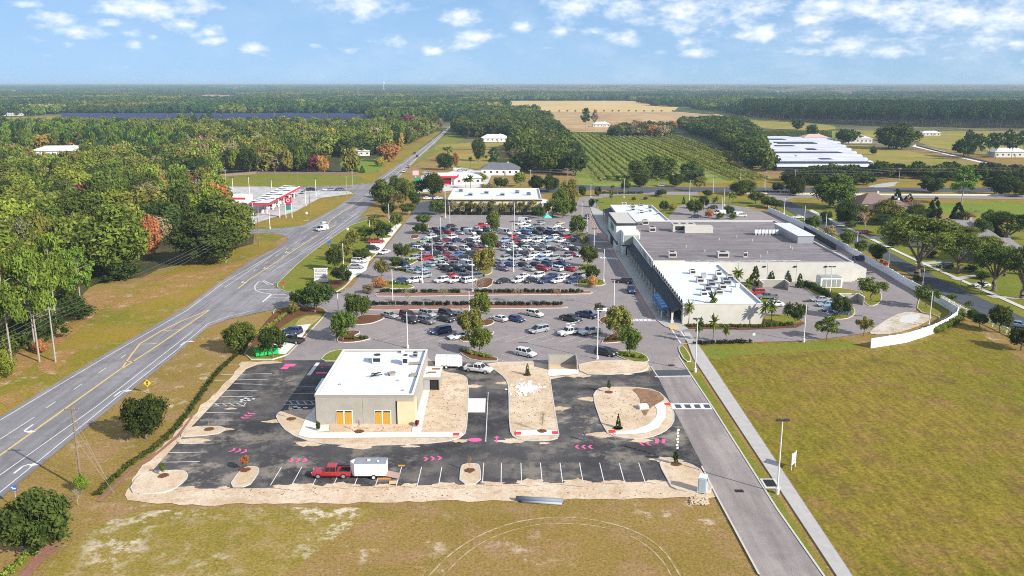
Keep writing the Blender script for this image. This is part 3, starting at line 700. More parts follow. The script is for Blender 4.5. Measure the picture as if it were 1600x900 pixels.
# ------------------------------------------------------------------ existing car park islands (mulch, turf)
I = lambda px, m=M_mulch, s=1: island('parking_island', px, m, s, .32)
I([(525, 533), (534, 520), (552, 517), (566, 520), (552, 527), (560, 528), (585, 529), (560, 536), (530, 537)])
I([(548, 507), (558, 495), (580, 492), (604, 497), (592, 503), (580, 507), (560, 509)])
I([(498, 566), (510, 553), (528, 548), (545, 548), (540, 566)], M_green)
I([(717, 553), (722, 549), (745, 549), (790, 566), (740, 566)])
I([(716, 535), (724, 529), (745, 524), (773, 518), (770, 524), (745, 535)])
I([(742, 506), (758, 499), (775, 503), (766, 510), (745, 512)])
I([(936, 537), (960, 520), (990, 515), (1000, 522), (985, 534), (950, 538)])
I([(952, 552), (985, 549), (1010, 556), (1016, 568), (985, 567)], M_green)
I([(934, 500), (950, 494), (972, 500), (958, 508), (940, 508)])
I([(1028, 492), (1032, 490), (1034, 493)], M_mulch, 0) if False else None
M_road_i = M_green
island('parking_island', [(1058, 545), (1065, 541), (1072, 546), (1083, 566), (1070, 567)], M_green, 1, .32)
# long red-mulch medians with hedges
island('hedge_median', [(566, 481), (600, 478.5), (800, 476.5), (872, 479), (893, 482), (870, 483), (700, 484.5), (570, 486.5)], M_redmul, 1, .32)
island('hedge_median', [(585, 461), (600, 458.5), (800, 457), (915, 455), (928, 457.5), (920, 461), (800, 462), (590, 465)], M_redmul, 1, .32)
for r_ in (((590, 446), (600, 438), (625, 442), (650, 449), (640, 452), (600, 452)), ((613, 424), (640, 421), (668, 430), (655, 432)), ((605, 412), (640, 405), (660, 404), (640, 416), (610, 420)), ((630, 392), (660, 390), (655, 402), (630, 404)),
           ((636, 380), (665, 376), (660, 386), (634, 386)), ((640, 369), (655, 367), (655, 373), (642, 374)), ((640, 356), (665, 350), (672, 352), (665, 362), (645, 364)),
           ((905, 440), (925, 434), (942, 438), (948, 447), (915, 449), (900, 447)), ((900, 416), (925, 412), (938, 424), (915, 430)), ((902, 398), (925, 394), (928, 402), (905, 404)), ((895, 362), (912, 362), (925, 378), (905, 382)),
           ((745, 437), (772, 434), (768, 450), (742, 452)), ((748, 420), (770, 418), (768, 430), (746, 432)), ((752, 398), (772, 396), (770, 412), (750, 414)), ((758, 380), (774, 379), (772, 392), (756, 394)), ((764, 364), (777, 363), (776, 374), (762, 375)), ((765, 348), (778, 347), (777, 360), (764, 361))):
    I(list(r_), M_mulch if r_[0][1] % 2 else M_green)
# island with the pad and the parked cars left of the entrance drive
island('entrance_island', [(425, 485), (447, 479.5), (479, 479.5), (503, 481), (512, 488), (507, 495), (470, 535), (443, 563), (375, 563), (400, 530), (430, 500)], M_green, 1, .30)
sheet('mulch_bed', [(425, 492), (445, 482), (479, 481), (502, 483), (509, 489), (500, 493), (470, 493), (430, 520), (400, 545), (390, 540)], .305, M_mulch, 1)
sheet('sand_patch', [(470, 496), (502, 494), (500, 500), (480, 515), (455, 520)], .31, ground_mat('bare_lawn', ((.42, .30, .13), (.34, .28, .08), (.5, .38, .22)), .3, .8, 3), 1)
sheet('gravel_pad', [(452, 512), (486, 508), (470, 532), (446, 556), (415, 552), (440, 530)], .32, M_concw)
island('entrance_island', [(430, 447), (445, 432), (470, 408), (500, 385), (560, 344), (620, 345), (628, 350), (600, 386), (560, 425), (548, 440), (532, 455), (515, 459), (460, 459), (440, 455)], M_green, 1, .30)
for q in (((536, 424), (560, 402), (580, 402), (572, 424), (545, 440), (527, 440)), ((572, 395), (582, 376), (610, 372), (600, 388), (590, 398)), ((600, 366), (622, 350), (628, 352), (612, 370))):
    sheet('gravel_pad', list(q), .31, M_concw)
sheet('mulch_bed', [(490, 446), (520, 440), (550, 436), (530, 452), (512, 456), (490, 455)], .31, M_mulch, 1)
# hedges of the store frontage beds
sheet('mulch_bed', [(1064, 503), (1190, 504), (1225, 500), (1250, 501), (1258, 507), (1245, 513), (1169, 516.5), (1077, 515)], .25, M_mulch)
sheet('lawn', [(1186, 495), (1225, 492), (1240, 495), (1253, 504), (1235, 510), (1195, 505)], .26, M_green)
island('service_island', [(1287, 498), (1330, 478), (1338, 488), (1330, 498), (1310, 501)], M_green, 1, .3)
island('service_island', [(1344, 462), (1350, 452), (1372, 452), (1379, 463), (1375, 475), (1360, 481), (1350, 474)], M_green, 1, .3)
island('service_island', [(1254, 447), (1275, 447), (1345, 455), (1348, 464), (1300, 468), (1270, 462)], M_green, 1, .3)
island('service_island', [(1435, 468), (1445, 458), (1470, 472), (1490, 490), (1470, 503), (1465, 494), (1432, 488)], M_green, 1, .3)
sheet('lawn', [(1160, 455), (1190, 448), (1200, 470), (1200, 480), (1175, 478)], .24, M_green)
# painted stalls of the old car park
st = Lines(.175)
def stalls(y0, x0, x1, sgn, dy=5.2):
    n = int((x1 - x0) / 4.1) + 1
    for i in range(n + 1):
        x = x0 + i * 4.1; st.seg((x - sgn * dy / 2, y0 - dy / 2), (x + sgn * dy / 2, y0 + dy / 2), .14)
for k in range(8):
    sg = 1 if k % 2 == 0 else -1
    for (a, b) in ((-34, -11), (-4.5, 21)):
        stalls(249 + 16.5 * k - 3, a, b, sg); stalls(249 + 16.5 * k + 3, a, b, sg)
for yy, sg, a, b in ((206.2, -1, -31, -8), (206.2, -1, -2, 22), (189, 1, -31, -9), (189, 1, -3, 21), (175, -1, -12, 20), (195, 1, -28, -8)):
    stalls(yy, a, b, sg)
for x0 in (838, 850, 862):
    st.px([(x0 - 8, 503), (x0 + 60, 487)], .1) if False else None
st.build('stall_line', mat('worn_line_paint', (.66, .63, .6), .9, (.42, .38, .37), 1.5), parking)

# ------------------------------------------------------------------ buildings
M_cream = mat('cream_stucco', (.62, .60, .53), .9, (.55, .53, .46), .4)
M_tan = mat('taupe_stucco', (.395, .37, .32), .9, (.345, .32, .275), .5)
M_taupe2 = mat('taupe_trim', (.34, .31, .26), .8)
M_peach = mat('peach_panel', (.80, .58, .36), .9, (.75, .53, .33), .7)
M_osb = mat('osb_board', (.62, .36, .05), .9, (.45, .24, .04), 6)
M_roofgrey = ground_mat('grey_membrane_roof', ((.225, .198, .205), (.265, .238, .24), (.185, .162, .17)), .04, .2, 1.5, fine_amt=.12, stripe=(.05, 1.2, 1), speck=(.36, .34, .34), speck_amt=.5, speck_scale=.2, speck_lo=.6)
M_roofwhite = mat('white_membrane_roof', (.76, .80, .86), .7, (.66, .70, .76), .12, lo=.3, hi=.75)
M_metalw = mat('white_metal', (.70, .71, .70), .5)
M_hvac = mat('beige_unit', (.60, .58, .52), .6, (.5, .48, .43), 2)
M_canopy = mat('dark_canopy_roof', (.030, .035, .045), .7)
M_blueaw = mat('blue_awning', (.05, .13, .27), .7)
M_greensign = mat('green_sign', (.02, .28, .15), .5)
M_red = mat('red_panel', (.62, .03, .05), .5)
M_brownroof = mat('brown_shingle', (.24, .17, .15), .95, (.18, .125, .11), 1.5)
M_greyroof = mat('grey_shingle', (.30, .28, .27), .95, (.22, .20, .20), 1.5)
M_darkglass = mat('window_glass', (.04, .05, .06), .1, spec=.6)
M_lightwall = mat('pale_house_wall', (.62, .60, .56), .9)

def flat_building(name, x0, y0, x1, y1, h, wall, roof, label, cat='building', par=.45, group=None, coping=None, z0=0.0):
    """box building with a parapet round a sunk flat roof"""
    e = empty(name, (x0, y0, 0), 0, label, cat, group)
    t = .3; w, d = x1 - x0, y1 - y0; mb = MB()
    mb.prism([(0, 0), (w, 0), (w, t), (0, t)], z0, h); mb.prism([(0, d - t), (w, d - t), (w, d), (0, d)], z0, h)
    mb.prism([(0, t), (t, t), (t, d - t), (0, d - t)], z0, h); mb.prism([(w - t, t), (w, t), (w, d - t), (w - t, d - t)], z0, h)
    mb.build('wall', wall, e)
    mb = MB(); mb.prism([(t, t), (w - t, t), (w - t, d - t), (t, d - t)], h - par - .2, h - par); mb.build('roof', roof, e)
    mb = MB(); o_ = .06
    for a, b, c_, dd in ((-o_, -o_, w + o_, t + .02), (-o_, d - t - .02, w + o_, d + o_), (-o_, t + .02, t + .02, d - t - .02), (w - t - .02, t + .02, w + o_, d - t - .02)):
        mb.prism([(a, b), (c_, b), (c_, dd), (a, dd)], h + .002, h + .12)
    mb.build('coping', coping or M_metalw, e)
    return e
def part(e, name, m, fn, smooth=False):
    mb = MB(); fn(mb); return mb.build(name, m, e, smooth)

# new restaurant building
B = flat_building('restaurant_building', -33.4, 138.3, -16.75, 163.6, 5.5, M_tan, M_shingle, 'new taupe stucco building with white flat roof and boarded windows', 'building', .35)
for i, x in enumerate((3.4, 4.85, 9.95, 11.4)):
    f = part(B, 'window', M_concw, lambda mb: (mb.box((x + .68, -.03, 1.35), (1.42, .06, 2.7)),))
    part(f, 'window_board', M_osb, lambda mb: (mb.box((x + .68, -.09, 1.22), (1.16, .06, 2.3)),))
    part(f, 'transom', M_black, lambda mb: (mb.box((x + .68, -.075, 2.5), (1.16, .03, .2)),))
part(B, 'corner_panel', M_peach, lambda mb: (mb.prism([(13.9, -.25), (16.9, -.25), (16.9, 2.6), (16.653, 2.6), (16.653, -.003), (13.9, -.003)], 0, 4.3),))
part(B, 'downpipe', M_black, lambda mb: (mb.box((13.8, -.06, 2.2), (.14, .12, 4.4)),))
for x in (.02, 8.0, 13.6): part(B, 'wall_joint', M_taupe2, lambda mb: mb.box((x + .02, -.015, 2.6), (.04, .03, 5.0)))
part(B, 'cornice', M_taupe2, lambda mb: (mb.box((8.3, -.04, 5.3), (16.8, .08, .32)), mb.box((16.69, 12.6, 5.3), (.08, 25.1, .32))))
part(B, 'side_canopy', M_roofwhite, lambda mb: (mb.box((-1.0, 11.5, 3.2), (2.0, 6.0, .35)), mb.box((-1.8, 9, 1.5), (.25, .25, 3.05)), mb.box((-1.8, 14, 1.5), (.25, .25, 3.05))))
for y_ in (6.2, 17): part(B, 'side_door', M_taupe2, lambda mb: mb.box((16.68, y_, 1.1), (.07, 1.1, 2.2)))
part(B, 'roof_seam', mat('membrane_seam', (.58, .60, .63), .7), lambda mb: [mb.box((8.3, 1.6 + i * 1.85, 5.155), (15.9, .06, .02)) for i in range(13)])
for x_, y_ in ((3, 6), (8, 12), (13, 8), (6, 20), (12.5, 21), (14.5, 3)): part(B, 'roof_drain', M_steel, lambda mb: (mb.tube((x_, y_, 5.14), (x_, y_, 5.4), .12, n=8), mb.tube((x_, y_, 5.14), (x_, y_, 5.19), .3, n=8)))
ZR = 5.16
def roof_unit(px, py, z, sx, sy, sz, label, group=None, m=M_metalw, fans=1, name='rooftop_unit'):
    g = G(px, py, z); e = empty(name, (g.x, g.y, z), 0, label, 'roof unit', group)
    part(e, 'housing', m, lambda mb: (mb.box((0, 0, sz / 2 + .1), (sx, sy, sz)), mb.box((0, 0, .05), (sx * .9, sy * .9, .1)), mb.box((0, 0, sz + .13), (sx * 1.03, sy * 1.03, .06))))
    if fans:
        def ff(mb):
            for i in range(fans):
                x = (i + .5) / fans * sx - sx / 2
                mb.tube((x, 0, sz + .15), (x, 0, sz + .28), min(sx / fans, sy) * .36, n=12)
        part(e, 'fan', M_blackp, ff)
        part(e, 'grille', M_blackp, lambda mb: (mb.box((0, -sy / 2 - .012, sz * .5 + .1), (sx * .8, .02, sz * .55)),))
    return e
roof_unit(590, 566, ZR, 1.7, 1.9, 1.3, 'white rooftop air handler nearest the left edge of the new building roof')
roof_unit(634, 569, ZR, 1.1, 1.7, 1.6, 'tall narrow white rooftop unit beside the wooden pallet')
roof_unit(649, 558, ZR, .9, .9, .8, 'small grey condenser at the far right corner of the new roof', m=M_steel)
roof_unit(630, 552, ZR, .7, .6, .5, 'tiny white vent box at the far edge of the new roof', fans=0)
g = G(585, 589, ZR); e = empty('debris_pile', (g.x, g.y, ZR), 0, 'black pipes and boards piled on the middle of the white roof', 'debris')
rd = random.Random(3)
part(e, 'pipe', M_black, lambda mb: [mb.tube((rd.uniform(-1, .6), rd.uniform(-.5, .5), .1 + .1 * i), (rd.uniform(-.2, 1.4), rd.uniform(-.6, 1.2), .2 + .1 * i), .09, n=6) for i in range(7)])
part(e, 'board', M_metalw, lambda mb: (mb.box((.5, -.5, .12), (1.3, .35, .22)), mb.box((-.2, -.55, .12), (.6, .3, .12))))
g = G(612, 586, ZR); mb = MB(); mb.box((g.x, g.y, ZR + .5), (1.4, 1.2, .06), .5); mb.box((g.x, g.y, ZR + .25), (1.0, .9, .5), .5)
tag(mb.build('crate', mat('grey_wood', (.30, .27, .23), .9)), 'grey wooden crate with a tilted lid on the white roof', 'crate')
g = G(646, 569, ZR); mb = MB(); mb.box((g.x, g.y, ZR + .2), (2.4, 1.2, .12), .2); mb.box((g.x, g.y, ZR + .08), (2.2, .2, .14), .2)
tag(mb.build('pallet', MATS['grey_wood']), 'brown wooden pallet near the right edge of the new roof', 'pallet')
g = G(647, 587, ZR); mb = MB(); mb.box((g.x, g.y, ZR + .16), (1.2, 1.6, .3)); tag(mb.build('roof_hatch', M_taupe2), 'dark square roof hatch at the right parapet', 'roof hatch')

# service enclosure behind it
x0, y0 = G(661, 612).x, G(661, 612).y
e = empty('service_enclosure', (x0, y0, 0.28), 0, 'low taupe utility enclosure with black opening and pale top beside the new building', 'enclosure')
part(e, 'wall', M_taupe2, lambda mb: (mb.box((.1, 3, 1.3), (.2, 6, 2.6)), mb.box((3.1, 3, 1.3), (.2, 6, 2.6)), mb.box((1.6, 5.9, 1.3), (2.8, .2, 2.6)), mb.box((1.6, .1, 2.35), (2.8, .2, .5))))
part(e, 'cap', M_concw, lambda mb: (mb.box((1.6, 3.0, 2.66), (3.4, 6.2, .12)), mb.box((1.6, 1.8, 2.8), (1.6, .9, .2))))
for c_ in ((1.6, 1.8, 2.95), (2.2, 4.5, 2.76)): part(e, 'rust_cover', mat('rusty_metal', (.30, .14, .09), .9), lambda mb: mb.box(c_, (1.5, .8, .08)))
part(e, 'door', M_steel, lambda mb: (mb.box((.75, .0, 1.05), (1.1, .08, 2.0)),))
part(e, 'opening', M_black, lambda mb: (mb.box((2.15, .3, 1.05), (1.5, .1, 2.0)),))

# trash enclosure at the top of the drive island
g = G(857, 580); g2 = G(903, 580); W_ = g2.x - g.x
e = empty('trash_enclosure', (g.x, g.y, .15), 0, 'taupe walled trash enclosure with open front above the concrete apron', 'enclosure')
part(e, 'wall', M_tan, lambda mb: (mb.box((.12, 2.2, 1.0), (.24, 4.4, 2.0)), mb.box((W_ - .12, 2.2, 1.0), (.24, 4.4, 2.0)), mb.box((W_ / 2, 4.3, 1.0), (W_ - .5, .24, 2.0))))
part(e, 'cap', M_taupe2, lambda mb: (mb.box((.12, 2.2, 2.06), (.34, 4.5, .1)), mb.box((W_ - .12, 2.2, 2.06), (.34, 4.5, .1)), mb.box((W_ / 2, 4.3, 2.06), (W_ - .6, .34, .1))))

# the large store: three attached blocks read as one building
HS, HM = HT(1066, 508, 475), HT(1331, 441, 410)
S0 = G(1066, 508); S1 = G(1183, 508); mY = G(1331, 441).y; mX = G(1331, 441).x; bY = G(1206, 345, HM).y
store = empty('supermarket', (S0.x, S0.y, 0), 0, 'long cream supermarket with dark flat roof, white wings and a green-signed entrance tower', 'building')
def block(x0, y0, x1, y1, h, roof, par=.4, wall=M_cream):
    t = .3; X, Y = S0.x, S0.y
    def W(mb):
        for a in ((x0, y0, x1, y0 + t), (x0, y1 - t, x1, y1), (x0, y0 + t, x0 + t, y1 - t), (x1 - t, y0 + t, x1, y1 - t)): mb.prism([(a[0] - X, a[1] - Y), (a[2] - X, a[1] - Y), (a[2] - X, a[3] - Y), (a[0] - X, a[3] - Y)], 0, h)
    part(store, 'wall', wall, W)
    part(store, 'roof', roof, lambda mb: mb.prism([(x0 + t - X, y0 + t - Y), (x1 - t - X, y0 + t - Y), (x1 - t - X, y1 - t - Y), (x0 + t - X, y1 - t - Y)], h - par - .2, h - par))
    part(store, 'roof_seam', mat('membrane_seam', (.58, .60, .63), .7) if roof is M_roofwhite else mat('dark_seam', (.17, .155, .17), .9), lambda mb: [mb.box(((x0 + x1) / 2 - X, y0 + 2 + i * 3.0 - Y, h - par + .005), (x1 - x0 - .8, .07, .02)) for i in range(int((y1 - y0 - 3) / 3.0))])
    def CPG(mb):
        for a in ((x0 - .08, y0 - .08, x1 + .08, y0 + t), (x0 - .08, y1 - t, x1 + .08, y1 + .08), (x0 - .08, y0 + t, x0 + t, y1 - t), (x1 - t, y0 + t, x1 + .08, y1 - t)): mb.prism([(a[0] - X, a[1] - Y), (a[2] - X, a[1] - Y), (a[2] - X, a[3] - Y), (a[0] - X, a[3] - Y)], h + .002, h + .14)
    part(store, 'coping', M_metalw, CPG)
XL = S0.x
block(XL, S0.y, S1.x + 1.2, mY - .02, HS, M_roofwhite)
block(XL, mY, mX, bY, HM, M_roofgrey, .3)
block(XL + 1.5, bY + .02, XL + 19.5, bY + 48, HS, M_roofwhite)
part(store, 'corner_parapet', M_cream, lambda mb: (mb.box((4.6, mY - S0.y - .2, HM / 2 + .3), (9.2, .4, HM + .6)),))
part(store, 'loading_block', M_cream, lambda mb: mb.box((mX - XL + 2.2, mY - S0.y + 5, 1.9), (4.4, 8, 3.8)))
part(store, 'loading_block', M_cream, lambda mb: mb.box((mX - XL + 1, mY - S0.y + 25, 2.2), (2.0, 12, 4.4)))
part(store, 'penthouse', M_steel, lambda mb: (mb.box((mX - XL - 3.5, mY - S0.y + 45, HM + .9), (5.2, 26, 2.6)),))
part(store, 'penthouse_roof', M_metalw, lambda mb: (mb.box((mX - XL - 3.5, mY - S0.y + 45, HM + 2.28), (5.8, 26.6, .16)),))
ty0, ty1 = G(985, 395).y, G(965, 378).y
tx0 = XL - 5.2
TW = lambda mb: (mb.box((tx0 + 3.4 - XL, (ty0 + ty1) / 2 + 4 - S0.y, 4.9), (6.8, ty1 - ty0 + 4, 9.8)),)
part(store, 'tower', mat('white_stucco', (.74, .75, .71), .9), TW)
part(store, 'tower_cornice', M_canopy, lambda mb: (mb.box((tx0 + 3.4 - XL, (ty0 + ty1) / 2 + 4 - S0.y, 9.6), (7.5, ty1 - ty0 + 4.7, .7)),))
part(store, 'tower_cap', M_hvac, lambda mb: (mb.box((tx0 + 3.4 - XL, (ty0 + ty1) / 2 + 4 - S0.y, 10.02), (6.6, ty1 - ty0 + 3.8, .14)),))
yt = ty0 - 4 - S0.y
part(store, 'entrance_block', MATS['white_stucco'], lambda mb: (mb.box((tx0 + 4.4 - XL, yt + 2.3, 3.9), (5.6, 7.0, 7.8)),))
part(store, 'entrance_panel', mat('grey_green_panel', (.33, .35, .30), .8), lambda mb: (mb.box((tx0 + 4.4 - XL, yt - 1.25, 5.4), (4.8, .1, 3.2)),))
part(store, 'entrance_trim', M_canopy, lambda mb: (mb.box((tx0 + 4.3 - XL, yt - 1.1, 3.5), (6.4, .6, .35)), mb.box((tx0 - .05 - XL, (ty0 + ty1) / 2 + 2 - S0.y, 3.5), (.5, ty1 - ty0 + 9, .35))))
sgn = part(store, 'sign', M_greensign, lambda mb: [mb.box((tx0 - .1 - XL, (ty0 + ty1) / 2 + 4 - S0.y - 4.2 + 1.5 * i, 7.0), (.14, .95, 2.4 if i % 2 else 1.9)) for i in range(6)])
part(store, 'entrance_opening', M_black, lambda mb: mb.box((tx0 + 4.6 - XL, yt - 1.22, 1.5), (4.2, .1, 3.0)))
part(store, 'entrance_opening', M_black, lambda mb: mb.box((tx0 - .03 - XL, (ty0 + ty1) / 2 + 4 - S0.y, 1.6), (.08, 9, 3.0)))
cyA, cyB = 0.6, ty0 - S0.y - 3.0
def canopy_roof(mb):
    a = [(-2.5, cyA, 3.1), (-2.5, cyB, 3.1), (-.03, cyB, 4.6), (-.03, cyA, 4.6)]
    mb.add(a + [(x, y, z - .25) for x, y, z in a], [(3, 2, 1, 0), (4, 5, 6, 7), (0, 1, 5, 4), (1, 2, 6, 5), (2, 3, 7, 6), (3, 0, 4, 7)])
part(store, 'canopy_roof', M_canopy, canopy_roof)
yy = cyA + .6
while yy < cyB:
    part(store, 'column', M_cream, lambda mb: (mb.box((-2.3, yy, 1.65), (.45, .45, 2.7)), mb.box((-2.3, yy, .55), (.7, .7, .8)))); yy += 5.1
part(store, 'shopfront', M_darkglass, lambda mb: (mb.box((-.05, (cyA + cyB) / 2, 1.6), (.06, cyB - cyA - 2, 2.6)),))
for i in range(15): part(store, 'parapet_ornament', M_blackp, lambda mb: (mb.box((-.12, 1.5 + i * 2.9, HS + .25), (.3, .9, .5)), mb.tube((-.12, 1.5 + i * 2.9, HS + .5), (-.12, 1.5 + i * 2.9, HS + .9), .12, n=6)))
part(store, 'upper_wall', MATS['white_stucco'], lambda mb: (mb.box((-.2, (mY - S0.y + cyB) / 2, 5.5), (.34, cyB - (mY - S0.y), 2.6)),))
for i in range(10): part(store, 'wall_slot', M_black, lambda mb: mb.box((-.4, mY - S0.y + 1.8 + i * 2.4, 5.5), (.06, .5, 1.7)))
aw0, aw1 = G(1044, 482, 3).y - S0.y, G(1031, 461, 3).y - S0.y
part(store, 'awning', M_blueaw, lambda mb: (mb.loft([[(-4.6, y, 2.5), (-4.2, y, 3.1), (-3.2, y, 3.4), (-2.55, y, 3.3), (-2.55, y, 2.5)] for y in (aw0, aw1)]),))
for i in range(4): part(store, 'awning_column', M_cream, lambda mb: mb.box((-4.3, aw0 + .3 + (aw1 - aw0 - .6) * i / 3, 1.4), (.3, .3, 2.3)))
part(store, 'canopy_roof', M_canopy, lambda mb: mb.loft([[(-3.4 + 1.5, y, 3.4), (1.47, y, 4.3), (1.47, y, 4.05), (-3.4 + 1.5, y, 3.15)] for y in (bY - S0.y + 4, bY - S0.y + 47)]))
for i in range(7):
    part(store, 'column', M_cream, lambda mb: (mb.box((-1.6, bY - S0.y + 6 + i * 6.4, 1.6), (.45, .45, 3.2)),))
for i in range(3): part(store, 'wall_lamp', M_black, lambda mb: mb.box((mX - XL - 8 - i * 9, mY - S0.y - .15, HM - 1.2), (.8, .3, .35)))
for i in range(5): part(store, 'wall_joint', M_taupe2, lambda mb: mb.box((mX - XL - 42 + i * 8.5, mY - S0.y - .02, HM / 2), (.05, .04, HM - .3)))
rj = random.Random(2)
part(store, 'roof_pipe', M_hvac, lambda mb: [mb.tube((8 + i * 1.7, mY - S0.y + 2 + rj.uniform(0, .6), HM - .1), (8 + i * 1.7 + rj.uniform(2, 5), mY - S0.y + 2 + rj.uniform(0, 1), HM - .1), .1, n=5) for i in range(20)] + [mb.tube((x, y, HM - .3), (x, y, HM + .5), .14, n=6) for x, y in [(rj.uniform(4, 52), mY - S0.y + rj.uniform(4, 70)) for _ in range(12)]])
ZM, ZS = HM - .3, HS - .4
roof_unit(1067, 361, ZM, 8.0, 4.6, 2.6, 'large beige rooftop unit with six fans in the middle of the dark store roof', m=M_hvac, fans=3)
for i, (x, y, sx_, sy_, lb) in enumerate(((1008, 351, 2.2, 2.2, 'small pale unit near the entrance tower on the dark store roof'), (1019, 362, 2.2, 2.4, 'second small pale unit just in front of the one by the entrance tower'),
        (1050, 402, 2.4, 2.0, 'pale boxy unit at the front parapet of the dark roof, nearest the white wing'), (1129, 402, 3.4, 2.4, 'pale unit at the middle of the front parapet of the dark roof'), (1164, 402, 1.2, 1.2, 'slim vent at the front parapet right of the middle unit'))):
    roof_unit(x, y, ZM, sx_, sy_, 1.6, lb, 'units on the dark store roof', M_hvac)
g = G(1090, 363, ZM); mb = MB(); mb.box((g.x, g.y, ZM + 1.2), (9.8, 4.4, 2.3)); tag(mb.build('roof_duct', M_hvac), 'long beige duct housing joined to the large fan unit', 'duct')
for i in range(7):
    g = G(1180 + i * 5.4, 367, ZM); e = empty('condenser', (g.x, g.y, ZM), 0, ['leftmost', 'second', 'third', 'middle', 'fifth', 'sixth', 'rightmost'][i] + ' condenser in the row of seven on the dark store roof', 'condenser', 'row of condensers on the dark roof')
    part(e, 'housing', M_metalw, lambda mb: (mb.box((0, 0, 1.3), (1.0, 2.2, 1.3)),)); part(e, 'leg', M_steel, lambda mb: (mb.box((0, .8, .33), (.8, .15, .66)), mb.box((0, -.8, .33), (.8, .15, .66)))); part(e, 'fan', M_blackp, lambda mb: mb.tube((0, 0, 1.95), (0, 0, 2.1), .4, n=10))
rs = random.Random(11)
def sprinkle(px, z, n, label0, grp, smax=2.0):
    for i in range(n):
        t = i / n; x = px[0] + (px[2] - px[0]) * ((i * .618) % 1); y = px[1] + (px[3] - px[1]) * t
        s = rs.uniform(.8, smax)
        roof_unit(x, y, z, s, s * rs.uniform(.7, 1.1), rs.uniform(.7, 1.3), label0 % (i + 1) if '%' in label0 else label0, grp, rs.choice([M_metalw, M_hvac, M_steel]), fans=1 if s > 1.2 else 0)
ORD = ['', 'farthest', 'second', 'third', 'fourth', 'fifth', 'sixth', 'seventh', 'eighth', 'ninth', 'tenth', 'eleventh', 'twelfth', 'thirteenth', 'fourteenth', 'fifteenth', 'sixteenth', 'seventeenth', 'eighteenth', 'nineteenth', 'twentieth']
for i in range(14):
    x = 1082 + ((i * .618) % 1) * 64 + i * 1.2; y = 428 + i * 2.6; s = rs.uniform(.9, 2.4)
    roof_unit(x, y, ZS, s, s * .9, rs.uniform(.8, 1.3), ORD[i + 1] + ' from the back among the vents on the near white wing of the supermarket', 'vents on the near white roof', rs.choice([M_metalw, M_hvac, M_steel]), fans=1 if s > 1.3 else 0)
for i in range(9):
    x = 975 + ((i * .618) % 1) * 40 + i * 2; y = 320 + i * 1.9; s = rs.uniform(1.0, 2.4)
    roof_unit(x, y, ZS, s, s * .9, rs.uniform(.8, 1.2), ORD[i + 1] + ' from the back among the vents on the far white wing of the supermarket', 'vents on the far white roof', rs.choice([M_metalw, M_hvac, M_steel]), fans=1 if s > 1.3 else 0)

# long building beyond the car park
q0, q1 = G(700, 334), G(846, 334); h_ = HT(700, 334, 311)
bk = flat_building('retail_building', q0.x, q0.y, q1.x, q0.y + 40, h_, mat('sand_stucco', (.66, .56, .38), .9), M_roofwhite, 'long sand-coloured building with white roof at the far edge of the full car park', par=.5)
part(bk, 'fascia', M_canopy, lambda mb: (mb.box(((q1.x - q0.x) / 2, -.15, h_ - .6), (q1.x - q0.x + .6, .3, .5)),))
part(bk, 'annex', MATS['sand_stucco'], lambda mb: (mb.box((q1.x - q0.x + 3.5, 4, h_ * .38), (6.9, 14, h_ * .76)),)); part(bk, 'annex_roof', M_metalw, lambda mb: (mb.box((q1.x - q0.x + 3.5, 4, h_ * .76 + .1), (7.6, 14.8, .2)),))
for i in range(8): part(bk, 'window', M_darkglass, lambda mb: (mb.box((4 + i * 5.0, -.06, 1.6), (2.6, .1, 1.9)),))
for i, (x, y) in enumerate(((735, 306), (760, 303), (785, 306), (808, 302), (826, 305), (720, 300))):
    roof_unit(x, y, h_ - .5, 2.2, 2.0, 1.1, ['left front', 'left middle', 'centre front', 'right middle', 'rightmost', 'leftmost rear'][i] + ' grey unit on the white roof of the sand-coloured building', 'units on the sand-coloured building', M_steel)

# fuel station left of the highway
zc_ = 5.6
c4 = [G(388, 317, zc_), G(419.5, 317, zc_), G(469, 291.5, zc_), G(444, 290, zc_)]
e = empty('fuel_canopy', (c4[0].x, c4[0].y, 0), 0, 'red and white fuel station canopy on paired white columns', 'canopy')
lp = [(p.x - c4[0].x, p.y - c4[0].y) for p in c4]
part(e, 'fascia', M_red, lambda mb: mb.prism(lp, zc_ - 1.0, zc_))
inn = inset(lp if True else lp, .9)
part(e, 'roof_rim', M_wpaint, lambda mb: mb.prism(lp, zc_ + .004, zc_ + .2))
def fcell(mb):
    for i in range(8):
        for j in range(2):
            u0, u1 = (i + .1) / 8, (i + .9) / 8; v0, v1 = .06 + j * .46, .06 + j * .46 + .4
            P = lambda u, v: ((lp[0][0] * (1 - u) + lp[3][0] * u) * (1 - v) + (lp[1][0] * (1 - u) + lp[2][0] * u) * v, (lp[0][1] * (1 - u) + lp[3][1] * u) * (1 - v) + (lp[1][1] * (1 - u) + lp[2][1] * u) * v)
            if (i + j) % 2 == 0 or j == 0: mb.add([(*P(u0, v0), zc_ + .22), (*P(u0 + .05, v1), zc_ + .22), (*P(u1, v1), zc_ + .22), (*P(u1 - .05, v0), zc_ + .22)], [(0, 3, 2, 1)])
part(e, 'roof_panel', M_blackp, fcell)
PP = lambda u, v: ((lp[0][0] * (1 - u) + lp[3][0] * u) * (1 - v) + (lp[1][0] * (1 - u) + lp[2][0] * u) * v, (lp[0][1] * (1 - u) + lp[3][1] * u) * (1 - v) + (lp[1][1] * (1 - u) + lp[2][1] * u) * v)
for i in range(6):
    for v in (.3, .75):
        p = PP((i + .5) / 6, v); part(e, 'column', M_wpaint, lambda mb: mb.box((p[0], p[1], (zc_ - 1.0) / 2), (.5, .5, zc_ - 1.02)))
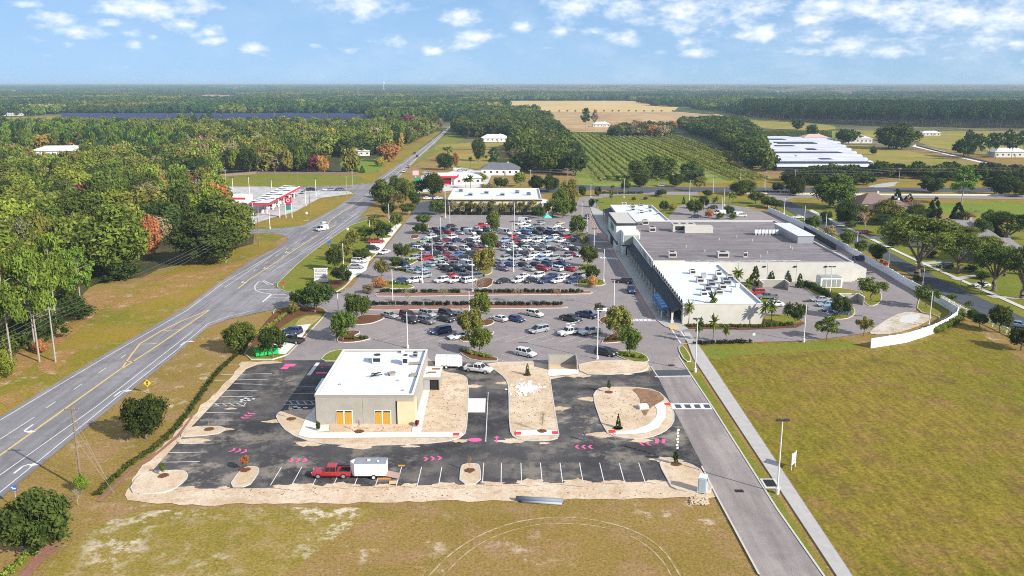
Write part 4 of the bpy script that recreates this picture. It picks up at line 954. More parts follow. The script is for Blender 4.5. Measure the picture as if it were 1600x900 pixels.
for i in range(6):
    p = PP((i + .5) / 6, .52); mb = MB(); X, Y = p[0] + c4[0].x, p[1] + c4[0].y
    e2 = empty('fuel_pump', (X, Y, .19), 0, ['nearest', 'second', 'third', 'fourth', 'fifth', 'farthest'][i] + ' fuel pump under the red and white canopy', 'fuel pump', 'pumps under the canopy')
    part(e2, 'cabinet', M_wpaint, lambda mb: mb.box((0, 0, 1.0), (.9, .6, 2.0))); part(e2, 'plinth', M_conc, lambda mb: mb.box((0, 0, .08), (2.0, 1.2, .16)))
g = G(374, 322); e = flat_building('station_shop', g.x - 6, g.y, g.x + 3, g.y + 12, 4.2, M_wpaint, M_roofwhite, 'small white station shop with red band behind the big oak', par=.4)
part(e, 'fascia', M_red, lambda mb: mb.box((4.5, -.08, 3.6), (9.1, .14, .8)))
a, b = G(447, 341), G(456.5, 341); hh = HT(451, 341, 309)
e = empty('price_sign', (a.x, a.y, 0), 0, 'tall roadside price sign with red ring panel above purple and green panels', 'sign')
W_ = b.x - a.x
for i in (0, 1): part(e, 'post', M_wpaint, lambda mb: mb.tube((i * W_, 0, 0), (i * W_, 0, hh), .14, n=8))
part(e, 'red_panel', M_red, lambda mb: mb.box((W_ / 2, -.1, hh - 1.1), (W_ + .3, .3, 2.2)))
part(e, 'ring', M_wpaint, lambda mb: [mb.tube((W_ / 2 + .62 * math.cos(t), -.28, hh - 1.1 + .62 * math.sin(t)), (W_ / 2 + .62 * math.cos(t + .55), -.28, hh - 1.1 + .62 * math.sin(t + .55)), .14, n=5) for t in [k * .524 for k in range(12)]])
part(e, 'price_panel', mat('purple_panel', (.22, .06, .22), .5), lambda mb: mb.box((W_ / 2, -.1, hh - 2.9), (W_ * .75, .3, 1.1)))
part(e, 'price_panel', M_greensign, lambda mb: mb.box((W_ / 2, -.1, hh - 4.4), (W_ * .75, .3, 1.6)))
# second station farther along
g0 = G(684, 290); e = empty('fuel_canopy', (g0.x, g0.y, 0), 0, 'small red and white fuel canopy beyond the roadside trees', 'canopy')
part(e, 'fascia', M_red, lambda mb: mb.box((6, 5, 4.9), (11, 10, .9))); part(e, 'roof', M_wpaint, lambda mb: (mb.box((6, 5, 5.5), (9.6, 8.6, .25)), [mb.box((2.5 + 3.4 * i, 5, 5.7), (1.2, 1.0, .3)) for i in range(3)]))
for i in range(4): part(e, 'column', M_wpaint, lambda mb: mb.box((2 + 8 * (i % 2), 2 + 6 * (i // 2), 2.2), (.5, .5, 4.4)))
g = G(705, 289); e = flat_building('station_shop', g.x, g.y, g.x + 9, g.y + 14, 3.8, M_wpaint, M_roofwhite, 'white shop with a red emblem next to the far fuel canopy')
part(e, 'emblem', M_red, lambda mb: mb.tube((4.5, -.02, 2.2), (4.5, -.12, 2.2), .75, n=12)); part(e, 'side_band', M_red, lambda mb: mb.box((-3.2, 1, 1.4), (6.2, .3, 2.8)))
g = G(650, 290); hh = 8.5; e = empty('price_sign', (g.x, g.y, 0), 0, 'pink and white pylon sign by the far station with a green panel below', 'sign')
part(e, 'post', M_wpaint, lambda mb: mb.tube((0, 0, 0), (0, 0, hh), .2)); part(e, 'panel', mat('pink_panel', (.75, .45, .50), .6), lambda mb: mb.box((0, -.3, hh - 1.3), (3.4, .3, 2.6))); part(e, 'price_panel', M_greensign, lambda mb: mb.box((.8, -.3, 3.6), (4.0, .3, 1.8)))

def house(px, py, w, d, h, rh, rz, roof, wall, label, name='house'):
    g = G(px, py); e = empty(name, (g.x, g.y, .05), rz, label, 'house')
    part(e, 'wall', wall, lambda mb: mb.box((0, d / 2, h / 2), (w, d, h)))
    o = .7; k = min(w, d) / 2 * .9
    if w >= d: ridge = [(-w / 2 + k, d / 2), (w / 2 - k, d / 2)]
    else: ridge = [(0, k), (0, d - k)]
    R = part(e, 'roof', roof, lambda mb: mb.add([(-w / 2 - o, -o, h), (w / 2 + o, -o, h), (w / 2 + o, d + o, h), (-w / 2 - o, d + o, h), (*ridge[0], h + rh), (*ridge[1], h + rh)],
        [(3, 2, 1, 0)] + ([(0, 1, 5, 4), (1, 2, 5), (2, 3, 4, 5), (3, 0, 4)] if w >= d else [(0, 1, 4), (1, 2, 5, 4), (2, 3, 5), (3, 0, 4, 5)])))
    part(R, 'chimney', wall, lambda mb: mb.box((w * .2, d * .55, h + rh * .7), (.8, .8, rh * .9)))
    for i in range(max(2, int(w / 4))):
        part(e, 'window', M_darkglass, lambda mb: mb.box((-w / 2 + 2 + i * (w - 4) / max(1, int(w / 4) - 1 or 1), -.04, h * .52), (1.3, .08, 1.2)))
    part(e, 'door', M_taupe2, lambda mb: mb.box((w * .12, -.05, 1.05), (1.0, .08, 2.1)))
    return e
house(782, 274, 24, 12, 4.0, 3.4, 0, mat('slate_roof', (.16, .17, .20), .9, (.11, .12, .14), 1), M_wpaint, 'white house with grey hip roof beyond the sand-coloured building')
house(773, 222, 26, 12, 4.2, 3.2, 0, M_metalw, M_wpaint, 'white metal-roofed farmhouse beside the dark round tree')
house(91, 246, 42, 20, 5, 3.5, .1, M_metalw, M_wpaint, 'white-roofed farm buildings standing in the left woods clearing', 'farmhouse')
house(556, 244, 22, 12, 4, 3.0, .2, M_lightwall, M_lightwall, 'pale roofed house half hidden by the orange tree beside the highway')
house(280, 277, 14, 10, 4, 2.5, 0, M_wpaint, M_lightwall, 'small white-roofed house in front of the dark woods left of the field')
house(1410, 348, 22, 16, 3.6, 4.8, .3, M_brownroof, M_lightwall, 'house with broad brown roof behind the residential oaks')
house(1488, 388, 30, 16, 3.6, 5.5, -.35, M_greyroof, M_lightwall, 'house with long grey-beige roof behind the large live oak')
house(1372, 330, 16, 14, 3.4, 4.2, .1, M_brownroof, M_lightwall, 'reddish brown roofed house beside the tall pine and rear road')
house(1560, 412, 18, 12, 3.4, 4.2, -.3, M_greyroof, mat('green_house_wall', (.16, .24, .19), .9), 'green-walled house with grey roof at the right edge of the street')
house(1455, 212, 20, 9, 3, 2, 0, M_metalw, M_lightwall, 'white-roofed barn in front of the pine plantation')
house(1580, 246, 26, 12, 4, 3, 0, M_metalw, M_lightwall, 'pale barn at the right edge beside the tall pines')
house(1340, 224, 28, 16, 4.5, 3.0, 0, M_lightwall, M_lightwall, 'tan farm shed beside the huge round oak')
house(1275, 222, 24, 16, 4.5, 3.0, 0, mat('salmon_roof', (.58, .40, .34), .9), M_lightwall, 'salmon-roofed shed above the white greenhouses')
house(1020, 212, 24, 14, 4, 3, 0, M_greyroof, M_lightwall, 'grey farmhouse among the autumn trees above the vineyard')
house(940, 199, 22, 12, 4, 3, 0, M_metalw, M_lightwall, 'distant white shed at the earthworks')
g = G(600, 146); e = empty('radio_mast', (g.x, g.y, 0), 0, 'thin pale radio mast standing in the distant woodland', 'mast')
part(e, 'mast', M_metalw, lambda mb: mb.tube((0, 0, 0), (0, 0, 62), 2.0, 1.4, n=6)); part(e, 'platform', M_metalw, lambda mb: mb.tube((0, 0, 52), (0, 0, 58), 5, 5, n=8))
# scattered far farm buildings
for x, y, lb in ((128, 172, 'long pale roof cluster in the left distance, left'), (560, 157, 'pale roof cluster in the central distance'), (775, 160, 'pale buildings at the left end of the hay field'), (20, 181, 'long white shed at the left edge beside the solar field'), (706, 288, 'white flat building behind the trees of the far station')): house(x, y, 34, 14, 3.5, 2.5, .1, MATS['white_metal'], M_lightwall, lb, 'farm_building')
farb = [(60, 172, 'farthest-left'), (118, 170, 'second'), (140, 168, 'third'), (230, 141, 'tiny fourth'), (248, 143, 'tiny fifth'), (10, 143, 'leftmost hazy'), (30, 141, 'second hazy'), (565 + 200, 158, 'far central')]
for x, y, w_ in farb:
    house(x, y, 60 if y > 150 else 110, 30, 6, 4, 0, M_metalw, M_lightwall, w_ + ' pale farm roof among the distant left woodland', 'farm_building')

# greenhouses
M_solar = mat('shade_cloth', (.030, .036, .06), .7, (.05, .055, .08), .02)
YL = [G(1200, y).y for y in (268, 262.5, 257, 251.5, 246, 240.5, 235, 229.5, 224, 219)]
def gx(y, a, b): t = (y - b[1]) / (a[1] - b[1]); return b[0] + (a[0] - b[0]) * t
La, Lb = G(1216, 270), G(1172, 218); Ra, Rb = G(1374, 268), G(1296, 218)
for i in range(len(YL) - 1):
    y0, y1 = YL[i] + 2.5, YL[i + 1] - 2.0; x0, x1 = gx(y0, La, Lb), gx(y0, Ra, Rb)
    e = empty('greenhouse', (x0, y0, .1), 0, ['nearest', 'second', 'third', 'fourth', 'fifth', 'sixth', 'seventh', 'eighth', 'farthest'][i] + ' long white greenhouse bay in the block of nine', 'greenhouse', 'white greenhouse bays')
    w_, d_ = x1 - x0, y1 - y0
    part(e, 'wall', M_blackp, lambda mb: mb.box((w_ / 2, d_ / 2, 1.4), (w_, d_ * .9, 2.8)))
    n_ = max(1, round(d_ / 9)); dd_ = d_ / n_
    def ro(mb):
        for k in range(n_):
            mb.loft([[(x, k * dd_ + dd_ * (.5 - .47 * math.cos(t)), 2.8 + 1.6 * math.sin(t)) for t in [j * math.pi / 6 for j in range(7)]] for x in (0, w_)])
    part(e, 'shade_strip', M_solar, lambda mb: mb.loft([[(x, d_ - (.34 if i % 3 else .5) * d_, 4.42), (x, d_ + .6, 4.42), (x, d_ + .6, 4.6), (x, d_ - (.34 if i % 3 else .5) * d_, 4.6)] for x in ((i * 37) % 50, w_ - (i * 23) % 60)]))
    part(e, 'roof', mat('greenhouse_film', (.62, .64, .70), .6, (.48, .50, .57), .05), ro)

# walls and fences
def wall_run(name, pts, h, t, m, label, cat='wall', panels=0, z0=0):
    P = [Vector(G(*p)[:2]) for p in pts] if len(pts[0]) == 2 else pts
    o = P[0]; mb = MB(); Lf, Rt = [], []
    for i, p in enumerate(P):
        d = (P[min(i + 1, len(P) - 1)] - P[max(i - 1, 0)]).normalized(); n_ = Vector((-d.y, d.x)) * t / 2; Lf.append(p + n_ - o); Rt.append(p - n_ - o)
    mb.loft([[(*a, z0), (*b, z0), (*b, h), (*a, h)] for a, b in zip(Rt, Lf)])
    e = empty(name, (o.x, o.y, 0), 0, label, cat); mb.build('panel', m, e)
    if panels:
        for a, b in zip(P, P[1:]):
            n_ = max(1, round((b - a).length / panels))
            for k in range(n_):
                q = a + (b - a) * (k / n_) - o; m2 = MB(); m2.box((q.x, q.y, h / 2 + .08), (t * 1.8, t * 1.8, h + .16)); m2.build('post', m, e)
    return e
M_vinyl = mat('white_vinyl', (.80, .83, .88), .5)
wall_run('vinyl_wall', [(1200, 331), (1229, 345), (1270, 364), (1311, 385.5), (1336, 400.5), (1360, 415), (1385.5, 428.5), (1410, 444), (1440, 460), (1466, 476), (1496, 494), (1494, 501), (1480, 511), (1460, 521), (1440, 528), (1415, 536), (1360, 544.5)], 2.3, .16, M_vinyl, 'long curving white vinyl wall round the service drive', panels=5)
wall_run('rail_fence', [(1460, 463), (1490, 480), (1530, 501), (1584, 526), (1640, 556)], 1.3, .08, M_vinyl, 'low white rail fence along the residential street', 'fence', 3, z0=.95)
wall_run('rail_fence', [(1150, 304), (1240, 305), (1420, 306.5), (1620, 307)], 1.2, .08, mat('cream_fence', (.70, .64, .55), .8), 'long low cream fence along the rear road', 'fence', 6, z0=.35)
wall_run('board_fence', [(956, 214.5), (1060, 220)], 1.6, .3, M_vinyl, 'white board fence along the top of the vineyard', 'fence', 12)
wall_run('dark_fence', [(1256, 362), (1306, 392)], 2.2, .1, M_black, 'dark screening fence on the store side of the service drive', 'fence', 5)
wall_run('farm_fence', [(1432, 228), (1470, 238), (1560, 258)], 1.2, .2, M_woodpole, 'wooden farm fence beside the track across the pasture', 'fence', 12)
wall_run('woods_fence', [(300, 292), (345, 276), (400, 272), (560, 273)], 1.6, .15, M_woodpole, 'weathered board fence between the green field and the woods', 'fence', 8)
sheet('farm_track', [(1430, 226), (1560, 257), (1600, 268), (1590, 269), (1550, 259), (1425, 229)], .2, M_concw)
sheet('farm_track', [(1069, 222), (1074, 222), (1080, 250), (1072, 250)], .2, M_walk)
sheet('gravel_pad', [(1350, 292), (1385, 286), (1408, 284), (1398, 288), (1400, 291), (1375, 294)], .2, M_walk, 1)
# loading yard enclosures
for (x, y, w_, d_, lb) in ((1191, 455, 7.5, 4, 'taupe dumpster enclosure between the cone shrubs behind the small car park'), (1317, 478, 5.5, 4, 'taupe dumpster enclosure on the oval service island')):
    g = G(x, y); e = empty('dumpster_enclosure', (g.x, g.y, .2), 0, lb, 'enclosure')
    part(e, 'wall', M_tan, lambda mb: (mb.box((.1, d_ / 2, 1.1), (.2, d_, 2.2)), mb.box((w_ - .1, d_ / 2, 1.1), (.2, d_, 2.2)), mb.box((w_ / 2, d_ - .1, 1.1), (w_ - .4, .2, 2.2))))
    part(e, 'cap', M_concw, lambda mb: (mb.box((.1, d_ / 2, 2.26), (.3, d_ + .1, .1)), mb.box((w_ - .1, d_ / 2, 2.26), (.3, d_ + .1, .1)), mb.box((w_ / 2, d_ - .1, 2.26), (w_ - .5, .3, .1))))
g = G(1281, 451); e = empty('generator', (g.x, g.y, .2), 0, 'large white generator housing against the supermarket side wall', 'generator')
part(e, 'housing', M_wpaint, lambda mb: (mb.box((3.2, 2, 1.4), (6.2, 4, 2.8)),)); part(e, 'top_grille', M_steel, lambda mb: (mb.box((3.2, 2, 2.95), (5.8, 3.6, .3)),)); part(e, 'door', M_steel, lambda mb: [mb.box((1.2 + 1.35 * i, -.03, 1.4), (1.1, .05, 2.2)) for i in range(4)])

# ------------------------------------------------------------------ lamps, poles, wires
def light_pole(bx, by, ty, label, heads=2, m=M_polew, grp='parking and drive lamp posts'):
    g = G(bx, by); h = HT(bx, by, ty); e = empty('lamp_post', (g.x, g.y, 0), 0, label, 'lamp post', grp)
    part(e, 'base', M_conc, lambda mb: mb.tube((0, 0, 0), (0, 0, .9), .32, n=10))
    part(e, 'pole', m, lambda mb: mb.tube((0, 0, .9), (0, 0, h - .25), .13, .09, n=8))
    for s_ in ((-1, 1) if heads == 2 else (1,)):
        part(e, 'lamp_head', M_bronze, lambda mb: (mb.box((.55 * s_, 0, h - .12), (.75, .5, .24)), mb.box((.15 * s_, 0, h - .15), (.32, .1, .1))))
    return e
LP = [(1214, 772, 655, 'tall double-headed lamp post beside the sidewalk nearest the camera'), (1086, 582, 497, 'lamp post on the sidewalk corner by the dark asphalt strip'), (933, 562, 482, 'lamp post beside the black suv at the bottom right of the open car park'),
 (637, 545, 485, 'lamp post rising behind the new building roof'), (614, 478, 418, 'lamp post on the hedge median left of the silver sedan'), (529, 496, 456, 'lamp post by the two oaks at the entrance curve'),
 (733, 487, 452, 'lamp post behind the oaks on the middle median'), (738, 456, 402, 'lamp post at the far hedge median beside the large crown'), (660, 443, 391, 'lamp post by the bright red car'), (675.5, 405, 363, 'lamp post left of the centre in the full car park, second nearest'),
 (689, 376, 338, 'lamp post in the left rows three behind the bright red car'), (703, 354, 320, 'lamp post at the thinly parked back rows, left half'), (696, 341, 290, 'very tall lamp post at the corner of the sand-coloured building'),
 (802, 425, 374, 'lamp post among the right rows, nearest one'), (800, 388, 346, 'lamp post among the right rows, middle one'), (804, 362, 315, 'tall lamp post behind the right rows near the white van'),
 (917, 366, 334, 'lamp post on the store aisle, third farthest'), (928, 391, 357, 'lamp post on the store aisle by the upper crosswalks'), (943, 441, 387, 'lamp post on the store aisle by the orange shrub'), (959, 482, 436, 'lamp post on the store aisle by the blue car'),
 (899.5, 324, 300, 'short-looking far lamp post left of the aisle end'), (909, 342, 315, 'lamp post at the far left of the aisle'), (923, 309, 287, 'lamp post by the two round shrubs at the rear road'), (974.7, 309.5, 278, 'lamp post on the rear entrance lawn'),
 (537, 418, 378, 'lamp post over the white cars on the gravel pad'), (578, 374, 342, 'lamp post above the red pickup'), (608, 347.5, 317, 'lamp post at the top of the left strip'),
 (1255.5, 535, 470, 'lamp post at the lower edge of the service drive'), (1451, 511.5, 452, 'lamp post inside the curve of the white wall'), (1442, 445, 417, 'lamp post at the foot of the big live oak'), (1296, 467, 416, 'lamp post behind the small car row on the service drive'),
 (1387, 428, 386, 'lamp post beside the red machine at the white wall'), (1338, 392, 360, 'lamp post along the white wall, third from its far end'), (1289, 370, 332, 'lamp post along the white wall, second from its far end'), (1256, 355, 320, 'lamp post along the white wall, farthest'), (1225, 335, 307.5, 'lamp post at the start of the residential street'),
 (1077, 313.5, 280.5, 'lamp post by the rear junction'), (1114, 301, 277, 'lamp post by the rear road trees'), (1131, 322, 292, 'lamp post by the rear palms, right one'), (1128, 332, 306, 'lamp post by the rear palms, left one'), (1194, 300, 279, 'lamp post among the rear road oaks')]
for x, y, t, lb in LP: light_pole(x, y, t, lb, 2 if y > 380 else 1)
GP = [(397, 351, 315.5, 'lamp post at the near corner of the fuel station'), (422, 358, 326, 'lamp post nearest the highway junction at the fuel station'), (437, 340, 309.5, 'lamp post left of the price sign'), (478, 322, 291.5, 'lamp post right of the fuel canopy'),
      (494, 307, 279, 'lamp post at the far right of the forecourt'), (390, 304, 275, 'lamp post behind the station shop'), (424.5, 295, 279.5, 'lamp post beyond the canopy beside the shrub'), (364, 296, 277, 'stubby white lamp post at the far left forecourt edge')]
for x, y, t, lb in GP: light_pole(x, y, t, lb, 2, M_wpaint, 'fuel station lamp posts')
TOPS = {}
def util_pole(key, bx, by, ty, label, m=M_woodpole, arms=1):
    g = G(bx, by); h = HT(bx, by, ty); e = empty('utility_pole', (g.x, g.y, 0), 0, label, 'utility pole', 'utility poles')
    part(e, 'pole', m, lambda mb: mb.tube((0, 0, 0), (0, 0, h), .19, .12, n=8))
    for k in range(arms):
        part(e, 'crossarm', m, lambda mb: mb.box((0, 0, h - .5 - .9 * k), (2.2, .14, .14)))
        part(e, 'insulator', M_steel, lambda mb: [mb.tube((x, 0, h - .43 - .9 * k), (x, 0, h - .2 - .9 * k), .06, n=6) for x in (-.95, 0.35, .95)])
    TOPS[key] = Vector((g.x, g.y, h)); return e
UP = [('a', 128, 765, 635, 'weathered brown utility pole with guy wires at the site corner', M_woodpole, 1), ('b', 87, 566, 480, 'grey utility pole in front of the pines', M_greypole, 1), ('c', 353, 411, 363, 'grey utility pole in front of the dark oaks', M_greypole, 1),
      ('d', 355, 310, 264.5, 'utility pole at the far left of the green field', M_greypole, 1), ('e', 405, 385, 340, 'thin pole at the drive mouth below the fuel station', M_woodpole, 1), ('f', 485, 337, 300, 'brown pole on the verge by the fuel station', M_woodpole, 1),
      ('g', 551, 293, 267.5, 'pale pole at the crossroads, right one', M_greypole, 1), ('h', 542, 308, 275, 'pale pole at the crossroads, left one', M_greypole, 1), ('i', 466, 300, 268, 'thin pole in the green field behind the canopy', M_woodpole, 1),
      ('j', 828.5, 290, 265, 'utility pole behind the sand-coloured building', M_greypole, 1), ('k', 887, 283, 263, 'utility pole in front of the vineyard', M_greypole, 1), ('l', 1156, 292, 264, 'utility pole left of the white greenhouses', M_greypole, 1),
      ('m', 1195, 299, 268, 'utility pole right of the rear palms', M_greypole, 1), ('n', 1241, 294, 264.5, 'utility pole in front of the white greenhouses', M_greypole, 1), ('o', 1404, 286, 262, 'utility pole beside the sandy track on the right', M_greypole, 1),
      ('p', 624, 205, 190, 'far pole beside the highway by the maroon tree', M_greypole, 1), ('q', 670, 213, 195, 'far pole at the top of the highway', M_greypole, 1), ('r', 1506, 238, 217, 'thin pole in the right pasture', M_woodpole, 1), ('s', 56, 552, 455, 'bare leaning trunk-like pole at the woods edge', M_greypole, 0)]
for u in UP: util_pole(*u)
def wires(pairs, label, n=3, sag=.02):
    mb = MB(); o = TOPS[pairs[0][0]] if isinstance(pairs[0][0], str) else pairs[0][0]
    for a, b in pairs:
        A = TOPS[a] if isinstance(a, str) else a; Bv = TOPS[b] if isinstance(b, str) else b; d = (Bv - A).length
        for k in range(n):
            off = Vector((0, 0, -.25 - .9 * k)) ; pr_ = None
            for j in range(13):
                t = j / 12; p = A.lerp(Bv, t) + off - Vector((0, 0, 4 * sag * d * t * (1 - t) * .5))
                if pr_ is not None: mb.tube(pr_, p, max(.02, (p.y) * .00013), n=3, cap=False)
                pr_ = p
    tag(mb.build('power_line', M_wire), label, 'power line')
wires([('b', 'c'), ('b', G(-60, 640) + Vector((0, 0, 11)))], 'power line wires passing in front of the pines and oaks', 4)
wires([('c', 'e')], 'power line wires from the pole by the dark oaks to the fuel station drive', 3)
wires([('d', 'i'), ('i', 'g'), ('d', G(150, 300) + Vector((0, 0, 13)))], 'power line wires across the far green field', 2)
wires([('j', 'k'), ('k', 'l'), ('l', 'n'), ('n', 'o'), ('o', G(1700, 284) + Vector((0, 0, 11)))], 'long power line wires along the rear road', 3)
mb = MB(); A = TOPS['a']
for q, f in (((168, 752), .92), ((172, 757), .78), ((179, 772), .62)):
    b = G(*q); mb.tube((A.x, A.y, A.z * f), (b.x, b.y, .1), .02, n=4, cap=False)
tag(mb.build('guy_wire', M_greypole), 'pale guy wires and sleeves staying the brown pole at the site corner', 'guy wire')

# ------------------------------------------------------------------ signs and small site things
def post_sign(bx, by, ty, w, h, m, label, diamond=False, name='road_sign', face=None):
    g = G(bx, by); H_ = HT(bx, by, ty); e = empty(name, (g.x, g.y, 0), 0, label, 'sign')
    part(e, 'post', M_greypole, lambda mb: mb.box((0, 0, H_ / 2), (.09, .09, H_)))
    if diamond: part(e, 'panel', m, lambda mb: mb.loft([[(0, y, H_ - 2 * w * .7), (w * .7, y, H_ - w * .7), (0, y, H_), (-w * .7, y, H_ - w * .7)] for y in (-.1, -.06)]))
    else: part(e, 'panel', m, lambda mb: mb.box((0, -.08, H_ - h / 2), (w, .05, h)))
    if face: face(e, H_)
    return e
M_ysign = mat('yellow_sign', (.85, .60, .02), .5)
def sigface(e, H_):
    c = H_ - 1.0 * .7
    part(e, 'signal_symbol', M_black, lambda mb: mb.box((0, -.115, c), (.30, .02, .78)))
    for k, m in enumerate((M_red, M_ysign, M_greensign)): part(e, 'signal_dot', m, lambda mb: mb.tube((0, -.13, c + .25 - .25 * k), (0, -.145, c + .25 - .25 * k), .09, n=8))
post_sign(232, 616, 593, 1.0, 1, M_ysign, 'yellow diamond signal-ahead sign on the verge beside the round oak', True, face=sigface)
M_bsign = mat('blue_sign', (.05, .13, .55), .5)
def bl(e, H_): part(e, 'panel_symbol', M_wpaint, lambda mb: (mb.box((0, -.12, H_ - .45), (.5, .02, .2)), mb.box((-.25, -.12, H_ - .25), (.25, .02, .12))))
post_sign(27, 795, 758, .75, .8, M_bsign, 'blue service sign on the verge above the lowest oak', face=bl)
post_sign(515, 392, 376, 1.1, 1.0, M_bsign, 'blue square sign on the verge beside the highway')
post_sign(544, 372, 356, .8, .9, M_wpaint, 'small white sign on the verge by the olive shrubs')
post_sign(480, 347, 331, .8, .9, M_wpaint, 'small white sign on the verge before the price sign')
post_sign(443, 453, 440, .8, .8, M_red, 'red octagonal stop sign at the entrance lawn tip')
post_sign(1177, 537, 520, .6, .6, M_wpaint, 'small white sign at the service drive edge')
post_sign(1195, 539, 532, .3, .5, M_red, 'little red marker post at the lawn edge')
post_sign(1496 + 4, 450, 437, .6, .6, M_wpaint, 'small sign post in front of the white sedan')
# monument sign at the entrance
g = G(492, 441); g2 = G(512, 441); w_ = g2.x - g.x; hh = HT(500, 441, 420)
e = empty('monument_sign', (g.x, g.y, .25), 0, 'white monument sign with grey tenant panels at the entrance lawn', 'sign')
part(e, 'frame', M_wpaint, lambda mb: (mb.box((w_ / 2, 0, hh / 2), (w_, .6, hh)), mb.box((w_ / 2, 0, hh - .1), (w_ + .3, .8, .2)), mb.box((w_ / 2, 0, .3), (w_ + .3, .8, .6))))
for k in range(3): part(e, 'panel', mat('grey_panel', (.45, .44, .45), .6), lambda mb: mb.box((w_ / 2, -.33, hh - .7 - .95 * k), (w_ * .86, .06, .7)))
part(e, 'lettering', mat('pale_letters', (.72, .7, .68), .6), lambda mb: [mb.box((w_ * .18 + i * w_ * .09, -.37, hh - .7 - .95 * k), (w_ * .055, .03, .3)) for k in range(3) for i in range(8) if (i * 7 + k * 3) % 5])
# stacked real-estate boards
for (bx, by, ty, lb, nb) in ((1239, 733, 706, 'white and red notice boards on two posts on the big lawn', 2),):
    g = G(bx, by); hh = HT(bx, by, ty); e = empty('notice_board', (g.x, g.y, 0), .9, lb, 'sign')
    for s_ in (-1, 1):
        part(e, 'post', M_wpaint, lambda mb: mb.box((s_ * .75, 0, hh / 2), (.12, .12, hh)))
    part(e, 'panel', M_wpaint, lambda mb: mb.box((0, 0, hh * .62), (1.7, .06, hh * .62))); part(e, 'lettering', M_red, lambda mb: [mb.box((0, s_ * .045, hh * (.48 + .14 * k)), (1.2, .02, .1)) for k in range(3) for s_ in (-1, 1)])
g = G(1057, 722); hh = HT(1057, 722, 672); e = empty('pennant_post', (g.x, g.y, .3), .5, 'dark post hung with small white boards on the corner island', 'sign')
part(e, 'post', M_woodpole, lambda mb: mb.tube((0, 0, 0), (-.2, 0, hh), .05, n=6)); 
for k in range(7): part(e, 'board', M_wpaint, lambda mb: mb.box((.06 - .1 * (k % 2), 0, hh - .35 - .48 * k), (.42, .05, .3)))
# portable toilet
g = G(1097, 770); e = empty('portable_toilet', (g.x, g.y, .3), -.35, 'pale blue-grey portable toilet beside the access road corner', 'portable toilet')
M_pt = mat('toilet_grey', (.50, .58, .62), .6); 
part(e, 'body', M_pt, lambda mb: (mb.box((0, 0, 1.15), (1.25, 1.25, 2.2), taper=.96), mb.box((0, 0, .06), (1.35, 1.35, .12))))
part(e, 'roof', mat('toilet_roof', (.70, .80, .85), .5), lambda mb: mb.box((0, 0, 2.34), (1.25, 1.25, .18), taper=.8))
part(e, 'door', mat('toilet_door', (.42, .50, .54), .6), lambda mb: (mb.box((0, -.635, 1.1), (.85, .03, 1.9)),)); part(e, 'vent', M_black, lambda mb: [mb.box((.63, 0, 1.6 + .1 * k), (.03, .8, .04)) for k in range(4)])
# pipe on the turf
a, b = G(806, 783), G(880, 787); e = empty('drain_pipe', (a.x, a.y, 0), 0, 'long dark grey pipe lying on the turf below the site', 'pipe')
part(e, 'pipe', mat('grey_pvc', (.20, .22, .26), .5), lambda mb: mb.tube((0, 0, .42), (b.x - a.x, b.y - a.y, .42), .36, n=14), True)
part(e, 'pipe', mat('pale_pipe', (.35, .38, .42), .5), lambda mb: mb.tube((.8, -.55, .25), (b.x - a.x - .2, b.y - a.y - .5, .25), .18, n=10), True)
g = G(1005, 640); e = empty('utility_cabinet', (g.x, g.y, .33), .15, 'white flat utility cabinet on the oval drive island', 'cabinet')
part(e, 'cabinet', M_wpaint, lambda mb: mb.box((0, 0, .3), (1.6, 1.3, .6))); part(e, 'plinth', M_conc, lambda mb: mb.box((0, 0, .04), (1.9, 1.6, .08)))
# heap of white rock
g = G(822, 609); mb = MB(); rr = random.Random(5)
for k in range(170):
    a = rr.uniform(0, 6.28); r = abs(rr.gauss(0, 1)); s_ = rr.uniform(.12, .42)
    mb.box((g.x + 1.9 * r * math.cos(a) * .8, g.y + 2.6 * r * math.sin(a) * .8, .3 + s_ * .16), (s_ * 1.8, s_ * 1.4, s_ * .5), a, taper=.6)
tag(mb.build('white_rubble', mat('white_rock', (.82, .82, .80), .9)), 'heap of white rubble on the middle drive island', 'rubble', kind='stuff')
mb = MB()
for k in range(60):
    g = G(rr.uniform(1078, 1106), rr.uniform(778, 790)); s_ = rr.uniform(.1, .35); mb.box((g.x, g.y, .16 + s_ * .2), (s_ * 1.5, s_, s_ * .6), rr.uniform(0, 3))
tag(mb.build('sand_rubble', M_sandy), 'pale rubble on the turf below the portable toilet', 'rubble', kind='stuff')
mb = MB()
for k in range(420):
    x = rr.uniform(210, 1100); reg = rr.random()
    if reg < .35: p = (rr.uniform(660, 728), rr.uniform(590, 672))
    elif reg < .5: p = (rr.uniform(800, 868), rr.uniform(600, 672))
    elif reg < .7: p = (rr.uniform(940, 1020), rr.uniform(614, 660))
    elif reg < .8: p = (rr.uniform(500, 640), rr.uniform(669, 676))
    else: p = (x, rr.uniform(764, 778))
    g = G(*p); s_ = rr.uniform(.04, .17); mb.box((g.x, g.y, .30 if reg < .8 else .15), (s_ * rr.uniform(1, 2.6), s_, .10), rr.uniform(0, 3), taper=.6)
tag(mb.build('site_debris', mat('debris_brown', (.20, .13, .09), .9)), 'scattered clods and offcuts over the sandy beds', 'debris', kind='stuff')
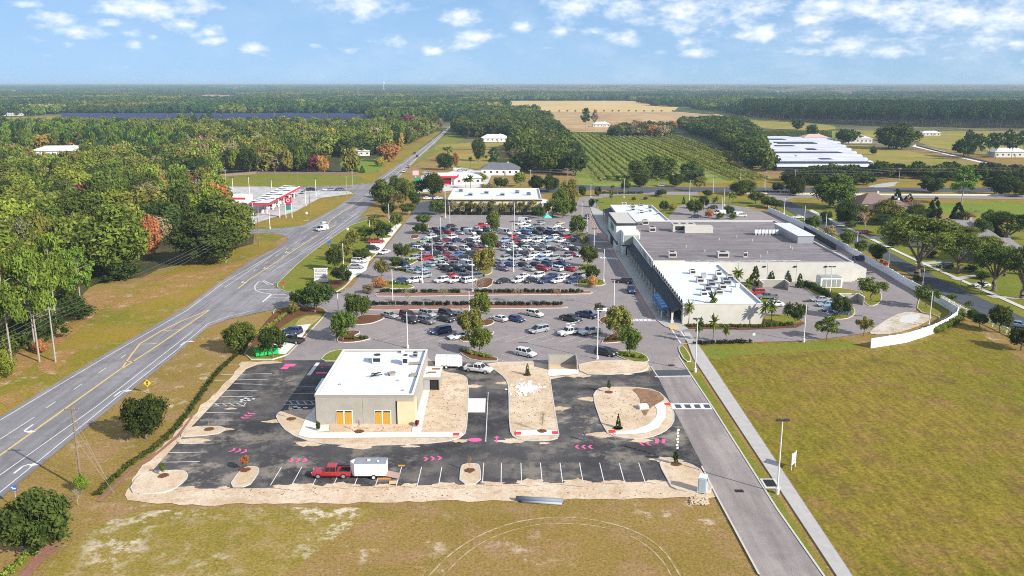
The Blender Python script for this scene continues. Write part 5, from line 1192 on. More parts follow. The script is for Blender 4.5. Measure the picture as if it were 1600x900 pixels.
# timber by the trailer
for (p, m_, lb, rz_, sz) in (((600, 750), mat('orange_timber', (.70, .30, .08), .8), 'orange timber board on the asphalt under the trailer ramp', 0.02, (2.0, .45, .12)), ((614, 756), mat('tan_board', (.66, .46, .26), .8), 'tan board lying beside the orange timber', .05, (1.1, .9, .08)), ((627, 730), M_osb, 'small reddish board lying behind the trailer', .0, (1.0, .4, .1))):
    g = G(*p); mb = MB(); mb.box((g.x, g.y, .26), sz, rz_); tag(mb.build('timber_board', m_), lb, 'timber')

# ------------------------------------------------------------------ vehicles
def ring(x, w, zb, zt, k=.1):
    return [(x, -w * .94, zb), (x, -w, zb + .16), (x, -w, zt - k), (x, -w * .90, zt), (x, 0, zt + .03), (x, w * .90, zt), (x, w, zt - k), (x, w, zb + .16), (x, w * .94, zb)]
CARS = dict(
    sedan=dict(st=[(-2.38, .74, .40, .80), (-2.25, .86, .27, .98), (-1.5, .90, .22, 1.0), (.9, .90, .22, .96), (1.7, .88, .24, .86), (2.25, .82, .28, .72), (2.42, .70, .38, .60)], gb=(-1.85, 1.15, .80, .96), gt=(-1.15, .30, .62, 1.42), wb=(-1.42, 1.45), wr=.33),
    hatch=dict(st=[(-2.08, .78, .40, .90), (-1.95, .87, .27, 1.02), (-1.3, .89, .22, 1.03), (.9, .89, .22, .98), (1.6, .86, .25, .86), (2.0, .80, .3, .72), (2.12, .70, .4, .62)], gb=(-2.0, 1.15, .80, .98), gt=(-1.5, .25, .64, 1.50), wb=(-1.3, 1.3), wr=.32),
    suv=dict(st=[(-2.38, .82, .45, 1.0), (-2.28, .92, .32, 1.12), (-1.5, .94, .28, 1.14), (.9, .94, .28, 1.10), (1.7, .92, .30, 1.02), (2.25, .86, .34, .86), (2.42, .76, .45, .70)], gb=(-2.25, 1.20, .86, 1.10), gt=(-1.90, .45, .70, 1.72), wb=(-1.42, 1.45), wr=.37),
    minivan=dict(st=[(-2.5, .86, .40, .98), (-2.42, .95, .28, 1.08), (-1.5, .97, .24, 1.10), (1.0, .97, .24, 1.04), (1.9, .93, .28, .90), (2.35, .86, .32, .74), (2.52, .74, .42, .62)], gb=(-2.42, 1.65, .88, 1.06), gt=(-2.20, .55, .74, 1.74), wb=(-1.5, 1.55), wr=.34),
    van=dict(st=[(-2.75, .95, .45, 1.2), (-2.72, 1.0, .35, 1.3), (-1.5, 1.0, .32, 1.3), (1.3, 1.0, .32, 1.25), (2.1, .96, .34, 1.05), (2.5, .90, .38, .9), (2.65, .80, .48, .75)], gb=(-2.7, 1.9, .96, 1.25), gt=(-2.62, 1.1, .86, 2.15), wb=(-1.6, 1.7), wr=.38))
def roundrect(x0, x1, w, z, r=.12):
    return [(x0, -w + r, z), (x0 + r, -w, z), (x1 - r, -w, z), (x1, -w + r, z), (x1, w - r, z), (x1 - r, w, z), (x0 + r, w, z), (x0, w - r, z)]
def wheel_mb(mb, x, y, r, mi, mr, side):
    mb.tube((x, y - side * .12, r), (x, y + side * .12, r), r, n=14, mi=mi)
def car_geo(kind):
    """returns list of (part name, MB, material index) ; material index: 0 paint 1 glass 2 tyre 3 rim 4 head 5 tail 6 dark"""
    out = []; d = CARS.get(kind)
    body = MB()
    if kind == 'pickup':
        st = [(-.95, .96, .42, 1.12), (.9, .96, .42, 1.12), (1.2, .96, .42, 1.14), (2.2, .94, .42, 1.08), (2.75, .90, .44, .98), (2.92, .80, .5, .72)]
        body.loft([ring(*s) for s in st])
        for s_ in (-1, 1): body.loft([[(x, s_ * .96, .45), (x, s_ * .96, 1.12), (x, s_ * .82, 1.12), (x, s_ * .82, .45)] for x in (-2.9, -.951)])
        body.box((-2.86, 0, .80), (.10, 1.62, .62)); body.box((-1.0, 0, .80), (.10, 1.62, .62))
        d = dict(gb=(-.9, 1.25, .86, 1.13), gt=(-.72, .62, .72, 1.82), wb=(-1.85, 1.85), wr=.42)
        ends = (-2.93, 2.86, .9)
    else:
        body.loft([ring(*s) for s in d['st']])
        ends = (d['st'][0][0], d['st'][-1][0], d['st'][3][3])
    b0, b1, bw, bz = d['gb']; t0, t1, tw, tz = d['gt']
    body.loft([roundrect(t0 - .06, t1 + .06, tw + .03, tz - .05), roundrect(t0, t1, tw, tz + .02), roundrect(t0 + .15, t1 - .15, tw - .14, tz + .05)])
    def pill(xb, xt, r=.045):
        for s_ in (-1, 1): body.tube((xb, s_ * (bw + .0), bz - .03), (xt, s_ * (tw + .02), tz - .02), r, r, 4)
    pill(b1 - .12, t1 - .02); pill(b0 + .12, t0 + .02, .07); xm = (b0 * .45 + b1 * .55); pill(xm, (t0 * .45 + t1 * .55))
    if kind in ('suv', 'minivan', 'van'): pill(b0 * .75 + b1 * .25, t0 * .75 + t1 * .25)
    if kind == 'van': body.loft([roundrect(b0 + .05, .35, bw + .01, bz), roundrect(t0 + .02, .35, tw + .02, tz)])
    for s_ in (-1, 1): body.box((b1 - .35, s_ * (bw + .12), bz + .08), (.14, .22, .15))
    out.append(('body', body, 0))
    gl = MB(); gl.loft([roundrect(b0, b1, bw, bz - .02), roundrect(t0, t1, tw, tz)]); out.append(('windows', gl, 1))
    if kind == 'pickup':
        bd = MB(); bd.box((-1.93, 0, .78), (1.80, 1.63, .06)); out.append(('bed_liner', bd, 6))
    tr = MB(); x0, x1, zz = ends
    lowf, lowr = (.5, .5) if kind == 'pickup' else (.36, .36)
    tr.box((x1 + .02, 0, lowf + .02), (.10, 1.5, .16)); out.append(('bumper', tr, 6)); tr = MB(); tr.box((x0 - .0, 0, lowr + .02), (.12, 1.55, .16)); out.append(('bumper', tr, 6))
    for s_ in (-1, 1):
        h = MB(); zz2 = {'sedan': .66, 'hatch': .68, 'suv': .82, 'minivan': .72, 'van': .88, 'pickup': .86}[kind]
        h.box((x1 - .10, s_ * .62, zz2), (.22, .30, .16)); out.append(('headlight', h, 4))
        h = MB(); h.box((x0 + .06, s_ * .68, zz2 + .08), (.16, .22, .22)); out.append(('taillight', h, 5))
    W = {'pickup': .96, 'sedan': .90, 'hatch': .89, 'suv': .94, 'minivan': .97, 'van': 1.0}[kind]
    for x in d['wb']:
        for s_ in (-1, 1):
            t = MB(); r = d['wr']; t.tube((x, s_ * (W - .20), r), (x, s_ * (W + .025), r), r, n=16); out.append(('wheel', t, 2))
            q = MB(); q.tube((x, s_ * (W - .1), r), (x, s_ * (W + .04), r), r * .62, n=12); out.append(('rim', q, 3))
    return out
VM = [PAINT['W'], M_glass, M_tyre, M_rim, M_head, M_tail, M_blackp]
PROTO = {}
hidden = bpy.data.collections.new('prototypes')
def proto_full(kind):
    if ('f', kind) in PROTO: return PROTO[('f', kind)]
    parts = []; last = None
    for nm, mb, mi in car_geo(kind):
        me = mb.mesh(nm, [VM[mi]])
        if nm == 'body':
            b = bmesh.new(); b.from_mesh(me); bmesh.ops.recalc_face_normals(b, faces=b.faces); b.to_mesh(me); b.free()
        parts.append((nm, me, mi))
    PROTO[('f', kind)] = parts
    return parts
def proto_small(kind):
    if ('s', kind) in PROTO: return PROTO[('s', kind)]
    mb = MB()
    for nm, m2, mi in car_geo(kind): mb.add(m2.v, m2.f, mi)
    PROTO[('s', kind)] = mb.mesh('car_' + kind, VM)
    return PROTO[('s', kind)]
KNAME = dict(sedan='parked_car', hatch='parked_car', suv='suv', minivan='minivan', van='van', pickup='pickup_truck')
KCAT = dict(sedan='car', hatch='car', suv='suv', minivan='minivan', van='van', pickup='pickup truck')
KWORD = dict(sedan='saloon', hatch='hatchback', suv='suv', minivan='minivan', van='van', pickup='pickup')
def vehicle(kind, col, loc, ang, label, group=None, full=True, z=None):
    loc = (loc[0], loc[1], .17 if z is None else z)
    if full:
        e = empty(KNAME[kind], loc, ang, label, KCAT[kind], group); wheel = None
        for nm, me, mi in proto_full(kind):
            o = bpy.data.objects.new(nm, me); C.objects.link(o)
            o.parent = wheel if nm == 'rim' else e
            if nm == 'wheel': wheel = o
            if mi == 0: obj_slot(o, 0, PAINT[col])
        return e
    o = bpy.data.objects.new(KNAME[kind], proto_small(kind)); C.objects.link(o); o.location = loc; o.rotation_euler = (0, 0, ang)
    obj_slot(o, 0, PAINT[col]); tag(o, label, KCAT[kind], group); return o
D = math.radians
def V(kind, col, px, py, deg, label, group='cars in the open car park', **k): return vehicle(kind, col, G(px, py), D(deg), label, group, **k)
# deg: heading of the nose, 0 = to the right, 90 = away from the camera, -90 = towards it
V('pickup', 'R', 519, 746, 180, 'dark red crew-cab pickup towing the white box trailer across the stalls', 'vehicles on the building site', z=.19).children[0].data.materials[0]
V('pickup', 'W', 748, 582.5, -22, 'white crew-cab pickup towing the white trailer behind the new building', 'vehicles on the building site', z=.19)
V('sedan', 'S', 609, 497, -38, 'silver saloon at the left end of the back row of the open car park')
V('minivan', 'M', 638, 497, -42, 'maroon minivan second from the left in the back row of the open car park')
V('suv', 'K', 641, 505, -40, 'black suv in front of the maroon minivan')
V('suv', 'S', 668, 495, -40, 'silver suv behind the dark jeep-like suv in the open car park')
V('suv', 'G', 666, 506, -40, 'dark grey suv with bright front beside the black suv')
V('suv', 'K', 698, 494, -42, 'large black suv behind the black saloon in the open car park')
V('sedan', 'K', 696, 503, -40, 'black saloon in front of the large black suv')
V('sedan', 'W', 724, 496, -42, 'white saloon left of the median oaks')
V('suv', 'G', 729, 504, -42, 'grey suv half hidden by the median oaks')
V('minivan', 'N', 689, 522, 212, 'navy blue people carrier alone in the middle of the open car park')
V('sedan', 'W', 716, 530, 208, 'white saloon beside the navy people carrier')
V('sedan', 'W', 780, 502, 138, 'white saloon right of the median oaks in the open car park')
V('hatch', 'N', 807, 503, -38, 'navy hatchback beside the white saloon, right half of the car park')
V('suv', 'W', 835, 495, -38, 'white suv in the farthest right row of the open car park')
V('minivan', 'S', 842, 520, 215, 'silver minivan pointing lower left in the open car park')
V('pickup', 'K', 892, 503, -38, 'black pickup beside the hatched bay')
V('pickup', 'N', 917, 497, -38, 'dark navy pickup beside the white shelter near the small oak')
V('pickup', 'W', 889, 524, 212, 'white utility pickup with ladder rack next to the plain white pickup')
V('pickup', 'W', 922, 523, 212, 'plain white pickup beside the mulch island at the right')
V('suv', 'W', 821, 557, -36, 'white suv at the near edge of the open car park')
V('suv', 'K', 946, 556, -34, 'black suv beside the island oak at the near right corner of the car park')
V('suv', 'N', 457, 523, 165, 'navy suv on the pale gravel pad beside the hedge', 'cars on the gravel pads', z=.33)
V('pickup', 'K', 457, 537, 155, 'black and white pickup on the pale gravel pad, nearest', 'cars on the gravel pads', z=.33)
V('sedan', 'S', 556, 421, -15, 'silver saloon nearest on the gravel pad by the drive', 'cars on the gravel pads', z=.33)
V('suv', 'W', 561, 412, -15, 'white suv behind the silver saloon on the gravel pad', 'cars on the gravel pads', z=.33)
V('suv', 'K', 582, 392, -15, 'black suv on the gravel strip below the red pickup', 'cars on the gravel pads', z=.33)
V('pickup', 'R', 588, 381, 0, 'bright red pickup at the top of the gravel strip', 'cars on the gravel pads', z=.33)
V('sedan', 'W', 601, 397, 242, 'white saloon driving down the left drive', 'cars being driven')
V('suv', 'K', 975, 443, 160, 'black suv turning on the store aisle', 'cars being driven')
V('pickup', 'N', 986, 457, -92, 'navy pickup driving towards the camera along the store front', 'cars being driven')
V('suv', 'N', 917, 342, -92, 'dark suv driving at the far end of the store aisle', 'cars being driven')
V('suv', 'R', 1182, 461, 185, 'red suv in the small car park beside the white wing', 'cars in the side car park')
V('pickup', 'G', 1198, 468, 180, 'silver and black pickup beside the red suv', 'cars in the side car park')
V('sedan', 'W', 1210, 479, 180, 'white saloon half hidden by the palms in the side car park', 'cars in the side car park')
V('sedan', 'S', 1281, 472, 178, 'silver saloon farthest in the short row of four on the service drive', 'cars in the side car park')
V('sedan', 'L', 1292, 480, 178, 'pale blue saloon second in the short row of four on the service drive', 'cars in the side car park')
V('sedan', 'N', 1300, 488, 178, 'dark navy saloon nearest in the short row of four on the service drive', 'cars in the side car park')
V('hatch', 'B', 1316, 492, 178, 'small blue hatchback behind the island oak on the service drive', 'cars in the side car park')
V('pickup', 'N', 1346, 408, -48, 'blue pickup against the white vinyl wall', 'cars in the side car park')
V('suv', 'K', 1476, 419, 180, 'black suv in the driveway beside the live oak', 'cars along the residential street', z=.22)
V('sedan', 'W', 1533, 449, 178, 'white saloon in the driveway in front of the green house', 'cars along the residential street', z=.22)
V('sedan', 'L', 1592, 512, -40, 'pale blue saloon on the street at the right edge', 'cars along the residential street', z=.2)
V('sedan', 'W', 1246, 342, 180, 'white saloon at the far end of the residential street', 'cars along the residential street', z=.22, full=False)
V('sedan', 'M', 1350, 366, 180, 'dark maroon saloon in the far residential driveway', 'cars along the residential street', z=.22, full=False)
V('suv', 'S', 1034, 292, 180, 'pale suv on the rear road', 'cars on the roads', z=.2, full=False)
V('suv', 'G', 1026, 306, 90, 'grey suv by the rear junction tree', 'cars on the roads', z=.2, full=False)
for i, (x, y, k, c, lb) in enumerate(((648, 241, 'suv', 'K', 'farther black suv of the pair on the far highway'), (652, 246, 'suv', 'K', 'nearer black suv of the pair on the far highway'), (638, 262, 'sedan', 'G', 'grey saloon on the far highway below the black pair'), (631, 270, 'pickup', 'W', 'pale pickup on the highway beside the far station'), (693, 206, 'sedan', 'W', 'white speck of a car at the far end of the highway'), (587, 314, 'suv', 'K', 'black suv emerging from under the roadside trees'))):
    V(k, c, x, y, 95 if i % 2 else -85, lb, 'cars on the roads', z=.2, full=False)
for i, (x, c) in enumerate(((483, 'K'), (489, 'K'), (511, 'W'), (518, 'S'), (530, 'K'), (534, 'G'))):
    V('suv' if i % 2 else 'sedan', c, x, 298.5, 0, ['leftmost black saloon', 'second black suv', 'white saloon', 'silver suv', 'black saloon fifth from left', 'grey suv nearest the junction'][i] + ' queuing on the side road by the fuel station', 'cars queuing on the side road', z=.2, full=False)
for i, (x, y, c, k) in enumerate(((376, 316, 'L', 'suv'), (383, 322, 'S', 'sedan'), (387, 311, 'B', 'hatch'), (425, 327, 'W', 'pickup'), (433, 322, 'W', 'sedan'), (450, 312, 'K', 'suv'), (459, 308, 'G', 'sedan'), (474, 303, 'S', 'sedan'))):
    V(k, c, x, y, 80 if i > 2 else 10, 'at the fuel station, ' + ['pale blue suv beside the shop', 'silver saloon nearest the big oak', 'blue hatchback behind the pale blue suv', 'white pickup at the nearest pump', 'white saloon at the second pump', 'black suv at the far pumps', 'grey saloon beyond the black suv', 'silver saloon at the forecourt edge'][i], 'cars at the fuel station', z=.2, full=False)
for i, (x, y, c) in enumerate(((668, 312, 'W'), (676, 311, 'K'), (684, 312, 'W'), (712, 266, 'W'), (720, 268, 'S'), (728, 270, 'W'), (735, 272, 'L'), (700, 281, 'W'), (665, 272, 'S'))):
    V('suv' if i % 2 else 'sedan', c, x, y, 20, ['white saloon left in the shaded strip', 'black suv in the shaded strip', 'white saloon right in the shaded strip', 'white saloon behind the far shop', 'silver suv behind the far shop', 'white saloon right behind the far shop', 'pale blue suv rightmost behind the far shop', 'white saloon under the far canopy', 'silver saloon left of the far canopy'][i], 'cars by the far station', z=.2, full=False)
for i, (x, y, c, k) in enumerate(((1113, 327, 'K', 'suv'), (1140, 333, 'W', 'sedan'), (1087, 341, 'N', 'sedan'), (1124, 336, 'W', 'van'), (1150, 339, 'W', 'van'), (1158, 339.5, 'W', 'suv'))):
    V(k, c, x, y, 180, ['black suv behind the far palms', 'white saloon behind the dark shrub beyond the store', 'navy saloon beyond the back of the store roof', 'white van behind the store, left one', 'white van behind the store, right one', 'white suv behind the store by the service drive'][i], 'vehicles behind the store', z=.2, full=False)
V('van', 'W', 503, 361, 235, 'white work truck driving down the highway beside the fuel station', 'cars on the roads', z=.2)
g = G(507, 358); e = empty('equipment_load', (g.x, g.y, 2.35), D(55), 'rack of equipment carried on the roof of the white work truck', 'equipment')
part(e, 'rail', M_steel, lambda mb: [mb.box((0, s_ * .7, .1), (4.0, .1, .12)) for s_ in (-1, 1)]); part(e, 'box', M_hvac, lambda mb: mb.box((-.6, 0, .45), (1.8, 1.2, .6)))
# full car park: 14 rows in seven back-to-back pairs, left and right of the tree median
ROWS = [('NW.WWW', 'KWKNWN'), ('.S.RKGK', '.WWNWS'), ('SL.KNKP', 'P.SRWR'), ('N.LWGWK', 'PBKNNN'), ('SRVMKKW', 'SSWLSS'), ('PKMBKWS', 'KKWW.MW'), ('WKMKWOG', 'WWWGKWK'), ('BWSS.KW', 'MWKSS.S'), ('VKMNKWS', 'LMWWLWK'), ('WGW.WKS', 'RNSWWRS'), ('SKRSWKW', 'WWBKNK.'), ('KKBKKWN', 'W.WLKWW'), ('..K..RW', '..WG.W.'), ('.....WW', '.W.S.T.')]
TW_ = ['sedan', 'suv', 'sedan', 'hatch', 'suv', 'minivan', 'pickup', 'sedan', 'suv', 'sedan', 'van']
rc = random.Random(21)
ORDN = ['first', 'second', 'third', 'fourth', 'fifth', 'sixth', 'seventh']
for ri, (lft, rgt) in enumerate(ROWS):
    pair, back = ri // 2, ri % 2
    y = 246.0 + 16.5 * pair + (6.2 if back else 0)
    sg = 1 if pair % 2 == 0 else -1
    for half, s_, x0 in (('left', lft, -32.5), ('right', rgt, -2.6)):
        for i, ch in enumerate(s_):
            if ch == '.': continue
            x = x0 + 4.05 * i + (2.0 if back else 0) * sg
            if half == 'left' and x > -9.0: continue
            px_, py_ = PR(x, y)
            k = rc.choice(TW_)
            if k == 'van' and ch != 'W': k = 'suv'
            base = (45 if sg > 0 else 135)
            ang = base + rc.choice([0, 180]) + rc.uniform(-4, 4)
            if rc.random() < .7: ang = (225 if sg > 0 else -45) + rc.uniform(-4, 4)
            lb = '%s %s, %s stall from the left in the %s half of row %s of the full car park, counting rows away from the hedge' % (CNAME[ch], KWORD[k], ORDN[i], half, ['one', 'two', 'three', 'four', 'five', 'six', 'seven', 'eight', 'nine', 'ten', 'eleven', 'twelve', 'thirteen', 'fourteen'][ri])
            lb = '%s %s %s from left in %s half, row %s of the full car park' % (CNAME[ch], KWORD[k], ORDN[i], half, ['one', 'two', 'three', 'four', 'five', 'six', 'seven', 'eight', 'nine', 'ten', 'eleven', 'twelve', 'thirteen', 'fourteen'][ri])
            vehicle(k, ch, (x + rc.uniform(-.25, .25), y + rc.uniform(-.5, .5)), D(ang), lb, 'cars in the full car park', full=False)
V('sedan', 'S', 646, 428, -35, 'silver saloon nosing out at the left end beside the lamp post', 'cars in the full car park', full=False)
V('van', 'W', 820, 348, -20, 'white van alone in the farthest right row', 'cars in the full car park', full=False)
# teal tent
g = G(855, 347); e = empty('canopy_tent', (g.x, g.y, .17), .2, 'teal pop-up canopy tent in the farthest row of the car park', 'tent')
part(e, 'cover', mat('teal_fabric', (.10, .62, .48), .7), lambda mb: mb.add([(-1.6, -1.6, 2.1), (1.6, -1.6, 2.1), (1.6, 1.6, 2.1), (-1.6, 1.6, 2.1), (0, 0, 3.2), (-1.6, -1.6, 1.8), (1.6, -1.6, 1.8), (1.6, 1.6, 1.8), (-1.6, 1.6, 1.8)], [(0, 1, 4), (1, 2, 4), (2, 3, 4), (3, 0, 4), (0, 5, 6, 1), (1, 6, 7, 2), (2, 7, 8, 3), (3, 8, 5, 0)]))
for sx_, sy_ in ((-1, -1), (1, -1), (1, 1), (-1, 1)): part(e, 'leg', M_steel, lambda mb: mb.tube((sx_ * 1.5, sy_ * 1.5, 0), (sx_ * 1.5, sy_ * 1.5, 2.0), .04, n=5))
# ladder rack load on the utility truck
g = G(897, 520); e = empty('ladder_rack', (g.x, g.y, .17), D(32), 'white ladder rack over the bed of the utility pickup', 'rack')
part(e, 'rail', M_wpaint, lambda mb: [mb.box((0, s_ * .75, 2.1), (3.6, .1, .1)) for s_ in (-1, 1)] + [mb.box((x, 0, 2.12), (.1, 1.5, .1)) for x in (-1.6, -.5, .6, 1.6)])
part(e, 'post', M_wpaint, lambda mb: [mb.box((x, s_ * .75, 1.6), (.08, .08, 1.0)) for x in (-1.6, .6) for s_ in (-1, 1)])
# enclosed trailers
def trailer(px, py, ang, L_, W_, H_, label, wheels=1, ramp=False, roofm=M_metalw):
    g = G(px, py); e = empty('box_trailer', (g.x, g.y, .19), D(ang), label, 'trailer', 'enclosed trailers on the site')
    part(e, 'body', M_wpaint, lambda mb: (mb.box((0, 0, .45 + H_ / 2), (L_, W_, H_)), mb.loft([[(L_ / 2, -W_ / 2, z), (L_ / 2 + .7, -.25, z), (L_ / 2 + .7, .25, z), (L_ / 2, W_ / 2, z)] for z in (.46, .44 + H_)])))
    part(e, 'roof', roofm, lambda mb: mb.box((0, 0, .47 + H_ + .02), (L_ + .02, W_ + .02, .06)))
    part(e, 'roof_vent', M_wpaint, lambda mb: (mb.box((.3, 0, .6 + H_), (.4, .4, .16)), mb.box((-1.1, .3, .58 + H_), (.3, .3, .12))))
    part(e, 'seam', MATS['galvanised_steel'], lambda mb: [mb.box((-L_ / 2 + L_ * k / 8, s_ * (W_ / 2 + .004), .5 + H_ / 2), (.03, .012, H_ * .92)) for k in range(9) for s_ in (-1, 1)])
    for s_ in (-1, 1): part(e, 'corner_light', M_tail, lambda mb: mb.box((-L_ / 2 - .02, s_ * (W_ / 2 - .12), .8), (.04, .14, .2)))
    part(e, 'drawbar', M_blackp, lambda mb: (mb.tube((L_ / 2, -.6, .45), (L_ / 2 + 1.7, 0, .45), .06, n=6), mb.tube((L_ / 2, .6, .45), (L_ / 2 + 1.7, 0, .45), .06, n=6)))
    part(e, 'trim', M_blackp, lambda mb: (mb.box((0, -W_ / 2 - .01, .5), (L_, .03, .12)), mb.box((0, W_ / 2 + .01, .5), (L_, .03, .12))))
    for i in range(wheels):
        x = -.5 + (i - (wheels - 1) / 2) * .85
        for s_ in (-1, 1):
            w = part(e, 'wheel', M_tyre, lambda mb: mb.tube((x, s_ * (W_ / 2 - .1), .36), (x, s_ * (W_ / 2 + .16), .36), .36, n=16)); part(w, 'rim', M_wpaint, lambda mb: mb.tube((x, s_ * W_ / 2, .36), (x, s_ * (W_ / 2 + .175), .36), .22, n=12))
    if ramp: part(e, 'ramp', mat('ramp_wood', (.38, .26, .22), .9), lambda mb: mb.add([(-L_ / 2, -W_ / 2 + .1, .5), (-L_ / 2, W_ / 2 - .1, .5), (-L_ / 2 - 1.9, W_ / 2 - .1, .03), (-L_ / 2 - 1.9, -W_ / 2 + .1, .03), (-L_ / 2, -W_ / 2 + .1, .42), (-L_ / 2, W_ / 2 - .1, .42)], [(0, 3, 2, 1), (4, 5, 2, 3)]))
    return e
trailer(580.5, 746, 180, 4.6, 2.1, 2.0, 'white box trailer with lowered rear ramp behind the red pickup', 1, True, mat('dusty_roof', (.33, .35, .38), .8, (.24, .26, .29), 2))
trailer(699, 575, -3, 4.7, 2.1, 1.9, 'longer white box trailer with twin axle behind the new building', 2)
# skip with green bags on the pad, red machine at wall
g = G(416, 556); e = empty('waste_skip', (g.x, g.y, .32), D(25), 'bright green open-topped waste skip under the small oak', 'skip')
part(e, 'body', mat('bright_green_paint', (.02, .55, .14), .5), lambda mb: mb.loft([[(x, -1.0, .15), (x, -1.25, 1.5), (x, -1.12, 1.5), (x, -.9, .3), (x, .9, .3), (x, 1.12, 1.5), (x, 1.25, 1.5), (x, 1.0, .15)] for x in (-2.2, 2.4)]))
part(e, 'end_panel', MATS['bright_green_paint'], lambda mb: (mb.box((-2.2, 0, .85), (.1, 2.2, 1.3)), mb.box((2.4, 0, .85), (.1, 2.2, 1.3))))
g = G(1381, 421); e = empty('lift_machine', (g.x, g.y, .17), D(120), 'small red lift machine parked at the white vinyl wall', 'machine')
part(e, 'chassis', M_red, lambda mb: (mb.box((0, 0, .7), (2.2, 1.2, .7), taper=.85), mb.box((-.5, 0, 1.3), (.8, 1.0, .6), taper=.8)))
part(e, 'mast', M_red, lambda mb: (mb.tube((.6, 0, 1.0), (-.6, 0, 2.4), .16, n=6), mb.tube((-.6, 0, 2.4), (.9, 0, 2.6), .13, n=6), mb.box((1.2, 0, 2.3), (.6, .8, .7))))
for sx_, sy_ in ((-.75, -.6), (.75, -.6), (-.75, .6), (.75, .6)): part(e, 'wheel', M_tyre, lambda mb: mb.tube((sx_, sy_ - .12, .35), (sx_, sy_ + .12, .35), .35, n=12))
# white shelter by the accessible bays
g = G(940, 500); e = empty('cart_shelter', (g.x, g.y, .3), D(10), 'small white cart shelter beside the dark navy pickup', 'shelter')
part(e, 'roof', M_wpaint, lambda mb: mb.box((0, 0, 2.4), (3.0, 2.4, .12)))
for sx_, sy_ in ((-1.3, -1), (1.3, -1), (1.3, 1), (-1.3, 1)): part(e, 'post', M_wpaint, lambda mb: mb.box((sx_, sy_, 1.2), (.1, .1, 2.3)))
# earth mounds and trucks at the works
for x, y, w_, h_, lb in ((1118, 190, 75, 11, 'tall brown spoil heap at the earthworks'), (1085, 192, 30, 6, 'smaller brown spoil heap left of the tall one'), (1005, 189, 40, 3.5, 'low pale spoil heap at the earthworks, right'), (955, 186, 50, 3.0, 'low pale spoil heap at the earthworks, left')):
    g = G(x, y); mb = MB(); rr2 = random.Random(x); rings = []
    for k in range(6):
        t = k / 5; rings.append([(g.x + math.cos(a) * w_ / 2 * (1 - t) * rr2.uniform(.85, 1.15), g.y + math.sin(a) * w_ / 2 * (1 - t) * rr2.uniform(.85, 1.15), .3 + h_ * t ** .8) for a in [j * math.pi / 7 for j in range(14)]])
    mb.loft(rings); tag(mb.build('spoil_heap', M_earth), lb, 'spoil heap', 'spoil heaps')
rr = random.Random(9)

# ------------------------------------------------------------------ person on the asphalt
def person(px, py):
    g = G(px, py)
    J = [(0, 0, .95), (0, 0, 1.15), (0, 0, 1.40), (0, 0, 1.52), (0, -.01, 1.62), (0, -.01, 1.76)]
    E_ = [(i, i + 1) for i in range(5)]; R = [.145, .13, .15, .06, .085, .075]
    def ch(start, pts, rad):
        p = start
        for q, r in zip(pts, rad): J.append(q); R.append(r); E_.append((p, len(J) - 1)); p = len(J) - 1
        return p
    for s_ in (-1, 1):
        ch(0, [(.10 * s_, 0, .88), (.12 * s_, -.08 * s_, .50), (.13 * s_, .10 * s_, .10), (.13 * s_, .10 * s_ - .14, .05)], [.105, .075, .05, .045])
        w = ch(2, [(.19 * s_, 0, 1.40), (.25 * s_, .03, 1.14), (.24 * s_, -.10, .92), (.24 * s_, -.13, .85)], [.065, .05, .036, .034])
        for k in range(5):
            ch(w, [(.24 * s_ + (k - 2) * .018, -.14 - .01 * abs(k - 2), .80 - (.0 if k else -.03)), (.24 * s_ + (k - 2) * .02, -.135, .76 + (.02 if k in (0, 4) else 0))], [.010, .008])
    me = bpy.data.meshes.new('person'); me.from_pydata(J, E_, []); o = bpy.data.objects.new('person', me); C.objects.link(o)
    md = o.modifiers.new('skin', 'SKIN')
    for v, r in zip(me.skin_vertices[0].data, R): v.radius = (r, r * .85)
    me.skin_vertices[0].data[0].use_root = True
    sb = o.modifiers.new('s', 'SUBSURF'); sb.levels = sb.render_levels = 1
    dg = bpy.context.evaluated_depsgraph_get(); m2 = bpy.data.meshes.new_from_object(o.evaluated_get(dg)); o.modifiers.clear(); o.data = m2; m2.name = 'person'
    for m_ in (mat('skin', (.42, .25, .17), .6), mat('dark_shirt', (.06, .06, .08), .9), mat('jeans', (.06, .12, .28), .9), mat('shoes', (.05, .04, .04), .8), mat('hair', (.03, .02, .015), .9)): m2.materials.append(m_)
    for p in m2.polygons:
        c = p.center
        p.material_index = 3 if c.z < .10 else 2 if (c.z < .98 and abs(c.x) < .21) else 0 if (c.z > 1.47 and c.z < 1.70) or c.z < 1.12 and abs(c.x) > .2 else 4 if c.z >= 1.70 else 1
    o.location = (g.x, g.y, .185); o.rotation_euler = (0, 0, .6)
    tag(o, 'person in dark shirt and blue jeans standing on the fresh asphalt', 'person')
    fm = MB(); fm.box((0, -.095, 1.645), (.02, .03, .035)); fm.box((.03, -.082, 1.665), (.018, .01, .01)); fm.box((-.03, -.082, 1.665), (.018, .01, .01)); fm.box((0, -.084, 1.605), (.045, .01, .008))
    f = fm.build('face', MATS['skin'], o)
person(913, 690)

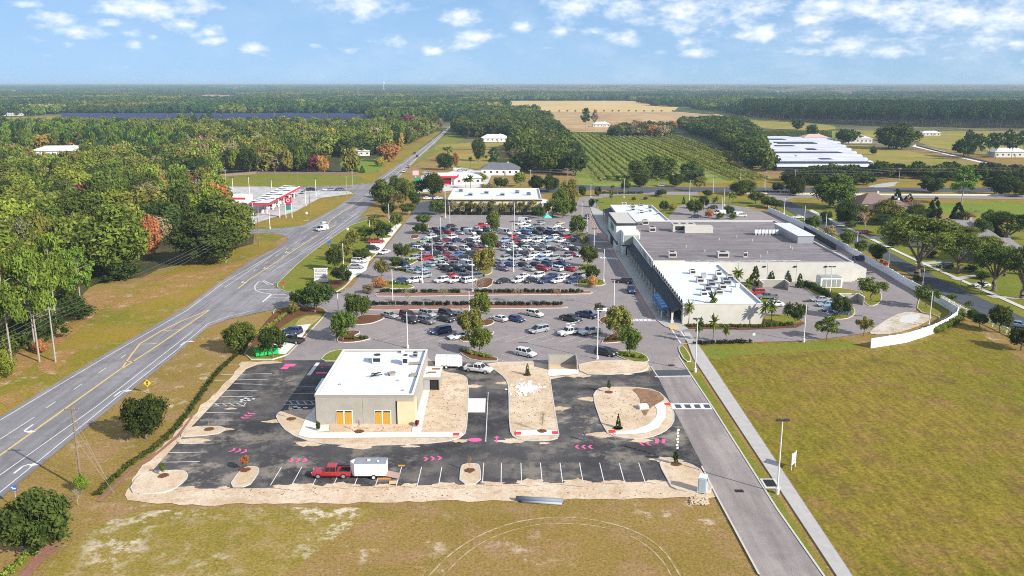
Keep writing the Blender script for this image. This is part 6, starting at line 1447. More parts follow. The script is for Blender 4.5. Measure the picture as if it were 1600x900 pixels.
# ------------------------------------------------------------------ vegetation
def leaf_mat(name, c1, c2, rnd=.22, hue=.02):
    m = bpy.data.materials.new(name); m.use_nodes = True; t = m.node_tree; t.nodes.clear(); n = t.nodes.new; l = t.links.new
    out = n('ShaderNodeOutputMaterial'); d = n('ShaderNodeBsdfDiffuse'); tr = n('ShaderNodeBsdfTranslucent'); mx_ = n('ShaderNodeMixShader'); mx_.inputs[0].default_value = .22
    a = n('ShaderNodeAttribute'); a.attribute_name = 'tone'; oi = n('ShaderNodeObjectInfo')
    mc = n('ShaderNodeMix'); mc.data_type = 'RGBA'; l(a.outputs['Fac'], mc.inputs[0]); mc.inputs[6].default_value = (*c1, 1); mc.inputs[7].default_value = (*c2, 1)
    h = n('ShaderNodeHueSaturation'); l(mc.outputs[2], h.inputs['Color'])
    r = n('ShaderNodeMapRange'); l(oi.outputs['Random'], r.inputs[0]); r.inputs[3].default_value = 1 - rnd; r.inputs[4].default_value = 1 + rnd; l(r.outputs[0], h.inputs['Value'])
    r2 = n('ShaderNodeMapRange'); mm = n('ShaderNodeMath'); mm.operation = 'FRACT'; m3 = n('ShaderNodeMath'); m3.operation = 'MULTIPLY'; l(oi.outputs['Random'], m3.inputs[0]); m3.inputs[1].default_value = 7.31; l(m3.outputs[0], mm.inputs[0])
    l(mm.outputs[0], r2.inputs[0]); r2.inputs[3].default_value = .5 - hue; r2.inputs[4].default_value = .5 + hue; l(r2.outputs[0], h.inputs['Hue'])
    l(h.outputs[0], d.inputs[0]); l(h.outputs[0], tr.inputs[0]); l(d.outputs[0], mx_.inputs[1]); l(tr.outputs[0], mx_.inputs[2]); l(mx_.outputs[0], out.inputs[0])
    MATS[name] = m; return m
LM = dict(leafy=leaf_mat('leaves_yellow_green', (.085, .110, .018), (.32, .36, .065)), grey=leaf_mat('leaves_grey_bare', (.26, .23, .19), (.46, .42, .36)), dark=leaf_mat('leaves_dark_green', (.034, .054, .012), (.118, .150, .036)), mid=leaf_mat('leaves_mid_green', (.060, .090, .016), (.205, .245, .048)),
          olive=leaf_mat('leaves_olive', (.125, .125, .024), (.35, .325, .075)), lime=leaf_mat('leaves_lime', (.120, .160, .018), (.34, .40, .060)),
          pine=leaf_mat('needles_bright', (.085, .130, .018), (.26, .36, .060)), pined=leaf_mat('needles_dark', (.028, .065, .022), (.080, .140, .045)), orange=leaf_mat('leaves_orange', (.34, .15, .05), (.62, .30, .11)),
          maroon=leaf_mat('leaves_maroon', (.17, .035, .045), (.28, .07, .09)), tan=leaf_mat('leaves_tan', (.22, .175, .085), (.37, .31, .17)), yellow=leaf_mat('leaves_yellow', (.32, .26, .04), (.45, .36, .07)), cyp=leaf_mat('leaves_blackgreen', (.018, .028, .016), (.045, .055, .028)))
CW = dict(leafy='yellow-green', grey='pale grey', dark='dark green', mid='mid green', olive='olive', lime='lime green', pine='bright green', pined='deep green', orange='rust orange', maroon='maroon', tan='tan', yellow='yellow', cyp='blackish green')

def leaf_mesh(name, centers, radii, nleaf, size, seed, up=.35, core=.72, flat=1.0, shell=.55):
    """foliage: leaf-sized faces spread over overlapping clumps, with a rough inner mass per clump"""
    rg = np.random.default_rng(seed)
    centers = np.array(centers, float); radii = np.array(radii, float)
    wts = radii ** 2; wts /= wts.sum()
    k = rg.choice(len(centers), nleaf, p=wts)
    d = rg.normal(size=(nleaf, 3)); d[:, 2] += up; d /= np.linalg.norm(d, axis=1)[:, None]
    rr_ = shell + (1.08 - shell) * rg.random(nleaf) ** .6
    p = centers[k] + d * (radii[k] * rr_)[:, None] * np.array([1, 1, flat])
    nrm = d + rg.normal(size=(nleaf, 3)) * .55; nrm /= np.linalg.norm(nrm, axis=1)[:, None]
    t = np.cross(nrm, rg.normal(size=(nleaf, 3))); t /= np.linalg.norm(t, axis=1)[:, None] + 1e-9; b = np.cross(nrm, t)
    s = size * (.6 + .8 * rg.random(nleaf))[:, None]
    vs = np.stack([p - t * s, p - b * s * .55 + nrm * s * .15, p + t * s, p + b * s * .55 + nrm * s * .15], 1).reshape(-1, 3)
    fs = [(4 * i, 4 * i + 1, 4 * i + 2, 4 * i + 3) for i in range(nleaf)]
    ctone = rg.random(len(centers))
    tone = np.repeat(np.clip(ctone[k] * .55 + rg.random(nleaf) * .6 - .08, 0, 1), 4)
    V_ = [tuple(v) for v in vs]; tn = list(tone)
    if core:
        ico = bmesh.new(); bmesh.ops.create_icosphere(ico, subdivisions=1, radius=1); iv = np.array([v.co[:] for v in ico.verts]); fi = [[v.index for v in f.verts] for f in ico.faces]; ico.free()
        for c_, r_, tt_ in zip(centers, radii, ctone):
            o = len(V_); q = c_ + iv * (r_ * core * (1 + rg.normal(size=(len(iv), 1)) * .12)) * np.array([1, 1, flat]); V_ += [tuple(x) for x in q]; tn += [tt_ * .4] * len(iv); fs += [tuple(i + o for i in f) for f in fi]
    me = bpy.data.meshes.new(name); me.from_pydata(V_, [], fs); at = me.attributes.new('tone', 'FLOAT', 'POINT'); at.data.foreach_set('value', np.array(tn, dtype=np.float32)); me.materials.append(LM['mid']); me.update()
    return me
def clumps(n, seed, ax, az, cz, r0, r1, hollow=.35, bottom=-.55):
    rg = random.Random(seed); c, r = [], []
    for i in range(n):
        for _ in range(60):
            x, y, z = rg.uniform(-1, 1), rg.uniform(-1, 1), rg.uniform(bottom, 1); q = x * x + y * y + z * z
            if hollow < q < 1: break
        rr_ = rg.uniform(r0, r1); k = 1 - rr_ * .55
        c.append((x * ax * k, y * ax * k, cz + z * az * k)); r.append(rr_ * ax)
    return c, r
def branch_mesh(name, h, trunk_r, fork, ends, seed, n=6, wob=.03, stop=.75):
    mb = MB(); rg = random.Random(seed); p = Vector((0, 0, 0)); prev = p; m = 4
    for i in range(1, m + 1):
        q = Vector((rg.uniform(-wob, wob), rg.uniform(-wob, wob), fork * i / m)); mb.tube(prev, q, trunk_r * (1.25 - .4 * (i - 1) / m if i > 1 else 1.45), trunk_r * (1.25 - .4 * i / m), n, cap=False); prev = q
    for e_ in ends:
        e_ = Vector(e_) ; mid = prev.lerp(e_, .5) + Vector((rg.uniform(-.04, .04), rg.uniform(-.04, .04), .03)); mb.tube(prev, mid, trunk_r * .55, trunk_r * .36, 5, cap=False); mb.tube(mid, e_, trunk_r * .36, trunk_r * .12, 4, cap=False)
    return mb.mesh(name, [M_bark])
TREES = {}   # kind -> list of (crown mesh, trunk mesh) in a unit frame: height 1, crown width 1
def reg(kind, variants): TREES[kind] = variants
def mk(kind, seeds, nl, size, fn): reg(kind, [fn(s, nl, size) for s in seeds])
def t_round(s, nl, size):
    c, r = clumps(52, s, .5, .47, .54, .17, .42, .25, -.95); return leaf_mesh('crown', c, r, nl, size, s, core=.6, shell=.45), branch_mesh('trunk', 1, .022, .25, [(x * .7, y * .7, z) for x, y, z in c[:5]], s)
def t_oak(s, nl, size):
    c, r = clumps(36, s, .5, .40, .60, .16, .38, .2, -.8); return leaf_mesh('crown', c, r, nl, size, s, core=.55, shell=.35), branch_mesh('trunk', 1, .022, .36, [(x * .75, y * .75, z * .97) for x, y, z in c[:8]], s)
def t_open(s, nl, size):
    c, r = clumps(30, s, .5, .36, .63, .16, .32, .15, -.8); return leaf_mesh('crown', c, r, nl, size, s, core=.35, shell=.2), branch_mesh('trunk', 1, .018, .34, [(x * .8, y * .8, z * .97) for x, y, z in c[:12]], s)
def t_spread(s, nl, size):
    c, r = clumps(40, s, .5, .30, .68, .17, .34, .3, -.35); return leaf_mesh('crown', c, r, nl, size, s, flat=.72, core=.5, shell=.3), branch_mesh('trunk', 1, .034, .24, [(x * .9, y * .9, z * .95) for x, y, z in c[:14]], s, n=8)
def t_pine(s, nl, size):
    rg = random.Random(s); c, r = [], []
    for i in range(40):
        z = rg.uniform(.44, .99); w = .44 * math.sin(min(1, (1.04 - z) / .34) * math.pi / 2) * (1.0 if z > .6 else .62); a = i * 2.4
        q = rg.uniform(.3, 1); c.append((w * math.cos(a) * q, w * math.sin(a) * q, z)); r.append(rg.uniform(.06, .125))
    tr = MB(); tr.tube((0, 0, 0), (rg.uniform(-.01, .01), .0, .55), .017, .012, 6, cap=False); tr.tube((0, 0, .55), (0, 0, .95), .012, .004, 5, cap=False)
    for x, y, z in c[:16]: tr.tube((0, 0, z - .06), (x, y, z), .005, .002, 4, cap=False)
    return leaf_mesh('crown', c, r, nl, size, s, core=.45, flat=.6, shell=.25), tr.mesh('trunk', [M_barkpale])
def t_cone(s, nl, size):
    rg = random.Random(s); c, r = [], []
    for i in range(46):
        z = rg.uniform(.06, .97); w = .46 * (1 - z) ** .75 + .04; a = i * 2.4; c.append((w * .8 * math.cos(a), w * .8 * math.sin(a), z)); r.append(.05 + .11 * (1 - z))
    return leaf_mesh('crown', c, r, nl, size, s, core=.8), branch_mesh('trunk', 1, .03, .2, [], s)
def t_globe(s, nl, size):
    c, r = clumps(40, s, .5, .46, .53, .3, .42, .3, -.9); return leaf_mesh('crown', c, r, nl, size, s, core=.85, shell=.85), branch_mesh('trunk', 1, .04, .2, [], s)
def t_shrub(s, nl, size):
    c, r = clumps(22, s, .5, .5, .48, .3, .5, .1, -.6); return leaf_mesh('crown', c, r, nl, size, s, core=.6), branch_mesh('trunk', 1, .02, .3, [(x * .7, y * .7, z) for x, y, z in c[:5]], s)
def bare_mesh(name, seed, depth=4, spread=.55, r0=.022, m=None):
    mb = MB(); rg = random.Random(seed)
    def grow(p, d, L_, r, k):
        q = p + d * L_; mb.tube(p, q, r, r * .62, 4 if k < 3 else 5, cap=False)
        if k == 0: return
        for i in range(3 if k > 1 else 4):
            dd = (d + Vector((rg.uniform(-1, 1), rg.uniform(-1, 1), rg.uniform(-.15, .8))) * spread).normalized(); grow(q if rg.random() < .6 else p.lerp(q, .7), dd, L_ * rg.uniform(.6, .85), r * .6, k - 1)
    grow(Vector((0, 0, 0)), Vector((0, 0, 1)), .28, r0, depth); return mb.mesh(name, [m or M_barkpale])
def t_bare(s, nl, size):
    rg = random.Random(s); b = bare_mesh('trunk', s, 5, .62)
    c, r = clumps(22, s, .46, .36, .64, .12, .25, .1, -.7); return leaf_mesh('crown', c, r, nl, size, s, core=0, shell=.1), b
def t_palm(s, nl, size):
    rg = random.Random(s); mb = MB(); n = 30; tn = []
    for i in range(n):
        a = i * 2.399; e0 = rg.uniform(-.5, 1.15); L_ = rg.uniform(.40, .5); p = Vector((0, 0, .84)); d = Vector((math.cos(a) * math.cos(e0), math.sin(a) * math.cos(e0), math.sin(e0))); sd_ = Vector((-math.sin(a), math.cos(a), 0)); pts = []
        for k in range(6):
            pts.append((p.copy(), .02 + .085 * math.sin(math.pi * min(1, (k + .6) / 5.6)))); p = p + d * (L_ / 5); d = (d + Vector((0, 0, -.20))).normalized()
        for k in range(5):
            (p0, w0), (p1, w1) = pts[k], pts[k + 1]
            for s_ in (-1, 1):
                mb.add([p0, p0 + sd_ * s_ * w0 - Vector((0, 0, w0 * .5)), p1 + sd_ * s_ * w1 * .8 - Vector((0, 0, w1 * .5)), p1], [(0, 1, 2, 3)]); tn += [rg.random()] * 4
    me = mb.mesh('crown', [LM['mid']]); at = me.attributes.new('tone', 'FLOAT', 'POINT'); at.data.foreach_set('value', tn)
    tr = MB(); tr.tube((0, 0, 0), (.01, 0, .4), .034, .026, 8, cap=False); tr.tube((.01, 0, .4), (0, 0, .85), .026, .03, 8, cap=True); tr.sphere((0, 0, .83), .055)
    return me, tr.mesh('trunk', [M_bark])
mk('round', (1, 2, 3), 6500, .030, t_round); mk('oak', (4, 5, 6), 3000, .036, t_oak); mk('open', (7, 8, 9), 2000, .034, t_open); mk('spread', (10, 11, 12), 6500, .020, t_spread)
mk('pine', (13, 14, 15), 4600, .021, t_pine); mk('cone', (16, 17), 2600, .026, t_cone); mk('globe', (18,), 2600, .024, t_globe); mk('shrub', (19, 20), 1500, .036, t_shrub); mk('bare', (21, 22, 23), 420, .018, t_bare); mk('palm', (24, 25), 0, 0, t_palm)
mk('forest', (31, 32, 33, 34), 2200, .045, t_round)
TN = dict(round='oak_tree', oak='oak_tree', open='young_oak_tree', spread='live_oak_tree', pine='pine_tree', cone='conifer', globe='clipped_shrub', shrub='shrub', bare='bare_tree', palm='palm_tree', forest='oak_tree')
TC = dict(round='tree', oak='tree', open='tree', spread='tree', pine='pine tree', cone='conifer', globe='shrub', shrub='shrub', bare='tree', palm='palm tree', forest='tree')
rt = random.Random(77)
def tree(kind, leaf, loc, h, w, label, group, trunk_m=None):
    v = TREES[kind][rt.randrange(len(TREES[kind]))]
    e = empty(TN[kind], loc, rt.uniform(0, 6.28), label, TC[kind], group); e.scale = (w, w, h)
    for nm, me in zip(('crown', 'trunk'), v):
        o = bpy.data.objects.new(nm, me); C.objects.link(o); o.parent = e
        if nm == 'crown': obj_slot(o, 0, LM[leaf])
        elif trunk_m: obj_slot(o, 0, trunk_m)
    return e
def T(kind, leaf, bx, by, ty, wpx, label, group='trees around the car parks', z=.1):
    g = G(bx, by); return tree(kind, leaf, (g.x, g.y, z), HT(bx, by, ty), wpx / SC(by) * 1.02, label, group)
# near left
T('round', 'dark', 62, 866, 772, 104, 'dark round oak at the lower left corner beside the blue sign', 'oaks along the site hedge')
T('round', 'dark', 230, 686, 619, 71, 'dark round oak beside the yellow diamond sign', 'oaks along the site hedge')
T('round', 'mid', 378, 551, 503, 52, 'round oak at the upper end of the site hedge', 'oaks along the site hedge')
T('oak', 'dark', 426, 560, 511, 46, 'small oak standing over the bright green skip', 'oaks along the site hedge')
T('shrub', 'lime', 129, 768, 742, 26, 'thin lime green bush at the foot of the brown utility pole', 'bushes at the site corner')
T('bare', 'tan', 122, 790, 762, 30, 'pale leafless bush at the site corner', 'bushes at the site corner')
for a in (('oak', 'dark', 493, 489, 440, 58, 'broad dark oak in the mulch bed at the entrance curve'), ('open', 'mid', 467, 484, 454, 30, 'slim oak left of the broad entrance oak'), ('open', 'olive', 459, 494, 471, 20, 'thin olive sapling in front of the slim entrance oak'),
          ('oak', 'mid', 558, 502, 459, 43, 'oak on the upper left island of the open car park'), ('open', 'mid', 566, 496, 464, 26, 'smaller oak behind the upper left island oak'), ('oak', 'mid', 536, 534, 487, 40, 'oak on the lower left island of the open car park'), ('open', 'mid', 545, 524, 492, 28, 'smaller oak behind the lower left island oak'),
          ('oak', 'mid', 751, 500, 457, 34, 'farthest of the three oaks on the middle median'), ('oak', 'olive', 736, 530, 484, 42, 'middle one of the three oaks on the middle median'), ('oak', 'mid', 750, 555, 510, 36, 'nearest of the three oaks on the middle median'),
          ('oak', 'olive', 964, 532, 479, 46, 'large olive oak on the mulch island right of the white pickup'), ('oak', 'mid', 984, 557, 511, 38, 'dark oak beside the black suv at the car park corner'), ('open', 'dark', 937, 496, 473, 18, 'small dark tree beside the white cart shelter'),
          ('oak', 'mid', 771, 369, 330, 25, 'farthest oak on the median of the full car park'), ('oak', 'mid', 764, 393, 363, 30, 'second farthest oak on the median of the full car park'), ('oak', 'olive', 757, 434, 388, 37, 'largest oak on the median of the full car park'), ('bare', 'tan', 752, 457, 430, 32, 'leafless tree at the near end of the full car park median'),
          ('oak', 'mid', 902, 374, 336, 28, 'oak at the upper right corner of the full car park'), ('oak', 'mid', 919, 418, 383, 29, 'oak at the right end of the car rows by the aisle'), ('oak', 'dark', 925, 441, 415, 24, 'dark oak below the right-end oak'), ('shrub', 'orange', 926, 450, 430, 19, 'orange shrub on the corner island by the aisle'), ('shrub', 'tan', 914, 384, 366, 19, 'brown shrub on the upper aisle island'),
          ('oak', 'mid', 661, 352, 335, 27, 'farthest oak at the left ends of the rows'), ('oak', 'dark', 657, 366, 350, 25, 'second farthest oak at the left ends of the rows'), ('oak', 'dark', 627, 408, 380, 26, 'round dark oak at the left ends of the rows'), ('oak', 'dark', 619, 417, 401, 22, 'low dark oak below the round dark one'), ('open', 'olive', 597, 437, 405, 28, 'feathery olive tree at the left ends of the rows'),
          ('shrub', 'orange', 594, 450, 434, 28, 'rust brown shrub at the near left corner of the full car park'), ('shrub', 'tan', 577, 459, 445, 22, 'brown shrub below the rust one'),
          ('bare', 'tan', 635, 476, 447, 26, 'leafless tree on the near hedge median, leftmost'), ('bare', 'tan', 694, 475, 446, 26, 'leafless tree on the near hedge median, second'), ('bare', 'tan', 808, 474, 446, 24, 'leafless tree on the near hedge median, third'), ('bare', 'orange', 869, 478, 446, 20, 'rusty leafless tree on the near hedge median, rightmost'),
          ('oak', 'dark', 522, 424, 388, 31, 'dark oak behind the monument sign, left'), ('oak', 'dark', 535, 446, 415, 31, 'dark oak right of the monument sign'), ('open', 'olive', 541, 410, 375, 30, 'olive tree behind the tall lamp post on the verge'), ('oak', 'dark', 565, 410, 388, 32, 'dark oak over the white suv on the gravel pad'), ('open', 'olive', 551, 390, 360, 30, 'yellowish olive tree on the verge'),
          ('oak', 'mid', 571, 377, 352, 28, 'green oak left of the red pickup'), ('oak', 'dark', 598, 380, 346, 27, 'dark oak right of the red pickup'), ('oak', 'mid', 619, 358, 332, 21, 'small oak near the top of the left drive'), ('open', 'olive', 585, 360, 336, 26, 'olive tree above the red pickup'),
          ('round', 'mid', 597, 323, 282, 38, 'big round tree overhanging the highway'), ('round', 'dark', 618, 312, 276, 28, 'dark tree behind the big roadside round tree'), ('round', 'mid', 632, 312, 279, 31, 'tree right of the big roadside round tree'), ('open', 'olive', 622, 326, 299, 28, 'olive tree below the big roadside round tree'), ('round', 'dark', 676, 307, 271, 35, 'dark spreading tree beside the far station'), ('oak', 'dark', 655, 306, 281, 26, 'dark tree between the station and the roadside clump'),
          ('oak', 'mid', 638, 336, 317, 26, 'mid-green tree at the top of the left strip'), ('oak', 'mid', 683, 337, 312, 27, 'tree at the left end of the sand-coloured building'), ('oak', 'dark', 608, 340, 315, 24, 'dark tree below the olive roadside tree'), ('oak', 'dark', 648, 326, 300, 22, 'dark tree left of the shaded parking strip'),
          ('oak', 'mid', 864, 339, 311, 30, 'tree at the right front of the sand-coloured building'), ('oak', 'mid', 880, 341, 314, 28, 'tree at the upper right end of the car park'), ('round', 'olive', 888, 326, 280, 28, 'tall olive tree right of the sand-coloured building'), ('round', 'mid', 874, 330, 296, 24, 'green tree behind the annex'), ('oak', 'mid', 893, 338, 312, 20, 'slim tree by the aisle end'),
          ('oak', 'dark', 842, 342, 322, 20, 'tree before the right end of the sand-coloured wall'), ('palm', 'mid', 735, 296, 276, 16, 'palm clump beside the second station, left'), ('palm', 'dark', 728, 294, 279, 16, 'palm clump beside the second station, right'), ('shrub', 'tan', 765, 300, 286, 34, 'pale brown shrubbery behind the sand-coloured building'), ('oak', 'dark', 782, 297, 277, 24, 'dark tree behind the sand-coloured building'), ('oak', 'lime', 813, 292, 269, 22, 'lime green tree behind the sand-coloured building'),
          ('shrub', 'lime', 752, 284, 270, 20, 'lime shrubs before the white house'), ('round', 'dark', 838, 300, 274, 24, 'dark tree right of the lime green one'), ('round', 'dark', 860, 300, 274, 26, 'dark tree under the power line pole'),
          ('globe', 'dark', 910, 307, 290, 12, 'left one of the two clipped globe shrubs at the rear road'), ('globe', 'dark', 934, 307, 291, 12, 'right one of the two clipped globe shrubs at the rear road'), ('globe', 'dark', 924, 324, 310, 10, 'clipped dark shrub beside the end of the aisle'), ('palm', 'mid', 932, 325, 312, 10, 'small palm beside the clipped aisle shrub'),
          ('palm', 'mid', 955, 318, 303, 10, 'small palm behind the far white wing, left'), ('palm', 'mid', 957, 303, 290, 10, 'small palm on the rear entrance island'), ('shrub', 'dark', 991, 313, 308, 9, 'small dark shrub on the rear lawn, left'), ('shrub', 'maroon', 1009, 312, 307, 9, 'small reddish shrub on the rear lawn'),
          ('oak', 'dark', 1037, 332, 314, 17, 'round dark tree right of the far white wing'), ('shrub', 'yellow', 1051, 330, 318, 14, 'yellowish bush on the slope beyond the store'), ('oak', 'dark', 1085, 337, 312, 27, 'dark tree beyond the dark roof'), ('oak', 'dark', 1099, 328, 306, 17, 'dark tree behind the one beyond the dark roof'), ('oak', 'dark', 1105, 309, 297, 19, 'dark tree by the rear lamp posts'), ('shrub', 'orange', 1107, 341, 327, 15, 'orange tree beyond the dark roof'),
          ('shrub', 'dark', 1138, 335, 321, 21, 'dark mound shrub behind the white vans'), ('cone', 'dark', 1068, 319, 307, 6, 'narrow dark conifer beyond the store'), ('oak', 'dark', 1034, 308, 296, 18, 'round tree at the rear junction'), ('shrub', 'mid', 1125, 343, 332, 16, 'green shrub at the back edge of the dark roof, left'), ('shrub', 'mid', 1146, 343, 334, 14, 'green shrub at the back edge of the dark roof, right'),
          ('round', 'mid', 1162, 305, 281, 42, 'broad tree at the rear road right of the palms'), ('oak', 'mid', 1181, 319, 299, 27, 'tree on the slope before the rear road'), ('oak', 'mid', 1199, 324, 307, 26, 'tree at the far end of the white wall'), ('oak', 'dark', 1212, 327, 312, 28, 'dark tree beside the far end of the white wall'), ('round', 'dark', 1241, 306, 276, 32, 'dark oak on the rear road verge before the greenhouses'), ('oak', 'dark', 1216, 302, 285, 22, 'oak left of the greenhouse-side verge oak'), ('oak', 'dark', 1085, 285, 268, 32, 'dark low tree at the vineyard corner'),
          ('open', 'olive', 1093, 300, 276, 22, 'yellow-olive tree by the vineyard corner'), ('palm', 'mid', 1117, 330, 309, 15, 'palm among the cars behind the store'), ('palm', 'mid', 1139, 321, 302, 17, 'left rear palm on the slope'), ('palm', 'mid', 1145, 320, 303, 16, 'right rear palm on the slope'),
          ('round', 'mid', 1030, 280, 243, 52, 'large spreading oak in front of the vineyard'), ('round', 'mid', 1000, 284, 250, 40, 'oak left of the large vineyard-front oak'), ('round', 'mid', 1080, 281, 252, 36, 'oak right of the large vineyard-front oak'), ('oak', 'dark', 977, 300, 282, 16, 'small tree beside the rear lawn lamp post'), ('round', 'dark', 1000, 292, 274, 24, 'tree on the rear road verge'), ('round', 'dark', 1055, 292, 272, 24, 'tree on the rear road verge beside the passing suv'),
          ('open', 'mid', 1361, 471, 433, 49, 'oak on the oval service island'), ('open', 'mid', 1292, 532, 496, 41, 'small oak at the lower edge of the service drive, left'), ('open', 'olive', 1349, 525, 494, 29, 'small oak at the lower edge of the service drive, right'), ('open', 'mid', 1447, 483, 445, 41, 'oak inside the curve of the white wall'), ('oak', 'dark', 1313, 497, 464, 33, 'dark oak shading the row of four saloons'), ('open', 'dark', 1241, 512, 472, 38, 'dark palm-like oak before the side car park'),
          ('cone', 'dark', 1179, 446, 416, 21, 'leftmost and largest cone shrub against the store wall'), ('cone', 'dark', 1205, 441, 423, 13, 'second cone shrub against the store wall'), ('cone', 'dark', 1231, 441, 423, 12, 'third cone shrub against the store wall'), ('cone', 'dark', 1249, 450, 428, 14, 'rightmost cone shrub beside the clipped hedge'), ('shrub', 'dark', 1310, 473, 460, 18, 'dark clipped bush by the small enclosure'),
          ('palm', 'mid', 1076, 508, 474, 19, 'palm at the left corner of the cream wall'), ('palm', 'mid', 1112, 504, 460, 19, 'tall palm before the middle of the cream wall'), ('palm', 'mid', 1114, 536, 498, 20, 'palm on the lower verge, middle one'), ('palm', 'dark', 1091, 538, 503, 19, 'palm on the lower verge behind the lamp post'), ('palm', 'mid', 1134, 537, 511, 17, 'short palm on the lower verge, right one'), ('palm', 'mid', 1152, 450, 423, 22, 'palm beside the right edge of the white roof'),
          ('palm', 'mid', 1194, 512, 474, 20, 'left one of the two palms at the cream wall end'), ('palm', 'mid', 1205, 509, 473, 21, 'right one of the two palms at the cream wall end'), ('palm', 'dark', 1233, 498, 476, 22, 'dark full palm by the side car park'), ('palm', 'mid', 1168, 462, 440, 20, 'low palm before the red suv')):
    T(*a)
for i in range(9):
    x = 708 + i * 15.5; T('open', 'olive' if i % 3 else 'tan', x, 334.5, 313 + (i % 2) * 2, 16, ORDW[i] + ' from left in the row of yellowish trees before the sand-coloured wall' if False else ['leftmost', 'second', 'third', 'fourth', 'middle', 'sixth', 'seventh', 'eighth', 'rightmost'][i] + ' yellowish tree in the row before the sand-coloured wall', 'row of trees before the sand-coloured wall')
RG = 'trees of the residential street'
for a in (('spread', 'mid', 1433, 432, 336, 118, 'largest live oak, at the foot of the wall lamp post'), ('spread', 'mid', 1497, 428, 363, 78, 'live oak right of the black suv'), ('spread', 'mid', 1553, 455, 384, 82, 'live oak behind the white saloon'), ('spread', 'dark', 1596, 467, 384, 78, 'live oak at the right edge beside the green house'),
          ('spread', 'dark', 1573, 383, 332, 68, 'dark leaning live oak in the open lawn at the right edge'), ('round', 'dark', 1529, 386, 343, 36, 'dark round tree left of the leaning live oak'), ('round', 'mid', 1307, 326, 275, 72, 'big round oak at the near side of the rear road'), ('round', 'dark', 1322, 352, 314, 36, 'dark tree below the big round oak'),
          ('bare', 'tan', 1315, 338, 308, 34, 'pinkish leafless tree under the big round oak'), ('bare', 'orange', 1352, 360, 328, 36, 'pinkish leafless tree beside the brown roof'), ('bare', 'orange', 1424, 345, 308, 46, 'broad reddish leafless tree between the dark conifers'), ('bare', 'tan', 1520, 345, 325, 30, 'tan leafless tree behind the grey-beige roof'),
          ('cone', 'cyp', 1400, 324, 295, 24, 'left dark magnolia beside the brown roof'), ('cone', 'cyp', 1418, 330, 303, 26, 'second dark magnolia right of the left one'), ('cone', 'cyp', 1458, 344, 308, 30, 'third dark magnolia above the grey-beige roof'), ('cone', 'cyp', 1494, 355, 317, 30, 'fourth dark magnolia right of the grey-beige roof'),
          ('pine', 'pine', 1502, 320, 262, 62, 'tall flat-topped pine beside the rear road'), ('round', 'dark', 1454, 302, 276, 38, 'dark oak left of the tall flat-topped pine'), ('round', 'dark', 1565, 306, 273, 52, 'large dark oak right of the tall flat-topped pine'), ('round', 'mid', 1597, 308, 284, 30, 'green tree at the right edge of the rear road'), ('round', 'olive', 1386, 352, 314, 48, 'olive oak before the brown roof'),
          ('oak', 'dark', 1369, 412, 381, 30, 'dark round tree behind the white wall'), ('oak', 'mid', 1322, 388, 362, 26, 'tree behind the white wall, middle'), ('oak', 'mid', 1270, 360, 338, 24, 'tree behind the white wall, far'), ('shrub', 'tan', 1298, 372, 352, 24, 'pale shrub behind the white wall'), ('oak', 'dark', 1290, 352, 330, 20, 'dark tree by the far driveways'), ('oak', 'mid', 1345, 398, 375, 20, 'small tree behind the wall near the blue pickup'), ('spread', 'mid', 1406, 375, 340, 50, 'live oak behind the largest one, left'), ('spread', 'olive', 1500, 392, 352, 55, 'olive live oak against the grey-beige roof'), ('spread', 'mid', 1570, 432, 385, 60, 'live oak before the green house'),
          ('shrub', 'dark', 1433, 442, 430, 14, 'clipped bush at the foot of the largest live oak'), ('open', 'mid', 1486, 472, 459, 17, 'smallest tree at the rail fence, farthest'), ('open', 'mid', 1514, 482, 471, 15, 'second small tree at the rail fence'), ('oak', 'dark', 1519, 503, 484, 20, 'dark small tree at the rail fence, third'), ('oak', 'dark', 1530, 512, 490, 24, 'dark small tree at the rail fence, fourth'), ('oak', 'dark', 1561, 520, 478, 38, 'larger dark tree at the rail fence'), ('oak', 'dark', 1596, 548, 512, 44, 'nearest dark tree at the rail fence, right edge'),
          ('shrub', 'dark', 1515, 425, 414, 22, 'dark shrubs beside the second live oak'), ('shrub', 'dark', 1535, 436, 424, 26, 'dark shrubs before the green house'), ('palm', 'dark', 1532, 462, 440, 12, 'small palm beside the street sidewalk'), ('round', 'mid', 1345, 350, 322, 36, 'mid-green tree left of the brown roof'), ('spread', 'dark', 1380, 366, 335, 44, 'dark oak in front of the brown roof'), ('spread', 'mid', 1462, 380, 345, 60, 'live oak before the grey-beige roof, left end'), ('spread', 'mid', 1530, 412, 368, 62, 'live oak between the two houses'), ('round', 'dark', 1545, 380, 350, 34, 'dark tree behind the green house'), ('bare', 'orange', 1480, 372, 342, 40, 'rusty leafless tree beside the grey-beige roof'), ('shrub', 'mid', 1450, 402, 388, 26, 'green bushes along the far sidewalk, nearest the largest live oak'), ('shrub', 'dark', 1395, 384, 372, 24, 'dark bushes along the far sidewalk, middle'), ('shrub', 'mid', 1330, 356, 345, 22, 'green bushes along the far sidewalk, far end')):
    T(a[0], a[1], *a[2:], RG)
EXTRA = True
